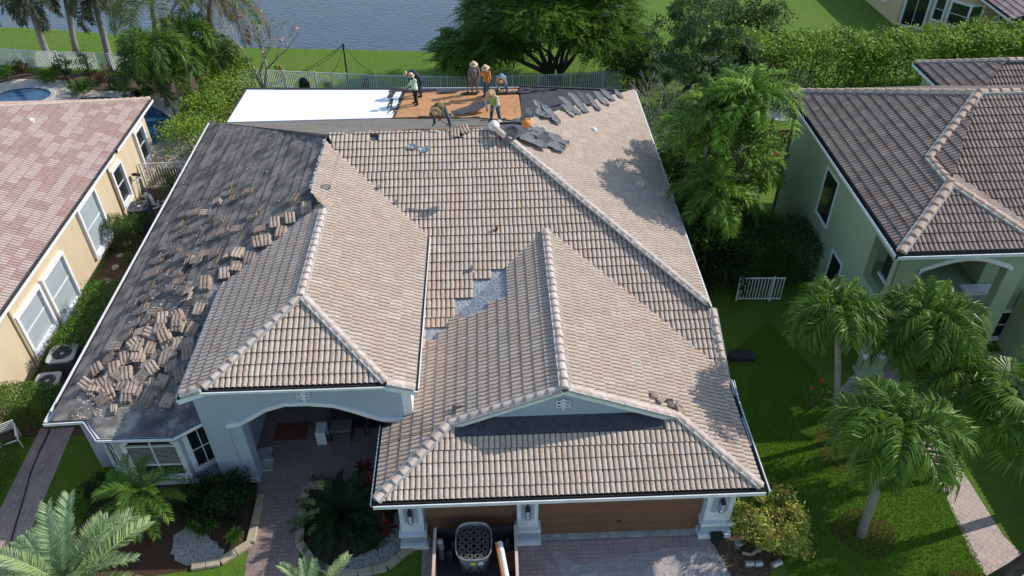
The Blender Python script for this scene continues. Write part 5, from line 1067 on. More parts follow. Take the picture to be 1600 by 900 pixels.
# glossy broad tree (mango)
b = G(1062, 165); root = empty('broad_glossy_tree', b, 'dense round glossy leaved tree right of the feathery tree', 'tree')
tips = [wp(*q, base=b) for q in ((1050, 80, 0), (1100, 40, .5), (1145, 90, 0), (1080, 20, 1), (1120, 130, -.5))]; limbs(b, tips, .22, root, M['bark'], seed=6, fork=.4)
bl = [(*wp(u, v, dy, b), r, r, r*.85) for u, v, dy, r in ((1060, 65, 0, 1.9), (1105, 35, .3, 2.0), (1140, 85, 0, 1.8), (1090, 95, -.5, 1.9), (1060, 110, -.3, 1.1), (1130, 135, -.2, 1.0), (1085, 10, 1, 1.5))]
cloud('crown', bl, 15000, .26, M['leaf_mango'], root, seed=8, asp=.28, clumps=26, csz=.26, shell=.75, droop=.9, up=.4)
# dark round bush / small trees around
def tree(u, v, label, leaf, blobs, n, size, seed, r0=.12, name='leafy_tree', **k):
    b = G(u, v) if not isinstance(u, Vector) else u; bl = [(*wp(a, c, dy, b), r, r, r*.85) for a, c, dy, r in blobs]; return layered(name, label, b, bl, n, size, leaf, seed, r0, [t[:3] for t in bl[:4]], **k)
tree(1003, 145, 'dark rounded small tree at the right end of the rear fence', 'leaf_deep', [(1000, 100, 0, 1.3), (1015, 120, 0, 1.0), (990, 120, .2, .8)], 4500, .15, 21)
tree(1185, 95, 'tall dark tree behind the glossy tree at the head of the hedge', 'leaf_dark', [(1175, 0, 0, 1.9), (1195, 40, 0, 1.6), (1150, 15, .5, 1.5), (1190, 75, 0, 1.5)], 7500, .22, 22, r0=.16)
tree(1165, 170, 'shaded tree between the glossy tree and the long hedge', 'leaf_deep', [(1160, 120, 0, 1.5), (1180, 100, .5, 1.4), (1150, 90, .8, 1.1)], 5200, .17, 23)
# long hedge
h0, h1 = G(1172, 148), G(1560, 100)
boxhedge('long_hedge', [(h0.x-.5, h0.y+.3), (h0.x+6.5, h0.y-.2), (28.5, 45.4), (36, 46.0)], 2.3, 3.1, 'long tall hedge with sunlit lime green top behind the green house', M['leaf_hedge'], 42000, .21, 31, rag=.42)
# --- bright feather palms between the houses
for i, (u, v, tu, tv, nf, lab, sc) in enumerate(((1105, 300, 1098, 178, 15, 'bright green clumping palm, left one of the group between the houses', 1.0), (1150, 290, 1148, 162, 16, 'tallest bright green clumping palm, centre of the group between the houses', 1.05), (1190, 290, 1188, 205, 14, 'clumping palm with fronds hanging over the red wooden playset', .9),
        (1085, 330, 1075, 245, 14, 'clumping palm against the right roof eave', .9), (1150, 345, 1140, 258, 14, 'clumping palm with dry hanging frond, centre front', .95), (1110, 370, 1100, 305, 12, 'low clumping palm in front of the group', .8))):
    b = G(u, v); tp_ = up(b, tu, tv)
    if i < 3: tp_ = Vector(((8.9, 28.7, 7.0), (10.3, 28.5, 7.5), (10.4, 31.0, 5.8))[i]); b = Vector((tp_.x-.3, tp_.y+.2, 0))
    palm('clumping_palm', b, tp_, nf+(6 if i < 3 else 2), areca, [M['leaf_lime' if i < 3 else 'leaf_mid'], M['leaf_mid']], lab, group='bright clumping palms between the houses', r0=.09, r1=.06, seed=90+i, scale=sc, tilt=(-.6, .3), dead=0)
for i, (x, y, z, lab) in enumerate(((8.9, 27.0, 4.4, 'lower leafy palm of the clump close under the right roof eave'), (9.4, 27.9, 3.6, 'low bright palm at the front of the clump between the houses'), (10.6, 28.6, 4.6, 'mid height palm in the clump on the green house side'), (8.7, 31.2, 5.0, 'bright palm at the back of the clump behind the grey shrubs'), (9.6, 29.6, 5.4, 'mid height palm in the middle of the bright clump'), (11.4, 30.6, 3.6, 'short palm below the fronds that overhang the playset'))):
    palm('clumping_palm', (x+.2, y+.2, 0), Vector((x, y, z)), 17, areca, [M['leaf_lime' if i % 2 else 'leaf_mid'], M['leaf_mid'], M['leaf_lime']], lab, group='bright clumping palms between the houses', r0=.08, r1=.06, seed=190+i, scale=.95, tilt=(-.7, .35))
boxhedge('leafy_undergrowth', [(8.7, 33.5), (8.9, 29.5), (9.1, 27)], 1.4, 2.6, 'loose bright undergrowth filling the space beside the right eave', M['leaf_mid'], 9000, .16, 77, rag=.5)
b = G(1165, 335); palm('clumping_palm', b, up(b, 1160, 270), 6, areca, [M['leaf_brown'], M['leaf_brown']], 'half dead palm with brown drooping fronds in the palm group', r0=.08, r1=.06, seed=97, scale=.9, tilt=(-.9, -.3))
# tall airy tree whose shadow falls on the roof
tree(Vector((10.3, 27.8, 0)), 0, 'leafy tree rising within the palm group between the houses', 'leaf_mid', [(1165, 185, 0, 1.1), (1140, 215, 0, 1.0), (1185, 210, -.6, 1.0), (1150, 165, .4, .8)], 4200, .17, 26, r0=.1)
# grey green shrubs along the right wall
boxhedge('grey_shrub_row', [tuple(G(1022, 245)[:2]), tuple(G(1050, 320)[:2]), tuple(G(1075, 375)[:2])], 1.3, 2.3, 'soft grey green shrubs along the right side wall', M['leaf_grey'], 8500, .12, 27, rag=.4)
b = G(1015, 215); root = empty('dead_branches', b, 'leafless dead branches above the grey shrubs by the roof corner', 'tree'); mb = MB(); ends = []
for d in ((-.35, 0, .9), (.25, .1, .95), (0, -.3, .9), (.4, 0, .8)): grow(b, Vector(d).normalized(), 1.15, .05, 4)
mb.build('branch', M['pale_bark'], root)
b = G(985, 160)
# dark hedge between the houses
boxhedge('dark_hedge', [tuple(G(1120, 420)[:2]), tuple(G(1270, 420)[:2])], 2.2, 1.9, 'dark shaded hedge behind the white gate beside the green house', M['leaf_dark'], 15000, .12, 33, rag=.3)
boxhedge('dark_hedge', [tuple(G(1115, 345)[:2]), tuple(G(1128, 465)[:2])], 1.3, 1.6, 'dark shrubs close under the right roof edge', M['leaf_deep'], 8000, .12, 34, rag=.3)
q = G(1175, 345); B_('shrub', q, .9, 'sunlit lime green shrub in front of the dark hedge', M['leaf_lime'], 1800, .12, 35, h=.7)
# flowers and small things on the right lawn
q = G(1265, 640); B_('rose_bush', q, .7, 'loose bush with red flowers on the shaded lawn', M['leaf_mid'], 500, .09, 36, h=1.4)
q2 = Vector(q); mb = MB()
for dx, dz in ((.1, 1.45), (-.2, 1.1), (.35, .6)): mb.lathe((q2.x+dx, q2.y, dz), [(.02, 0), (.07, .03), (.06, .09), (.01, .11)], 7); 
mb.build('flower', M['flower_red'], bpy.data.objects['rose_bush'])
q = G(1355, 612); rr = B_('flower_clump', q, .33, 'clump of small yellow flowers at the foot of the green pier', M['leaf_mid'], 500, .06, 37, h=.5)
V, F, A = leaves_mesh(np.array([[q.x+rng.normal(0, .17), q.y+rng.normal(0, .15), .45+rng.normal(0, .05)] for _ in range(60)]), .07, rng, 1, .9); link('flower', npmesh('flower', V, F, A), M['flower_yellow'], rr)
q = G(1478, 575); rosette('croton', [(q.x, q.y, .4), (q.x+.5, q.y, .5), (q.x+1.0, q.y+.1, .4)], 'reddish croton bed under the green house window', M['leaf_red'], 40, .35, .05, 8)
q = G(1520, 640); B_('shrub', q, .6, 'dark low shrubs left of the fan palm', M['leaf_dark'], 1200, .09, 39, h=.6)
# palm crown over the far house corner
b = at(1625, 60, 0); palm('feather_palm', b, up(b, 1606, -2), 12, queen, [M['leaf_palm']], 'feather palm fronds hanging over the far beige house at the top right', r0=.12, r1=.1, seed=99, tilt=(-.6, .2))
# short grass blades on the near lawns
def blades(name, polys, n, h, seed, label):
    rg = np.random.default_rng(seed); P = []
    for poly, fr in polys:
        xs = [p[0] for p in poly]; ys = [p[1] for p in poly]; m = 0
        while m < n*fr:
            x = rg.uniform(min(xs), max(xs)); y = rg.uniform(min(ys), max(ys))
            if inpoly((x, y), poly): P.append((x, y)); m += 1
    P = np.array(P); n = len(P); a = rg.uniform(0, 2*pi, n); hh = h*rg.uniform(.5, 1.3, n); w_ = .011
    dx = np.stack([np.cos(a), np.sin(a), 0*a], 1)*w_; lean = rg.normal(0, .5, (n, 2)); b0 = np.column_stack([P, np.zeros(n)]); tp = b0+np.column_stack([lean*hh[:, None], hh])
    V = np.stack([b0-dx, b0+dx, tp+dx*.3, tp-dx*.3], 1).reshape(-1, 3); F = np.arange(4*n).reshape(-1, 4)
    o = link(name, npmesh(name, V, F, rg.random(n)), M['leaf_grass']); setp(o, label, 'grass', None, 'stuff')
M['leaf_grass'] = leafm('leaf_grass', [(.12, .25, .02), (.18, .33, .03), (.24, .38, .045), (.14, .27, .02)], tr=.3)
blades('lawn_grass', [(px((1135, 560), (1200, 500), (1330, 640), (1440, 700), (1545, 905), (1240, 905), (1110, 660))+[], 1.0)], 90000, .055, 5, 'short green lawn right of the garage')
# ================================================================ LOOSE TILES ON THE STRIPPED ROOF
def tile_mesh(name, L=.43, w=.37, h=.040, th=.018, flat=False):
    prof = [(0, 0), (.05, .6), (.12, .95), (.2, 1), (.28, .6), (.33, .05), (.38, .6), (.45, 1), (.55, 1), (.62, .6), (.67, .05), (.72, .6), (.8, 1), (.88, .95), (.95, .6), (1, .0)]
    V = []; F = []; m = len(prof)
    for y in (-L/2, L/2):
        for dz in (0, -th):
            for u, k in prof: V.append((u*w-w/2, y, k*h+dz+th))
    for i in range(m-1):
        F += [(i, i+1, 2*m+i+1, 2*m+i), (m+i+1, m+i, 3*m+i, 3*m+i+1), (m+i, m+i+1, i+1, i), (2*m+i, 2*m+i+1, 3*m+i+1, 3*m+i)]
    F += [(0, 2*m, 3*m, m), (m-1, 2*m-1, 4*m-1, 3*m-1)]
    me = bpy.data.meshes.new(name); me.from_pydata(V, [], F); me.update(); return me
loose = [mat('loose%d' % i, c, .85, c2, 3, bump=.3, bscale=50) for i, (c, c2) in enumerate((((.44, .34, .27), (.29, .22, .18)), ((.49, .38, .30), (.34, .26, .21)), ((.34, .27, .22), (.20, .165, .145)), ((.42, .30, .225), (.26, .20, .16))))]
tms = []
for i in range(4):
    me = tile_mesh('roof_tile'); me.materials.append(loose[i]); tms.append(me)
halves = []
for i in range(3):
    me = tile_mesh('half', L=.26, w=.20, h=.05); me.materials.append(loose[i]); halves.append(me)
def stack(p, pl, axis, n, label, group, jit=.06, rnd=0., seed=0, half=False, scale=1.):
    rg = random.Random(seed); nrm = Vector((-pl.bx, -pl.by, 1)).normalized()
    down = Vector((pl.bx, pl.by, 0)); down.normalize(); down = (-down-nrm*(-down).dot(nrm)).normalized(); y0 = down if axis == 'd' else Vector((0, 1, 0)) if axis == 'y' else Vector((1, 0, 0))
    y0 = (y0-nrm*y0.dot(nrm)).normalized(); base = .03
    for i in range(n):
        a = rg.gauss(0, jit)+rnd; y = Matrix.Rotation(a, 3, nrm) @ y0; x = y.cross(nrm); tl = Matrix.Rotation(rg.gauss(0, .05 if not rnd else .16), 3, x) @ Matrix((x, y, nrm)).transposed()
        o = bpy.data.objects.new('clay_tile', rg.choice(halves if half else tms)); COL.objects.link(o)
        q = Vector(p)+nrm*(base+.046*i)+y*rg.gauss(0, .035)+x*rg.gauss(0, .02)+y*(.035*i)
        o.matrix_world = Matrix.Translation(q) @ tl.to_4x4() @ Matrix.Scale(scale, 4); setp(o, label.replace('roof tile', lvl(i, n)+' roof tile') if n > 1 else label, 'roof tile', group)
Z5 = lambda l: [(x/4, 225+y/4, k) for x, y, k in l]; ZL = lambda l: [(x/4, 450+y/4, k) for x, y, k in l]; Z6 = lambda l: [(400+x/4, 225+y/4, k) for x, y, k in l]
up5 = Z5([(1450, 255, 'd'), (1440, 300, 'd'), (1440, 345, 'd'), (1570, 290, 'd'), (1365, 360, 'y'), (1220, 375, 'd'), (1165, 425, 'd'), (1225, 420, 'd'), (1300, 420, 'd'), (1325, 455, 'd'), (1385, 480, 'd'), (1130, 500, 'd'), (1240, 520, 'd'), (1150, 550, 'd'), (1420, 540, 'd'), (1500, 520, 'd'), (1590, 440, 'd'), (1330, 570, 'd'), (1260, 600, 'd'),
    (1050, 640, 'd'), (1110, 655, 'd'), (1010, 710, 'd'), (1170, 690, 'd'), (1280, 680, 'd'), (1360, 675, 'd'), (1250, 725, 'd'), (1190, 735, 'y'), (1490, 665, 'd'), (985, 800, 'd'), (1040, 815, 'd'), (1130, 800, 'd'), (1350, 740, 'd'), (1420, 705, 'h'), (1130, 850, 'd')])
mid5 = Z5([(1400, 800, 'y'), (1475, 765, 'y'), (1560, 715, 'y'), (1290, 865, 'y'), (950, 880, 'd'), (1090, 890, 'd'), (1175, 895, 'd')])+Z6([(240, 340, 'r'), (320, 400, 'y'), (15, 410, 'd'), (215, 460, 'y'), (115, 480, 'd'), (160, 545, 'y'), (235, 560, 'h'), (30, 525, 'd'), (70, 600, 'y'), (150, 635, 'h'), (10, 600, 'd'), (400, 350, 'h'), (410, 390, 'r')])
low = ZL([(855, 95, 'd'), (910, 125, 'd'), (950, 40, 'd'), (1175, 40, 'y'), (1240, 130, 'y'), (1315, 100, 'h'), (860, 210, 'd'), (980, 150, 'd'), (1015, 190, 'r'), (1115, 225, 'y'), (1205, 255, 'y'), (1120, 180, 'y'), (820, 290, 'd'), (910, 265, 'd'), (965, 275, 'r'), (1035, 310, 'y'), (1110, 350, 'y'), (1180, 345, 'r'), (1175, 400, 'y'), (690, 430, 'd'), (790, 430, 'y'), (850, 350, 'r'), (940, 370, 'y'), (880, 430, 'r'), (1030, 450, 'r'), (740, 360, 'd'), (620, 510, 'r'), (750, 530, 'r'),
    (885, 555, 'r'), (800, 510, 'd'), (1015, 575, 'y'), (1130, 540, 'r'), (650, 600, 'r'), (565, 640, 'h'), (700, 580, 'r'), (790, 675, 'y'), (925, 680, 'y'), (1055, 690, 'r'), (720, 750, 'h'), (680, 640, 'r'), (900, 490, 'h'), (960, 500, 'r'), (830, 600, 'd'), (600, 590, 'd'), (560, 600, 'r'), (640, 680, 'r'), (850, 640, 'y'), (770, 600, 'r'), (720, 480, 'd'), (860, 400, 'd'), (1060, 400, 'r'), (1080, 500, 'y'), (960, 620, 'y'), (870, 330, 'd'), (1000, 250, 'd'), (930, 200, 'd'), (700, 530, 'd')])
rt = random.Random(12); cnt = 0
ORD = ['first', 'second', 'third', 'fourth', 'fifth', 'sixth', 'seventh', 'eighth', 'ninth', 'tenth', 'eleventh', 'twelfth', 'thirteenth', 'fourteenth', 'fifteenth', 'sixteenth', 'seventeenth', 'eighteenth', 'nineteenth', 'twentieth']
def relabel(objs, fmt, key):
    for i, o in enumerate(sorted(objs, key=key)): o['label'] = fmt.format(ORD[i])
def lvl(i, n): return 'bottom' if i == 0 else 'topmost' if i == n-1 else ('lower middle', 'upper middle')[min(1, i-1)]
def wcount(nm): return [o for o in COL.objects if o.name.split('.')[0] == nm]
for lst, lab, grp, nn2 in ((up5, 'grey brown roof tile lying in a neat small stack on the upper bare slope', 'loose tiles in neat stacks on the upper left slope', (2, 3)), (mid5, 'pinkish roof tile in the stacks beside the porch ridge and its valley', 'loose tiles beside the porch ridge', (2, 3)), (low, 'roof tile heaped in the jumbled pile at the bottom corner of the bare roof', 'loose tiles in the jumbled bottom pile', (2, 3))):
    for i, (u, v, k) in enumerate(lst):
        p = hitmin(u, v+4, (zDL, zDF)); onDF = abs(zDF.z(p.x, p.y)-p.z) < 1e-3 and zDF.z(p.x, p.y) <= zDL.z(p.x, p.y); pl = zDF if onDF else zDL
        n = rt.choice(nn2)+(1 if lst is low and k == 'y' and i % 2 else 0); rnd = 0
        if k == 'r': rnd = rt.uniform(-1.1, 1.1)
        n = 2 if k == 'h' else n
        stack(p, pl, 'y' if k in ('y', 'r', 'h') and onDF or k in ('y', 'h') else 'd', n, lab, grp, rnd=rnd+(rt.uniform(-.4, .4) if lst is low else rt.uniform(-.2, .2) if lst is mid5 else rt.uniform(-.08, .08)), seed=i*7+cnt, half=(k == 'h'), scale=1.0 if lst is low else 1.0); cnt += n
# a few tiles and caps off near the main ridge
for i, (u, v, p_) in enumerate(((712, 209, zM), (725, 205, zM), (500, 315, zPR), (508, 322, zPR))):
    stack(p_.hit(u, v)+Vector((0, 0, .05)), p_, 'd', 1, (('left', 'right', 'upper', 'lower')[i]+(' loose tile lying at the broken top edge of the front slope' if p_ is zM else ' loose tile knocked sideways at the top of the porch ridge')), 'odd tiles knocked loose', rnd=.3*i, seed=200+i)
# rubble: broken pieces, not countable
def chips_(name, pls, n, seed, m, label, sz=(.02, .09), dens=None):
    rg = np.random.default_rng(seed); V = []; F = []; poly = [tuple(hitmin(u, v, pls)[:2]) for u, v in dens]; xs = [p[0] for p in poly]; ys = [p[1] for p in poly]; c = 0
    while c < n:
        x, y = rg.uniform(min(xs), max(xs)), rg.uniform(min(ys), max(ys))
        if not inpoly((x, y), poly): continue
        z = min(p.z(x, y) for p in pls)+.012; s = rg.uniform(*sz); a = rg.uniform(0, 6.28); k = len(V); hgt = s*rg.uniform(.2, .5)
        for zz, f in ((0, 1), (hgt, .8)):
            for j in range(4): V.append((x+cos(a+j*1.57+rg.uniform(-.3, .3))*s*f, y+sin(a+j*1.57)*s*f*rg.uniform(.4, 1), z+zz))
        F += [(k+4, k+5, k+6, k+7), (k, k+1, k+5, k+4), (k+1, k+2, k+6, k+5), (k+2, k+3, k+7, k+6), (k+3, k, k+4, k+7)]; c += 1
    setp(link(name, npmesh(name, V, F, rg.random(len(F))), M[m]), label, 'rubble', None, 'stuff')
chips_('tile_rubble', (zDL, zDF), 420, 1, 'cap', 'small broken tile chips strewn over the bare left slope', dens=[(325, 200), (500, 215), (480, 320), (380, 440), (320, 640), (130, 645), (200, 470)], sz=(.01, .045))
chips_('tile_rubble', (zDL, zDF), 230, 2, 'mortar', 'dusty tile fragments among the heaped tiles at the bottom corner', dens=[(350, 440), (300, 640), (150, 640), (170, 540), (260, 430)], sz=(.02, .08))
chips_('mortar_rubble', (zPR,), 60, 3, 'mortar', 'pale mortar crumbs near the top of the porch roof', dens=[(490, 300), (510, 230), (530, 240), (520, 330)], sz=(.03, .08))
chips_('mortar_rubble', (zM,), 90, 4, 'mortar', 'white mortar lumps and grit along the broken top of the front slope', dens=[(530, 205), (770, 203), (775, 216), (540, 228)], sz=(.02, .08))
chips_('mortar_rubble', (zB,), 60, 6, 'torn', 'dark scraps scattered over the bare back slope', dens=[(400, 186), (600, 186), (800, 200), (540, 201)], sz=(.015, .05))
chips_('roof_litter', (zM,), 26, 11, 'mortar', 'small scraps lying about on the front slope', dens=[(560, 215), (760, 215), (1000, 430), (900, 380), (700, 400), (680, 330)], sz=(.03, .08))
chips_('roof_litter', (zPR,), 12, 12, 'torn', 'few dark scraps on the porch roof', dens=[(520, 260), (650, 380), (640, 580), (520, 450)], sz=(.02, .06))
chips_('roof_litter', (zR,), 14, 13, 'torn', 'few grey scraps on the right slope below the felt', dens=[(860, 235), (940, 200), (1000, 320), (930, 300)], sz=(.03, .08))
chips_('tile_rubble', (zDL, zDF), 160, 14, 'cap', 'white dusty grit along the bottom of the bare corner', dens=[(110, 650), (150, 600), (300, 650), (260, 675), (160, 675)], sz=(.01, .06))
# ================================================================ TORN ROOFING FELT
def slab(u, v, w_, l, rot, pl, label, seed, m='torn', lift=.05, group='torn sheets of grey roofing felt', name='torn_felt', curl=.12):
    rg = random.Random(seed); p = pl.hit(u, v); n = Vector((-pl.bx, -pl.by, 1)).normalized(); y = Vector((cos(rot), sin(rot), 0)); y = (y-n*y.dot(n)).normalized(); x = y.cross(n); V = []; F = []; nx, ny = 4, 7
    for j in range(ny+1):
        k = j/ny*2-1; wl_ = w_*(1-.35*abs(k)**3)*rg.uniform(.82, 1.08); o = rg.uniform(-.07, .07)*w_
        for i in range(nx+1):
            q = i/nx*2-1; V.append(p+x*(q*wl_/2+o)+y*(k*l/2+rg.uniform(-.03, .03))+n*(lift+curl*(q*q*.3+max(0, k)**2*rg.uniform(0, .8))+rg.uniform(0, .03)))
    V2 = V+[q-n*.012 for q in V]; N_ = len(V)
    for j in range(ny):
        for i in range(nx): a = j*(nx+1)+i; F += [(a, a+1, a+nx+2, a+nx+1), (N_+a+1, N_+a, N_+a+nx+1, N_+a+nx+2)]
    ring = list(range(nx+1))+[j*(nx+1)+nx for j in range(1, ny+1)]+[ny*(nx+1)+i for i in range(nx-1, -1, -1)]+[j*(nx+1) for j in range(ny-1, 0, -1)]
    for a, b in zip(ring, ring[1:]+ring[:1]): F.append((b, a, N_+a, N_+b))
    me = bpy.data.meshes.new(name); me.from_pydata([tuple(q) for q in V2], [], F); me.update(); o = link(name, me, M[m]); setp(o, label, 'roofing felt', group); return o
zH_ = Pl(6.0, 0, 0)
BR = Vector(B_-A_) if False else None
nb = (Vector((1.6, 36.95, 3.15))-Vector((.19, 28.5, 6.83))).cross(Vector((7.42, 38, 3.78))-Vector((.19, 28.5, 6.83))); nb = -nb if nb.z < 0 else nb
zBR = Pl(6.83+(nb.x*.19+nb.y*28.5)/nb.z, -nb.x/nb.z, -nb.y/nb.z)
rs = random.Random(3)
top_l = 'torn slab of grey felt in the row along the rear right roof edge'; 
for i, (u, v, w_, l, r, dk_) in enumerate(((902, 164, .5, 1.7, -1.15, 0), (888, 168, .45, 1.5, -1.0, 0), (912, 157, .5, 1.3, -1.2, 1), (925, 163, .4, 1.5, -1.25, 0), (938, 157, .45, 1.3, -1.2, 0), (930, 150, .5, 1.0, -.8, 1), (948, 152, .5, 1.1, -1.2, 0), (958, 148, .45, 1.0, -1.1, 0), (965, 150, .35, .9, -1.3, 0), (870, 155, .6, 1.3, -.6, 0), (895, 150, .6, 1.2, -.4, 0), (880, 148, .5, 1.4, -.2, 1), (850, 150, .7, 1.2, .3, 0))):
    pl = zR if v > 150+(955-u)*.16 else zBR
    slab(u, v, w_, l, r, max((zR, zBR), key=lambda q: 0) if False else pl, top_l, i, 'torn_dark' if dk_ else 'torn', lift=.08)
for i, (u, v, w_, l, r, dk_) in enumerate(((828, 150, .8, 1.0, .8, 0), (836, 160, .6, 1.2, -.3, 1), (850, 166, .6, 1.3, -1.0, 0), (862, 158, .7, 1.0, -.2, 0), (845, 175, .5, 1.4, -1.1, 0), (858, 183, .5, 1.5, -1.15, 0), (868, 172, .4, 1.2, -1.0, 1), (886, 178, .3, .9, -.6, 0), (832, 172, .6, .8, .2, 1), (822, 165, .5, 1.1, 1.5, 1), (840, 182, .45, .9, -.5, 0), (826, 180, .4, .8, 1.2, 1))):
    slab(u, v, w_, l, r, zR if v > 172 else zBR, 'torn piece of dark felt heaped right of the orange plywood', 30+i, 'torn_dark' if dk_ else 'torn', lift=.12+.02*(i % 4))
for i, (u, v, w_, l, r, dk_) in enumerate(((800, 207, .9, 1.2, .3, 0), (815, 218, .8, 1.3, -.4, 0), (835, 213, .7, 1.0, .5, 0), (828, 228, .5, 1.3, -.1, 0), (858, 220, .8, 1.0, .1, 0), (862, 233, .6, 1.0, -.1, 0), (795, 215, .6, .8, .9, 1), (845, 224, .5, .8, 1.0, 1), (872, 226, .4, .8, 0, 0), (812, 205, .5, .9, .2, 1))):
    slab(u, v, w_, l, r, zR if i not in (0, 6) else zM, 'slab of felt lying over the hip just below the workers', 60+i, 'torn_dark' if dk_ else 'torn', lift=.14+.025*(i % 4))
for i, (u, v, w_, l, r) in enumerate(((625, 143, .2, 1.2, .1), (660, 144, .15, 1.5, 0), (700, 146, .18, 1.2, .05), (735, 148, .25, 1.0, 0), (790, 147, .3, 1.5, 0), (820, 146, .3, 1.2, .1), (770, 143, .3, 1.0, 0), (850, 143, .3, 1.4, .05), (612, 150, .3, .9, 1.4), (610, 165, .25, 1.2, 1.5), (612, 177, .3, .8, 1.3), (845, 142, .2, 1.8, 0))):
    slab(u, v, w_, l, r, zW, 'ragged strip of black felt along the edge of the orange plywood', 80+i, 'torn_dark', lift=.05, group='ragged felt strips round the plywood')
for i, (u, v, w_, l, r) in enumerate(((640, 181, .35, 1.6, .05), (680, 184, .35, 1.6, -.05), (725, 187, .35, 1.5, 0), (770, 190, .3, 1.2, 0))):
    slab(u, v, w_, l, r, zB, 'rumpled strip of felt along the lower border of the orange plywood', 95+i, 'felt_grey' if i % 2 else 'torn', lift=.05, group='ragged felt strips round the plywood')
slab(737, 180, .75, 2.1, .55, zW, 'big loose dark sheet being dragged by the worker in the lime vest', 111, 'torn_dark', lift=.28, curl=.35, group=None)
for i, (u, v) in enumerate(((645, 232), (664, 236))): slab(u, v, .25, .45, .4*i, zM, 'small scrap of flashing on the upper front slope', 120+i, 'metal', lift=.08, group='metal scraps on the front slope')
for i, (u, v, w_, l, r) in enumerate(((355, 182, .25, .9, .5), (372, 180, .2, .8, -.2), (385, 183, .3, .6, .9))): slab(u, v+2, w_, l, r, zB, 'crumpled felt at the corner between white roof and bare slope', 130+i, 'torn_dark', lift=.1, group='crumpled felt by the white roof')
def shapes_on(u, v, pl, dz=0): return pl.hit(u, v)+Vector((0, 0, dz))
# broken tile heap beside the garage hip
for i, (u, v) in enumerate(((1022, 622), (1033, 627), (1045, 634), (1060, 640), (1064, 646), (1028, 630))): stack(zGR.hit(u, v)+Vector((0, 0, .06)), zGR, 'd', 1, 'broken tile piece on the right garage slope near the gable corner', 'broken tile pieces by the gable corner', rnd=i*.8, seed=300+i, half=True)
chips_('tile_rubble', (zGR,), 50, 8, 'cap', 'small rubble beside the gable corner on the right garage slope', dens=[(1015, 615), (1075, 640), (1070, 660), (1030, 640)], sz=(.03, .09))
# bags / wrapped roll on the hip just below the workers
p = zM.hit(772, 204); mb = MB(); mb.lathe(p+Vector((0, 0, .02)), [(.10, 0), (.2, .07), (.23, .18), (.19, .3), (.1, .38), (.03, .42)], 12); o = mb.build('white_bag', M['white'], None, smooth=True); setp(o, 'crumpled white bag at the top of the long hip', 'bag')
for i, (a, b_) in enumerate((((778, 198), (800, 214)), ((772, 206), (788, 220)))):
    q1_, q2_ = zR.hit(*a)+Vector((0, 0, .22)), zR.hit(*b_)+Vector((0, 0, .22)); mb = MB(); mb.tube([q1_, q2_], [.12, .12], 12); mb.tube([q1_-(q2_-q1_)*.01, q1_-(q2_-q1_)*.02], [.05, .05], 8); setp(mb.build('felt_roll', M['cap'], None, smooth=False), ('upper' if i == 0 else 'lower')+' tan roll lying beside the white bag on the hip', 'roll')
# orange petrol blower / saw
p = zBR.hit(822, 199)+Vector((0, 0, .15)); t = empty('leaf_blower', p, 'orange and dark powered tool with a black tube lying on the hip', 'power tool')
mb = MB(); mb.lathe(p, [(.08, -.12), (.16, -.08), (.18, .05), (.13, .16), (.05, .2)], 12); mb.build('housing', M['orange'], t, smooth=True); mb = MB(); mb.tube([p+Vector((-.1, 0, 0)), p+Vector((-.5, .05, .02)), p+Vector((-.95, .1, -.02))], [.06, .045, .05], 8); mb.build('tube', M['black'], t)
mb = MB(); mb.tube([p+Vector((-.1, 0, .15)), p+Vector((-.05, -.02, .3)), p+Vector((.1, 0, .28)), p+Vector((.14, 0, .12))], .02, 6); mb.build('handle', M['black'], t)
p = zR.hit(836, 212)+Vector((0, 0, .1)); mb = MB(); mb.tube([p+Vector((-.12, 0, .1)), p+Vector((.15, -.05, .1))], .09, 10); setp(mb.build('spray_can', M['metal'], None), 'small silver canister among the felt slabs on the hip', 'can')
# ================================================================ BACK YARD POLE with stays and string lights
b = G(545, 138); t = empty('black_pole', b, 'tall black pole with stay wires and string lights behind the house', 'pole'); tp = up(b, 536, 70)
mb = MB(); mb.tube([b, tp], [.06, .04], 8); mb.lathe(tp, [(.07, -.08), (.08, 0), (.05, .06), (.02, .1)], 8); mb.build('mast', M['black'], t)
for (u, v) in ((472, 112), (519, 113), (582, 113), (430, 128)):
    q = aty(u, v, b.y+.2); w1_ = MB(); pts = [tp.lerp(q, k/8)-Vector((0, 0, sin(k/8*pi)*.25)) for k in range(9)]; w1_.tube(pts, .012, 4); ww = w1_.build('stay_wire', M['black'], t)
    for k in range(1, 8, 2): m_ = MB(); m_.lathe(pts[k]-Vector((0, 0, .08)), [(.01, 0), (.03, .02), (.02, .06), (.012, .08)], 6); m_.build('light_bulb', M['black'], ww)
b = G(477, 140); mb = MB(); mb.lathe(b, [(.30, 0), (.34, .2), (.34, .5), (.28, .68), (.15, .8), (.03, .84)], 18); setp(mb.build('round_topped_bin', M['black'], None, smooth=True), 'black dome topped object behind the white patio roof', 'cover')
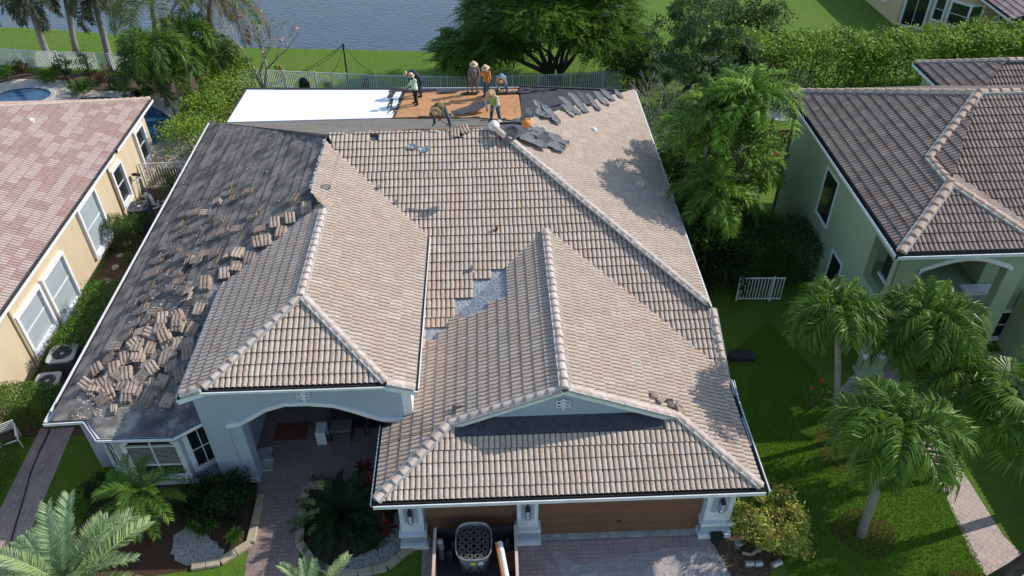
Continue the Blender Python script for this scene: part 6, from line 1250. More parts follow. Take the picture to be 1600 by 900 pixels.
# ================================================================ SIDE YARD: condensers, exercise machine, chair
def condenser(p, s, h, label, rz=0, top='ac_grey'):
    p = Vector(p); t = empty('air_conditioner', p, label, 'air conditioner', 'condenser units between the houses', rz); mb = MB(); R3 = Matrix.Rotation(rz, 3, 'Z')
    mb.box(p+Vector((0, 0, h/2+.03)), (s, s, h-.06), rz); mb.build('cabinet', M['ac_dark'], t, bevel=.04)
    mb = MB(); n = 26; O = []; I = []
    for i in range(n):
        a = 2*pi*i/n; c_, s_ = cos(a), sin(a); k = 1/max(abs(c_), abs(s_)); k = min(k, 1.28); O.append(R3 @ Vector((c_*k*s/2*1.03, s_*k*s/2*1.03, h+.02))+p); I.append(R3 @ Vector((c_*s*.37, s_*s*.37, h+.02))+p)
    mb.add([*O, *I, *[q-Vector((0, 0, .07)) for q in O], *[q-Vector((0, 0, .1)) for q in I]], [f for i in range(n) for f in ((i, (i+1) % n, n+(i+1) % n, n+i), (2*n+i, 2*n+(i+1) % n, (i+1) % n, i), (n+i, n+(i+1) % n, 3*n+(i+1) % n, 3*n+i))]); mb.build('top_cover', M[top], t)
    mb = MB(); mb.lathe(p+Vector((0, 0, h-.04)), [(.08, 0), (.08, .05), (.03, .07)], 10)
    for i in range(4):
        a = i*pi/2+.4; d = Vector((cos(a), sin(a), 0)); s2 = Vector((-sin(a), cos(a), 0)); q = p+Vector((0, 0, h-.02)); mb.add([q+d*.07-s2*.04, q+d*.07+s2*.05, q+d*s*.34+s2*.16+Vector((0, 0, .03)), q+d*s*.34-s2*.1-Vector((0, 0, .03))], [(0, 1, 2, 3)])
    mb.build('fan', M['ac_grey'], t); mb = MB()
    for r_ in (.12, .2, .28, .36): mb.tube([p+Vector((cos(a)*s*r_, sin(a)*s*r_, h+.03)) for a in np.linspace(0, 2*pi, 19)], .006, 4, cap=False)
    mb.build('guard', M['ac_dark'], t)
a1 = at(97, 552, 1.0); condenser((a1.x, a1.y, 0), .98, 1.0, 'large square air conditioner with pale fan top beside the tan wall', .12)
a2 = at(72, 592, .9); condenser((a2.x, a2.y, 0), .85, .8, 'smaller air conditioner half hidden by the clipped hedge', .12)
a3 = at(215, 318, 1.4); condenser((a3.x, a3.y, 0), .9, 1.25, 'tall dark condenser with round top behind the square hedge', .1, 'ac_dark')
mb = MB(); q = at(102, 590, .0); mb.lathe(q, [(.14, 0), (.2, .3), (.22, .32), (.2, .34)], 14); setp(mb.build('plant_pot', M['rust'], None), 'empty terracotta pot beside the smaller condenser', 'pot')
# exercise machine
p = G(232, 318); p.x = min(p.x, -16.2); t = empty('exercise_bike', p, 'white exercise machine with round black console standing by the tan wall', 'exercise bike'); T_ = lambda *a: p+Vector(a)
mb = MB(); mb.tube([T_(-.5, .5, .08), T_(-.1, .4, .25), T_(.2, 0, .45), T_(.5, -.4, .12)], [.06, .08, .09, .06], 8); mb.tube([T_(-.45, .2, .1), T_(-.35, .3, .7), T_(-.3, .35, 1.35)], [.07, .06, .05], 8); mb.tube([T_(.1, -.2, .3), T_(.15, -.25, .85)], [.05, .04], 8); mb.build('frame', M['white'], t, smooth=True)
mb = MB(); mb.tube([T_(-.7, .3, .05), T_(-.1, .7, .05)], .05, 8); mb.build('foot', M['white'], t); mb = MB(); mb.tube([T_(.3, -.7, .05), T_(.8, -.3, .05)], .05, 8); mb.build('foot', M['white'], t)
mb = MB(); mb.lathe(T_(-.3, .35, 1.4), [(.05, 0), (.2, .02), (.22, .1), (.14, .16)], 14, M=Matrix.Rotation(-.6, 3, 'X')); mb.build('console', M['black'], t, smooth=True); mb = MB(); mb.lathe(T_(.15, -.25, .85), [(.05, 0), (.16, .05), (.14, .1), (.02, .12)], 12); mb.build('saddle', M['black'], t, smooth=True)
mb = MB(); mb.tube([T_(-.55, .2, 1.2), T_(-.35, .25, 1.25), T_(-.15, .45, 1.25), T_(.0, .3, 1.2)], .03, 6); mb.build('handlebar', M['white'], t); mb = MB(); mb.lathe(T_(.0, .1, .42), [(.2, -.04), (.26, -.03), (.26, .03), (.2, .04)], 18, M=Matrix.Rotation(pi/2, 3, 'Y')); mb.build('flywheel', M['ac_grey'], t)
for i, (du, dv) in enumerate(((.3, .0), (.55, .25), (.65, -.05))): mb = MB(); mb.tube([T_(du, dv-.3, .1), T_(du+.28, dv-.25, .1)], .03, 6); mb.lathe(T_(du, dv-.3, .1), [(.02, -.06), (.09, -.05), (.09, .05), (.02, .06)], 10, M=Matrix.Rotation(pi/2, 3, 'Y')); mb.lathe(T_(du+.28, dv-.25, .1), [(.02, -.06), (.09, -.05), (.09, .05), (.02, .06)], 10, M=Matrix.Rotation(pi/2, 3, 'Y')); setp(mb.build('dumbbell', M['metal'], None), ('dumbbell nearest the exercise machine', 'dumbbell farthest from the tan wall', 'grey dumbbell closest to the roof eave')[i], 'dumbbell', 'dumbbells on the ground')
q = G(238, 338); mb = MB(); mb.box(q+Vector((.1, -.5, .25)), (.5, .35, .5), .4); mb.box(q+Vector((.1, -.5, .52)), (.54, .39, .05), .4); setp(mb.build('storage_box', M['metal'], None), 'pale blue grey box on the soil below the exercise machine', 'box')
# stepping stones along the wall
for i in range(12):
    y = 23.5+i*.95; mb = MB(); n = 7; cx = -17.25+random.uniform(-.1, .1); pts_ = [(cx+(.17+random.uniform(-.06, .06))*cos(a), y+(.22+random.uniform(-.08, .08))*sin(a)) for a in np.linspace(0, 2*pi, n+1)[:-1]]; mb.prism(pts_, .004, .05)
    lab = 'flat stone in the row along the foot of the tan wall'; setp(mb.build('stepping_stone', M['kerb'], None), lab, 'stone', 'stepping stones along the tan wall')
# white wicker chair at the left
p = at(25, 690, 0); p = G(20, 695); t = empty('garden_chair', p, 'white framed garden chair with dark cushion at the left edge of the path', 'chair', rz=.5); T_ = lambda x, y, z: p+Matrix.Rotation(.5, 3, 'Z') @ Vector((x, y, z))
for x, y in ((-.3, -.3), (.3, -.3), (-.3, .3), (.3, .3)): mb = MB(); mb.tube([T_(x, y, 0), T_(x, y, .6 if y < 0 else .85)], .025, 6); mb.build('leg', M['white'], t)
mb = MB()
for y in (-.3, .3): mb.beam(T_(-.3, y, .4), T_(.3, y, .4), .04, .04)
for x in (-.3, .3): mb.beam(T_(x, -.3, .6), T_(x, .32, .62), .06, .03); mb.beam(T_(x, -.3, .4), T_(x, .3, .4), .04, .04)
mb.build('seat_frame', M['white'], t); mb = MB()
for k in range(5): mb.beam(T_(-.3, .3, .5+k*.08), T_(.3, .3, .5+k*.08), .03, .03)
mb.build('backrest', M['white'], t); mb = MB(); mb.box(T_(0, 0, .44), (.5, .5, .08), .5); mb.build('cushion', M['black'], t, bevel=.02)
# garden hose along the left path
hp = [G(u, v)+Vector((0, 0, .03)) for u, v in ((78, 672), (70, 690), (62, 705), (48, 740), (40, 770), (28, 810), (18, 845), (12, 880), (8, 905))]; mb = MB(); mb.tube(hp, .022, 6); setp(mb.build('garden_hose', M['black'], None), 'black hose running along the left paver path', 'hose')
# ================================================================ PORCH CONTENTS
q = G(457, 668); mb = MB(); mb.box((q.x, q.y-.2, .03), (1.15, .8, .03)); setp(mb.build('door_mat', M['rust'], None), 'reddish brown door mat on the shaded porch floor', 'mat')
q = G(505, 690); t = empty('side_table', q, 'white table with cut out side panel standing inside the porch', 'table'); mb = MB(); mb.box(q+Vector((0, .1, .62)), (.35, .5, .04)); mb.build('table_top', M['white'], t); mb = MB(); mb.box(q+Vector((0, -.13, .3)), (.34, .03, .6)); mb.build('side_panel', M['white'], t); mb = MB(); mb.box(q+Vector((0, .33, .3)), (.34, .03, .6)); mb.build('side_panel', M['white'], t)
q = G(530, 690); t = empty('porch_bench', q, 'dark framed bench with grey cushion inside the porch', 'bench'); mb = MB(); mb.box(q+Vector((.1, .3, .48)), (.75, .55, .1)); mb.build('cushion', M['felt_grey'], t, bevel=.03)
for x, y in ((-.25, .05), (.45, .05), (-.25, .55), (.45, .55)): mb = MB(); mb.box(q+Vector((x, y, .22)), (.05, .05, .44)); mb.build('leg', M['black'], t)
mb = MB(); mb.box(q+Vector((.1, .58, .75)), (.75, .04, .5)); mb.build('backrest', M['black'], t)
for i, (u, lab) in enumerate(((562, 'left dark slender chair deep in the shaded porch'), (588, 'right dark slender chair deep in the shaded porch'))):
    q = G(u, 680); t = empty('porch_chair', q, lab, 'chair', 'dark chairs in the porch'); mb = MB(); mb.box(q+Vector((0, .2, .45)), (.45, .45, .05)); mb.build('seat', M['black'], t)
    for x, y in ((-.2, 0), (.2, 0), (-.2, .4), (.2, .4)): mb = MB(); mb.beam(q+Vector((x*1.1, y, 0)), q+Vector((x, y, .45)), .035, .035, up=(0, 1, 0)); mb.build('leg', M['black'], t)
    mb = MB(); mb.box(q+Vector((0, .42, .75)), (.42, .03, .5)); mb.build('backrest', M['black'], t)
for i, (u, v, lab, z_) in enumerate(((412, 713, 'pale stone slab leaning at the porch pier, upper one', .10), (414, 728, 'pale stone slab at the porch pier, lower one', .05))):
    q = G(u, v); mb = MB(); mb.prism([(q.x-.25, q.y-.28), (q.x+.33, q.y-.24), (q.x+.28, q.y+.30), (q.x-.22, q.y+.28)], z_-.04, z_+.03); setp(mb.build('stone_slab', M['concrete'], None, bevel=.01), lab, 'slab', 'pale slabs by the porch pier')
# ================================================================ PLAYSET, hoop chair, black bin
p = G(1205, 258); t = empty('wooden_playset', p, 'red brown wooden playset with slatted bench beside the green house', 'playset'); T_ = lambda x, y, z: p+Vector((x, y, z))
for x in (-.2, 1.4):
    for y in (0, .8): mb = MB(); mb.box(T_(x, y, .75 if y else .55), (.11, .11, 1.5 if y else 1.1)); mb.build('leg', M['wood_red'], t)
mb = MB()
for k in range(5): mb.box(T_(.6, .12+k*.16, .62), (1.75, .13, .04))
mb.build('seat', M['wood_red'], t); mb = MB()
for k in range(9): mb.box(T_(-.12+k*.18, .84, 1.15), (.11, .03, .9 if k not in (0, 8) else 1.1))
mb.box(T_(.6, .86, 1.55), (1.8, .05, .12)); mb.box(T_(.6, .86, .8), (1.8, .05, .1)); mb.build('backrest', M['wood_red'], t)
mb = MB()
for k in range(5): mb.box(T_(-.0+k*.3, -.03, .35), (.07, .03, .6))
mb.box(T_(.6, -.05, .6), (1.7, .06, .1)); mb.build('front_rail', M['wood_red'], t)
p = G(1238, 190); mb = MB(); mb.tube([p+Vector((.75*cos(a), .1, .85+.75*sin(a))) for a in np.linspace(0, 2*pi, 25)], .035, 6, cap=False); o = mb.build('hoop', M['white'], None); t = empty('hoop_seat', p, 'white round hoop behind the corner of the green house', 'garden seat'); o.parent = t; o.matrix_parent_inverse = EMP[t.name].inverted()
p = G(1158, 560); t = empty('black_case', p, 'black open case with tools lying on the shaded lawn', 'case'); mb = MB(); mb.box(p+Vector((0, 0, .14)), (.95, .45, .26), -.1); mb.build('case_body', M['rubber'], t, bevel=.04)
mb = MB(); mb.tube([p+Vector((-.3, .1, .3)), p+Vector((-.1, .15, .42)), p+Vector((.1, .12, .3))], .02, 6); mb.build('handle', M['black'], t); mb = MB(); mb.box(p+Vector((-.55, .1, .06)), (.3, .2, .1), .4); mb.build('lid_corner', M['ac_dark'], t)
# loose gutter pieces hanging on the right garage eave
for i, (a, b_, lab) in enumerate((((1138, 597), (1147, 640), 'short loose piece of white gutter at the top of the right garage eave'), ((1150, 655), (1163, 700), 'bent loose white gutter hanging beside the lower right garage eave'))):
    q1_, q2_ = at(*a, 2.62), at(*b_, 2.55); mb = MB(); mb.beam(q1_+Vector((.12, 0, 0)), q2_+Vector((.14, 0, 0)), .12, .03); mb.beam(q1_+Vector((.18, 0, .05)), q2_+Vector((.2, 0, .04)), .02, .12); setp(mb.build('loose_gutter', M['trim'], None), lab, 'gutter')
# ================================================================ TRAILER WITH BUCKET OF ROLLS
t = empty('dump_trailer', (-1.0, 13.2, 0), 'rusty sided open trailer full of roofing supplies in front of the garage', 'trailer')
tx0, tx1, ty0, ty1, tz0, tz1 = -2.05, .35, 9.6, 14.02, .45, 1.25
def tb(nm, c, d, m='rust', par=t): mb = MB(); mb.box(c, d); return mb.build(nm, M[m], par, bevel=.01)
tb('bed_floor', ((tx0+tx1)/2, (ty0+ty1)/2, tz0), (tx1-tx0, ty1-ty0, .08), 'rubber'); tb('side_panel', (tx0, (ty0+ty1)/2, (tz0+tz1)/2), (.07, ty1-ty0, tz1-tz0)); tb('side_panel', (tx1, (ty0+ty1)/2, (tz0+tz1)/2), (.07, ty1-ty0, tz1-tz0))
tb('tail_panel', ((tx0+tx1)/2, ty1, (tz0+tz1)/2), (tx1-tx0, .06, tz1-tz0), 'rubber')
tb('front_panel', ((tx0+tx1)/2, ty0, (tz0+tz1)/2), (tx1-tx0, .06, tz1-tz0))
for x in (tx0, tx1): tb('top_rail', (x, (ty0+ty1)/2, tz1+.02), (.09, ty1-ty0+.1, .05), 'cap')
for x in (tx0+.02, tx1-.02): mb = MB(); mb.lathe((x, 11.6, .33), [(.2, -.1), (.33, -.08), (.33, .08), (.2, .1)], 18, M=Matrix.Rotation(pi/2, 3, 'Y')); mb.build('wheel', M['rubber'], t)
for x in (tx0-.05, tx1+.05):
    for y in (13.6, 12.2): tb('tie_hook', (x, y, .8), (.03, .05, .12), 'black')
# clear tub with dark rolls
c = at(740, 838, 1.35); t2 = empty('clear_tub', (c.x, c.y-.1, tz0+.05), 'clear plastic tub packed with dark upright rolls in the trailer', 'tub')
cx_, cy_ = c.x, c.y-.15
def rr_(sx, sy, z, n=32): return [(cx_+sx*abs(cos(a))**.6*(1 if cos(a) > 0 else -1), cy_+sy*abs(sin(a))**.6*(1 if sin(a) > 0 else -1), z) for a in np.linspace(0, 2*pi, n+1)[:-1]]
lay = [rr_(.42, .50, .52), rr_(.49, .58, 1.0), rr_(.52, .62, 1.34)]; mb = MB(); n = 32; mb.add([q for l in lay for q in l], [(k*n+i, k*n+(i+1) % n, (k+1)*n+(i+1) % n, (k+1)*n+i) for k in range(2) for i in range(n)]); mb.build('tub_wall', M['clear'], t2)
mb = MB(); rim = rr_(.53, .63, 1.35); mb.tube([Vector(q) for q in rim+[rim[0]]], .02, 6, cap=False); mb.build('rim', M['metal'], t2)
mb = MB(); mb.box((cx_-.02, cy_-.64, 1.12), (.14, .012, .10)); mb.build('lime_label', mat('lime_label', (.45, .6, .04), .6), t2); mb = MB(); mb.box((cx_+.2, cy_-.63, 1.13), (.14, .012, .13)); mb.build('white_label', M['white'], t2)
k = 0
for j in range(5):
    for i in range(4):
        x = cx_-.345+i*.23+(.05 if j % 2 else 0)*0; y = cy_-.44+j*.225
        if abs(x-cx_) > .3 and abs(y-cy_) > .42: x = cx_+(x-cx_)*.85; y = cy_+(y-cy_)*.93
        mb = MB(); mb.lathe((x, y, .52), [(.112, 0), (.112, .72), (.104, .735), (.05, .735), (.045, .68), (.045, .1)], 16); k += 1
        setp(mb.build('felt_roll', M['roll'], None), 'dark roll standing upright in the clear tub', 'roll', 'dark rolls in the clear tub')
# tubes and bottles beside the tub
for i, (u, v, z0, l, r, m_, lab, nm) in enumerate(((688, 862, .5, .85, .10, 'metal', 'grey metal cylinder standing left of the clear tub', 'gas_cylinder'), (702, 872, .5, .6, .09, 'rubber', 'black tube standing between the cylinder and the tub', 'tube'), (708, 858, .5, .6, .08, 'rubber', 'black tube close against the clear tub', 'tube'))):
    q = at(u, v-12, 1.2); mb = MB(); mb.lathe((q.x, q.y, z0), [(r, 0), (r, l*.55), (r*1.08, l*.56), (r*1.08, l*.7), (r, l*.71), (r*.95, l), (r*.2, l+.02)], 14); setp(mb.build(nm, M[m_], None), lab, 'cylinder' if i == 0 else 'tube')
q = at(793, 842, 1.2); mb = MB(); mb.lathe((q.x, q.y, .55), [(.12, 0), (.12, .35), (.1, .45), (.06, .55), (.06, .62), (.02, .63)], 14); setp(mb.build('black_bottle', M['rubber'], None, smooth=True), 'round black container in the right corner of the trailer', 'container')
q1_, q2_ = at(781, 848, 1.35), at(792, 905, 1.35); t3 = empty('orange_tube', q1_, 'long orange and white tube propped across the trailer', 'tube'); mb = MB(); mb.tube([q1_, q2_], .085, 12); mb.build('white_tube', M['white'], t3); mb = MB(); s_ = Vector((-.09, 0, .0)); mb.tube([q1_+s_, q2_+s_], .055, 10); mb.build('orange_strip', M['orange'], t3)
q = at(798, 868, .9); mb = MB(); mb.box((q.x, q.y, .62), (.35, .55, .25)); setp(mb.build('cardboard_box', M['wood_red'], None, bevel=.01), 'brown box under the black container in the trailer', 'box')
# ================================================================ DRIVEWAY FILM, cans by the shrub
def filmsheet(poly, label, seed):
    rg = np.random.default_rng(seed); bm = bmesh.new(); vs = [bm.verts.new((x, y, .03)) for x, y in poly]; f = bm.faces.new(vs); bmesh.ops.triangulate(bm, faces=[f]); bmesh.ops.subdivide_edges(bm, edges=bm.edges[:], cuts=5, use_grid_fill=True)
    bmesh.ops.subdivide_edges(bm, edges=bm.edges[:], cuts=1, use_grid_fill=True)
    for v in bm.verts: v.co.z = .03+.05*abs(sin(v.co.x*4+v.co.y*2.3))*abs(sin(v.co.x*1.7-v.co.y*5))+rg.uniform(0, .012)
    me = bpy.data.meshes.new('plastic_film'); bm.to_mesh(me); bm.free(); o = link('plastic_film', me, M['film'], None, True); setp(o, label, 'plastic sheet')
filmsheet(px((868, 905), (900, 885), (965, 872), (1050, 858), (1108, 858), (1130, 875), (1140, 905)), 'wrinkled clear plastic film on the driveway near the shrub', 1)
filmsheet(px((862, 862), (876, 864), (890, 880), (925, 890), (945, 905), (880, 905), (868, 880)), 'crumpled clear plastic film on the driveway right of the trailer', 2)
for i, (u, v, a_, l, lab) in enumerate(((1170, 884, 0.05, .28, 'left silver canister lying on the soil below the shrub'), (1184, 884, .05, .24, 'middle silver canister lying below the shrub'), (1212, 884, .35, .36, 'silver canister lying on the grass, right of the other two'))):
    q = G(u, v)+Vector((0, 0, .11)); d = Vector((cos(a_), sin(a_), 0))*l/2; mb = MB(); mb.tube([q-d*1.0, q-d*.95, q+d*.9, q+d], [.07, .105, .105, .06], 14); setp(mb.build('metal_canister', M['metal'], None), lab, 'canister', 'silver canisters')
q = G(1152, 855); mb = MB(); mb.lathe(q, [(.09, 0), (.11, .2), (.13, .25), (.1, .27)], 12); setp(mb.build('plant_pot', M['metal'], None), 'small grey pot under the yellow green shrub', 'pot')
q = G(1118, 845); mb = MB(); mb.lathe(q, [(.16, 0), (.2, .28), (.22, .3), (.17, .3)], 12); setp(mb.build('plant_pot', M['rubber'], None), 'black pot beside the right garage column', 'pot')
q = G(1175, 878); mb = MB(); mb.tube([q+Vector((-.25+.06*k, .25-.06*sin(k*.5), .1+.03*sin(k))) for k in range(10)], .05, 7); setp(mb.build('bent_pipe', M['kerb'], None), 'bent tan pipe above the silver canisters', 'pipe')
# ================================================================ WORKERS
def capsule(bm, a, b, r1, r2, n=12):
    a, b = Vector(a), Vector(b); d = b-a; L = d.length; q = d.to_track_quat('Z', 'Y').to_matrix() if L > 1e-5 else Matrix.Identity(3); rings = []
    for k in range(4): t = pi/2*k/4; rings.append((r1*sin(t), -r1*cos(t)))
    rings.append((r1, 0)); rings.append(((r1+r2)/2, L/2)); rings.append((r2, L))
    for k in range(1, 5): t = pi/2*k/4; rings.append((r2*cos(t), L+r2*sin(t)))
    vs = []
    for r, z in rings: vs.append([bm.verts.new(a+q @ Vector((max(r, .0005)*cos(2*pi*j/n), max(r, .0005)*sin(2*pi*j/n), z))) for j in range(n)])
    for i in range(len(vs)-1):
        for j in range(n): bm.faces.new((vs[i][j], vs[i][(j+1) % n], vs[i+1][(j+1) % n], vs[i+1][j]))
    bm.faces.new(vs[0][::-1]); bm.faces.new(vs[-1])
def fuse(name, caps, mat_, parent, vox=.014, sm=6):
    bm = bmesh.new()
    for c in caps: capsule(bm, *c)
    me = bpy.data.meshes.new(name+'_src'); bm.to_mesh(me); bm.free(); o = bpy.data.objects.new(name, me); COL.objects.link(o)
    r = o.modifiers.new('r', 'REMESH'); r.mode = 'VOXEL'; r.voxel_size = vox; s = o.modifiers.new('s', 'SMOOTH'); s.iterations = sm; s.factor = .5
    dg = bpy.context.evaluated_depsgraph_get(); m2 = bpy.data.meshes.new_from_object(o.evaluated_get(dg)); bpy.data.objects.remove(o); m2.name = name
    return link(name, m2, mat_, parent, True)
def person(foot, yaw, J, top, trousers, label, sleeves=True, shorts=False, hat=1, vest=None, hood=None, gloves=None, hatc='straw', bend=0.):
    """J: joints in body space (x right, y forward, z up), feet at z=0"""
    foot = Vector(foot); R = Matrix.Rotation(yaw, 3, 'Z'); W_ = lambda p: foot+R @ Vector(p); root = empty('person', foot, label, 'person', 'roofing workers')
    P = {k: W_(v) for k, v in J.items()}; bc = []
    def add(lst, a, b, r1, r2): lst.append((P[a] if isinstance(a, str) else a, P[b] if isinstance(b, str) else b, r1, r2))
    hd = P['head']; nk = P['neck']; fw = (R @ Vector(J.get('face', (0, 1, -.2)))).normalized(); upv = (hd-nk).normalized(); sd = fw.cross(upv).normalized(); fw = upv.cross(sd)
    add(bc, 'neck', 'head', .055, .055); bc += [(hd, hd+upv*.06, .082, .088), (hd-upv*.02+fw*.03, hd-upv*.04+fw*.045, .06, .05), (hd+fw*.095+upv*.01, hd+fw*.105-upv*.015, .014, .018)]
    for s in (-1, 1): bc.append((hd+sd*s*.082, hd+sd*s*.09+upv*.02, .02, .02))
    add(bc, 'pelvis', 'chest', .125, .14); add(bc, 'chest', 'neck', .13, .075)
    for s, c in ((-1, 'L'), (1, 'R')):
        add(bc, 'chest', 'sh'+c, .09, .07); add(bc, 'sh'+c, 'el'+c, .055, .042); add(bc, 'el'+c, 'wr'+c, .042, .027); add(bc, 'pelvis', 'hip'+c, .11, .10)
        add(bc, 'hip'+c, 'kn'+c, .09, .06); add(bc, 'kn'+c, 'an'+c, .058, .038); an = P['an'+c]; ft = (R @ Vector((s*.12, 1, 0))).normalized(); bc.append((an-Vector((0, 0, .03)), an+ft*.15-Vector((0, 0, .035)), .04, .032))
        w_, e_ = P['wr'+c], P['el'+c]; dr = (w_-e_).normalized(); lat = dr.cross(fw); lat = lat.normalized() if lat.length > .1 else sd; pn = lat.cross(dr); palm_ = w_+dr*.075; bc.append((w_, palm_, .027, .036))
        for i, (o_, l_) in enumerate(((-.027, .062), (-.009, .074), (.009, .068), (.027, .052))):
            b0 = palm_+lat*o_; m_ = b0+dr*l_*.6+pn*.012; bc.append((b0, m_, .0105, .0095)); bc.append((m_, m_+(dr*.5+pn*.8).normalized()*l_*.55, .0095, .008))
        tb0 = w_+dr*.03+lat*(-s)*.025; bc.append((tb0, tb0+(dr+lat*(-s)*.9+pn*.4).normalized()*.055, .013, .011))
    fuse('body', bc, M['skin'], root, .0105, 4)
    sh = []; add(sh, 'pelvis', 'chest', .15, .168); add(sh, 'chest', 'neck', .15, .08)
    for c in 'LR':
        add(sh, 'chest', 'sh'+c, .11, .082); add(sh, 'sh'+c, 'el'+c, .073, .06)
        if sleeves: e_, w_ = P['el'+c], P['wr'+c]; sh.append((e_, e_.lerp(w_, .85), .06, .042))
        add(sh, 'pelvis', 'hip'+c, .145, .12)
    fuse('shirt', sh, top, root, .018)
    tr = []
    for c in 'LR':
        add(tr, 'pelvis', 'hip'+c, .13, .118); k_, a_ = P['kn'+c], P['an'+c]; tr.append((P['hip'+c], k_ if not shorts else P['hip'+c].lerp(k_, .9), .112, .082))
        if not shorts: tr.append((k_, k_.lerp(a_, .93), .08, .062))
    fuse('trousers', tr, trousers, root, .018)
    for s, c in ((-1, 'L'), (1, 'R')):
        an = P['an'+c]; ft = (R @ Vector((s*.12, 1, 0))).normalized(); fuse('shoe', [(an-Vector((0, 0, .0)), an-ft*.03-Vector((0, 0, .03)), .052, .05), (an-ft*.02-Vector((0, 0, .035)), an+ft*.16-Vector((0, 0, .04)), .05, .042)], M['black'], root, .015)
    if hood: fuse('hood', [(nk, hd-fw*.01, .09, .1), (hd-fw*.01, hd+upv*.05-fw*.01, .105, .1)], hood, root, .015)
    if vest:
        v_ = []; add(v_, 'pelvis', 'chest', .158, .178); add(v_, 'chest', 'neck', .16, .07)
        for c in 'LR': v_.append((P['chest'], P['chest'].lerp(P['sh'+c], .75), .12, .095))
        fuse('vest', v_, vest, root, .018)
    if gloves:
        for c in 'LR': w_, e_ = P['wr'+c], P['el'+c]; dr = (w_-e_).normalized(); fuse('glove', [(w_, w_+dr*.1, .035, .05), (w_+dr*.08, w_+dr*.15, .045, .03)], gloves, root, .012)
    if hat:
        Q = Matrix((sd, fw, upv)).transposed(); mb = MB(); c_ = hd+upv*.075-fw*.005; b_ = hat*.215
        prof = [(b_*.99, -.045), (b_, -.04), (b_*.8, -.012), (.125, .0), (.118, .055), (.10, .115), (.05, .14), (.01, .135)]
        mb.lathe(c_, prof, 24, M=Q); h_ = mb.build('straw_hat', M[hatc], root, smooth=True); mb = MB(); mb.lathe(c_, [(.124, .002), (.128, .004), (.124, .04), (.118, .042)], 20, M=Q); mb.build('hat_band', M['hatband'], h_)
    else:
        fuse('hair', [(hd+upv*.03-fw*.01, hd+upv*.07-fw*.01, .094, .09)], M['hatband'], root, .015)
    return root, P
stand = dict(pelvis=(0, 0, .93), chest=(0, .02, 1.26), neck=(0, .03, 1.46), head=(0, .06, 1.58), shL=(-.19, .02, 1.40), shR=(.19, .02, 1.40), elL=(-.26, .02, 1.12), elR=(.26, .02, 1.12), wrL=(-.24, .20, .93), wrR=(.24, .20, .93), hipL=(-.09, 0, .90), hipR=(.09, 0, .90), knL=(-.11, .05, .50), knR=(.12, .03, .50), anL=(-.13, 0, .09), anR=(.14, 0, .09), face=(0, 1, -.35))
def pose(**k): d = dict(stand); d.update(k); return d
def bent(f=.55, dz=0., spread=.16, reach=(.62, .35)):
    return dict(pelvis=(0, -.08, .88), chest=(0, .28, 1.08+dz), neck=(0, .46, 1.06+dz), head=(0, .58, 1.02+dz), shL=(-.19, .40, 1.06+dz), shR=(.19, .40, 1.06+dz), elL=(-.27, .50, .80+dz), elR=(.27, .52, .80+dz), wrL=(-.12, reach[0], reach[1]), wrR=(.14, reach[0], reach[1]+.08), hipL=(-.1, -.08, .86), hipR=(.1, -.08, .86), knL=(-spread, .03, .47), knR=(spread, .0, .47), anL=(-spread-.05, -.05, .09), anR=(spread+.06, -.06, .09), face=(0, .45, -1))
C_ = lambda n, c, c2=None: mat(n, c, .85, c2 or tuple(x*.75 for x in c), 9, bump=.5, bscale=14)
navy, jean, black_, lime = C_('navy', (.035, .05, .085)), C_('jeans', (.08, .13, .20)), C_('black_trousers', (.02, .022, .03)), C_('lime_vest', (.42, .68, .10))
hv = C_('pale_lime_shirt', (.50, .72, .38), (.62, .76, .55)); grey_s, or_s, blue_s, olive = C_('grey_shirt', (.26, .24, .23)), C_('orange_shirt', (.66, .27, .08)), C_('denim_shirt', (.20, .32, .48)), C_('olive_shirt', (.13, .105, .055)); tan_ = C_('brown_shorts', (.24, .16, .12)); cream = C_('cream_shirt', (.62, .56, .46))
def floor(u, v): 
    a = zB.hit(u, v); b = zW.hit(u, v); return b if b.y > 36.88 else a
def fl(u, v, dz=.04): return floor(u, v)+Vector((0, 0, dz))
person(fl(651, 164), 2.0, pose(head=(0, .14, 1.56), chest=(0, .08, 1.24), neck=(0, .11, 1.43), wrL=(-.15, .42, .98), wrR=(.12, .42, .95), elL=(-.27, .16, 1.08), elR=(.27, .16, 1.08), face=(0, 1, -.6)), hv, black_, 'worker in pale lime shirt, black trousers and blue hood holding a bar', hood=navy, hat=0.8, hatc='straw_pale')
J = bent(dz=.22, reach=(.55, .55)); person(fl(657, 150), 1.6, J, navy, navy, 'worker in dark navy stooping behind the lime shirted worker', hat=.8, hatc='straw_pale')
person(fl(742, 146), pi, pose(wrL=(-.27, .12, .88), elL=(-.28, -.02, 1.12)), grey_s, tan_, 'worker in grey shirt and brown shorts holding an upright tool', shorts=True, hat=1.05, hatc='straw_pale')
person(fl(761, 152), pi-.6, pose(elR=(.36, -.05, 1.2), wrR=(.2, -.02, 1.02), elL=(-.30, .08, 1.12)), or_s, jean, 'worker in orange long sleeved shirt and blue jeans', hat=1.05, hatc='straw_pale')
person(fl(785, 147), pi-.15, bent(dz=.0, spread=.2, reach=(.45, .42)), blue_s, jean, 'worker in blue shirt bending forward with yellow gloves and wide straw hat', hat=1.1, gloves=C_('yellow_glove', (.6, .6, .05)))
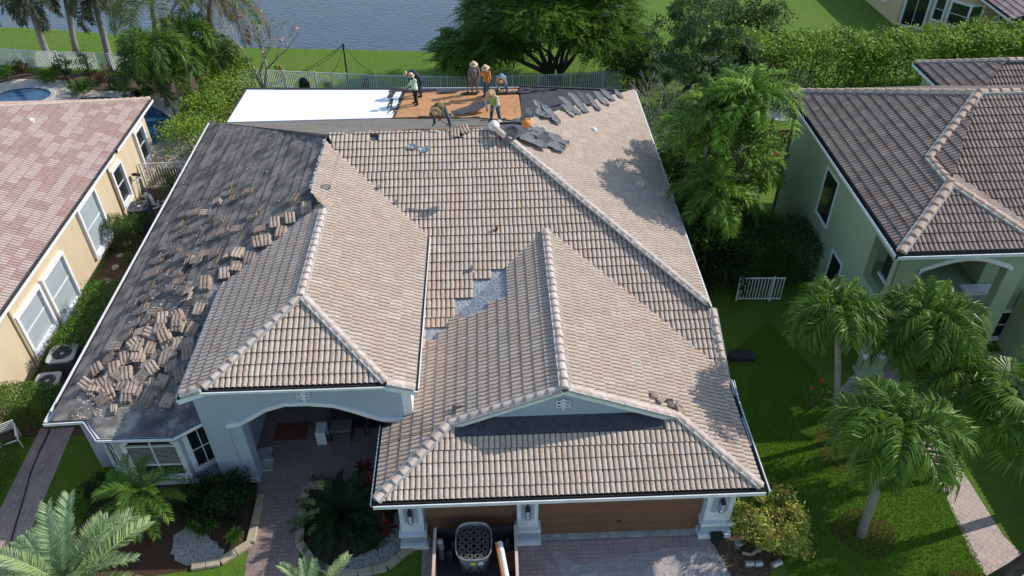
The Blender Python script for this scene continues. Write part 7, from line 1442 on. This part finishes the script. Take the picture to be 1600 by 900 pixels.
person(fl(775, 194), 2.6, pose(chest=(0, .16, 1.22), neck=(0, .26, 1.38), head=(0, .36, 1.46), shL=(-.19, .2, 1.33), shR=(.19, .2, 1.33), elL=(-.3, .32, 1.08), elR=(.28, .34, 1.06), wrL=(-.16, .52, .92), wrR=(.1, .54, .9), knL=(-.2, .08, .5), knR=(.2, .0, .5), anL=(-.26, .02, .09), anR=(.3, -.1, .09), face=(0, .6, -.8)), cream, jean, 'worker in bright lime vest and straw hat pulling a dark sheet', vest=lime, hat=1.1)
pr, PP = person(fl(691, 199), 2.85, bent(dz=-.02, spread=.3, reach=(.55, .62)), olive, jean, 'worker in olive shirt bending with a shovel under a round straw hat', hat=1.15)
a = (PP['wrL']+PP['wrR'])/2; t = empty('shovel', a, 'long handled shovel held by the bending worker in olive', 'shovel'); tip = zB.hit(700, 196)+Vector((0, 0, .06)); st_ = a+(a-tip).normalized()*.35
mb = MB(); mb.tube([st_, tip], .018, 6); mb.build('handle', M['wood_red'], t); mb = MB(); d = (tip-st_).normalized(); mb.beam(tip-d*.02, tip+d*.25, .2, .02); mb.build('blade', M['ac_dark'], t)
q = floor(731, 147); mb = MB(); mb.tube([q+Vector((0, 0, .03)), q+Vector((0, .05, 1.15))], .02, 6); mb.box(q+Vector((0, 0, .06)), (.16, .04, .16)); setp(mb.build('scraper_bar', M['wood_red'], None), 'upright scraper bar beside the worker in the grey shirt', 'tool')
q = floor(632, 158); mb = MB(); mb.tube([q+Vector((-.3, .2, .1)), q+Vector((.35, -.1, .75))], .02, 6); setp(mb.build('pry_bar', M['black'], None), 'dark pry bar in the hands of the lime shirted worker', 'tool')
# ================================================================ labels that tell repeats apart
def bylab(txt): return [o for o in COL.objects if o.get('label') == txt]
kx = lambda o: sum((v.co.x for v in o.data.vertices))/len(o.data.vertices)
ky = lambda o: sum((v.co.y for v in o.data.vertices))/len(o.data.vertices)
relabel(bylab(top_l), '{} torn felt slab from the left along the rear right roof edge', kx)
relabel(bylab('torn piece of dark felt heaped right of the orange plywood'), '{} torn felt piece from the left in the heap right of the orange plywood', kx)
relabel(bylab('slab of felt lying over the hip just below the workers'), '{} felt slab from the left lying over the hip just below the workers', kx)
relabel(bylab('ragged strip of black felt along the edge of the orange plywood'), '{} ragged black felt strip from the left round the edge of the orange plywood', kx)
relabel(bylab('rumpled strip of felt along the lower border of the orange plywood'), '{} rumpled felt strip from the left along the lower border of the plywood', kx)
relabel(bylab('crumpled felt at the corner between white roof and bare slope'), '{} crumpled felt scrap from the left where white roof meets bare slope', kx)
relabel(bylab('small scrap of flashing on the upper front slope'), '{} small metal scrap from the left on the upper front slope', kx)
relabel(bylab('flat stone in the row along the foot of the tan wall'), '{} flat stone from the front in the row along the foot of the tan wall', ky)
rolls = bylab('dark roll standing upright in the clear tub'); rolls.sort(key=ky)
for r_ in range(5):
    for i, o in enumerate(sorted(rolls[r_*4:r_*4+4], key=kx)): o['label'] = '%s dark roll from the left in the %s row from the front, clear tub' % (ORD[i], ORD[r_])
relabel([o for o in COL.objects if str(o.get('label', '')).startswith('broken tile piece on the right garage slope')], '{} broken tile piece from the left on the right garage slope', lambda o: o.location.x)
# loose tiles: tell the stacks apart by where on the slope they lie
for grp, nm_ in (('loose tiles in neat stacks on the upper left slope', 'upper bare slope'), ('loose tiles beside the porch ridge', 'slope beside the porch ridge'), ('loose tiles in the jumbled bottom pile', 'jumbled bottom pile')):
    ob = [o for o in COL.objects if o.get('group') == grp and o['label'] != 'x']; ys = sorted(o.location.y for o in ob)
    bands = 7 if 'upper' in grp or 'bottom' in grp else 4; per = len(ob)/bands
    for bnd in range(bands):
        part = sorted(ob, key=lambda o: o.location.y)[int(bnd*per):int((bnd+1)*per)]; part.sort(key=lambda o: o.location.x); stacks = []
        for o in part:
            for s_ in stacks:
                if (s_[0].location-o.location).length < .33: s_.append(o); break
            else: stacks.append([o])
        for k, s_ in enumerate(stacks):
            s_.sort(key=lambda o: o.location.z)
            for i, o in enumerate(s_): o['label'] = '%s tile, %s stack from the left, %s row up the %s' % ('only' if len(s_) == 1 else 'bottom' if i == 0 else 'topmost' if i == len(s_)-1 else ORD[i], ORD[min(k, 19)], ORD[bnd], nm_)
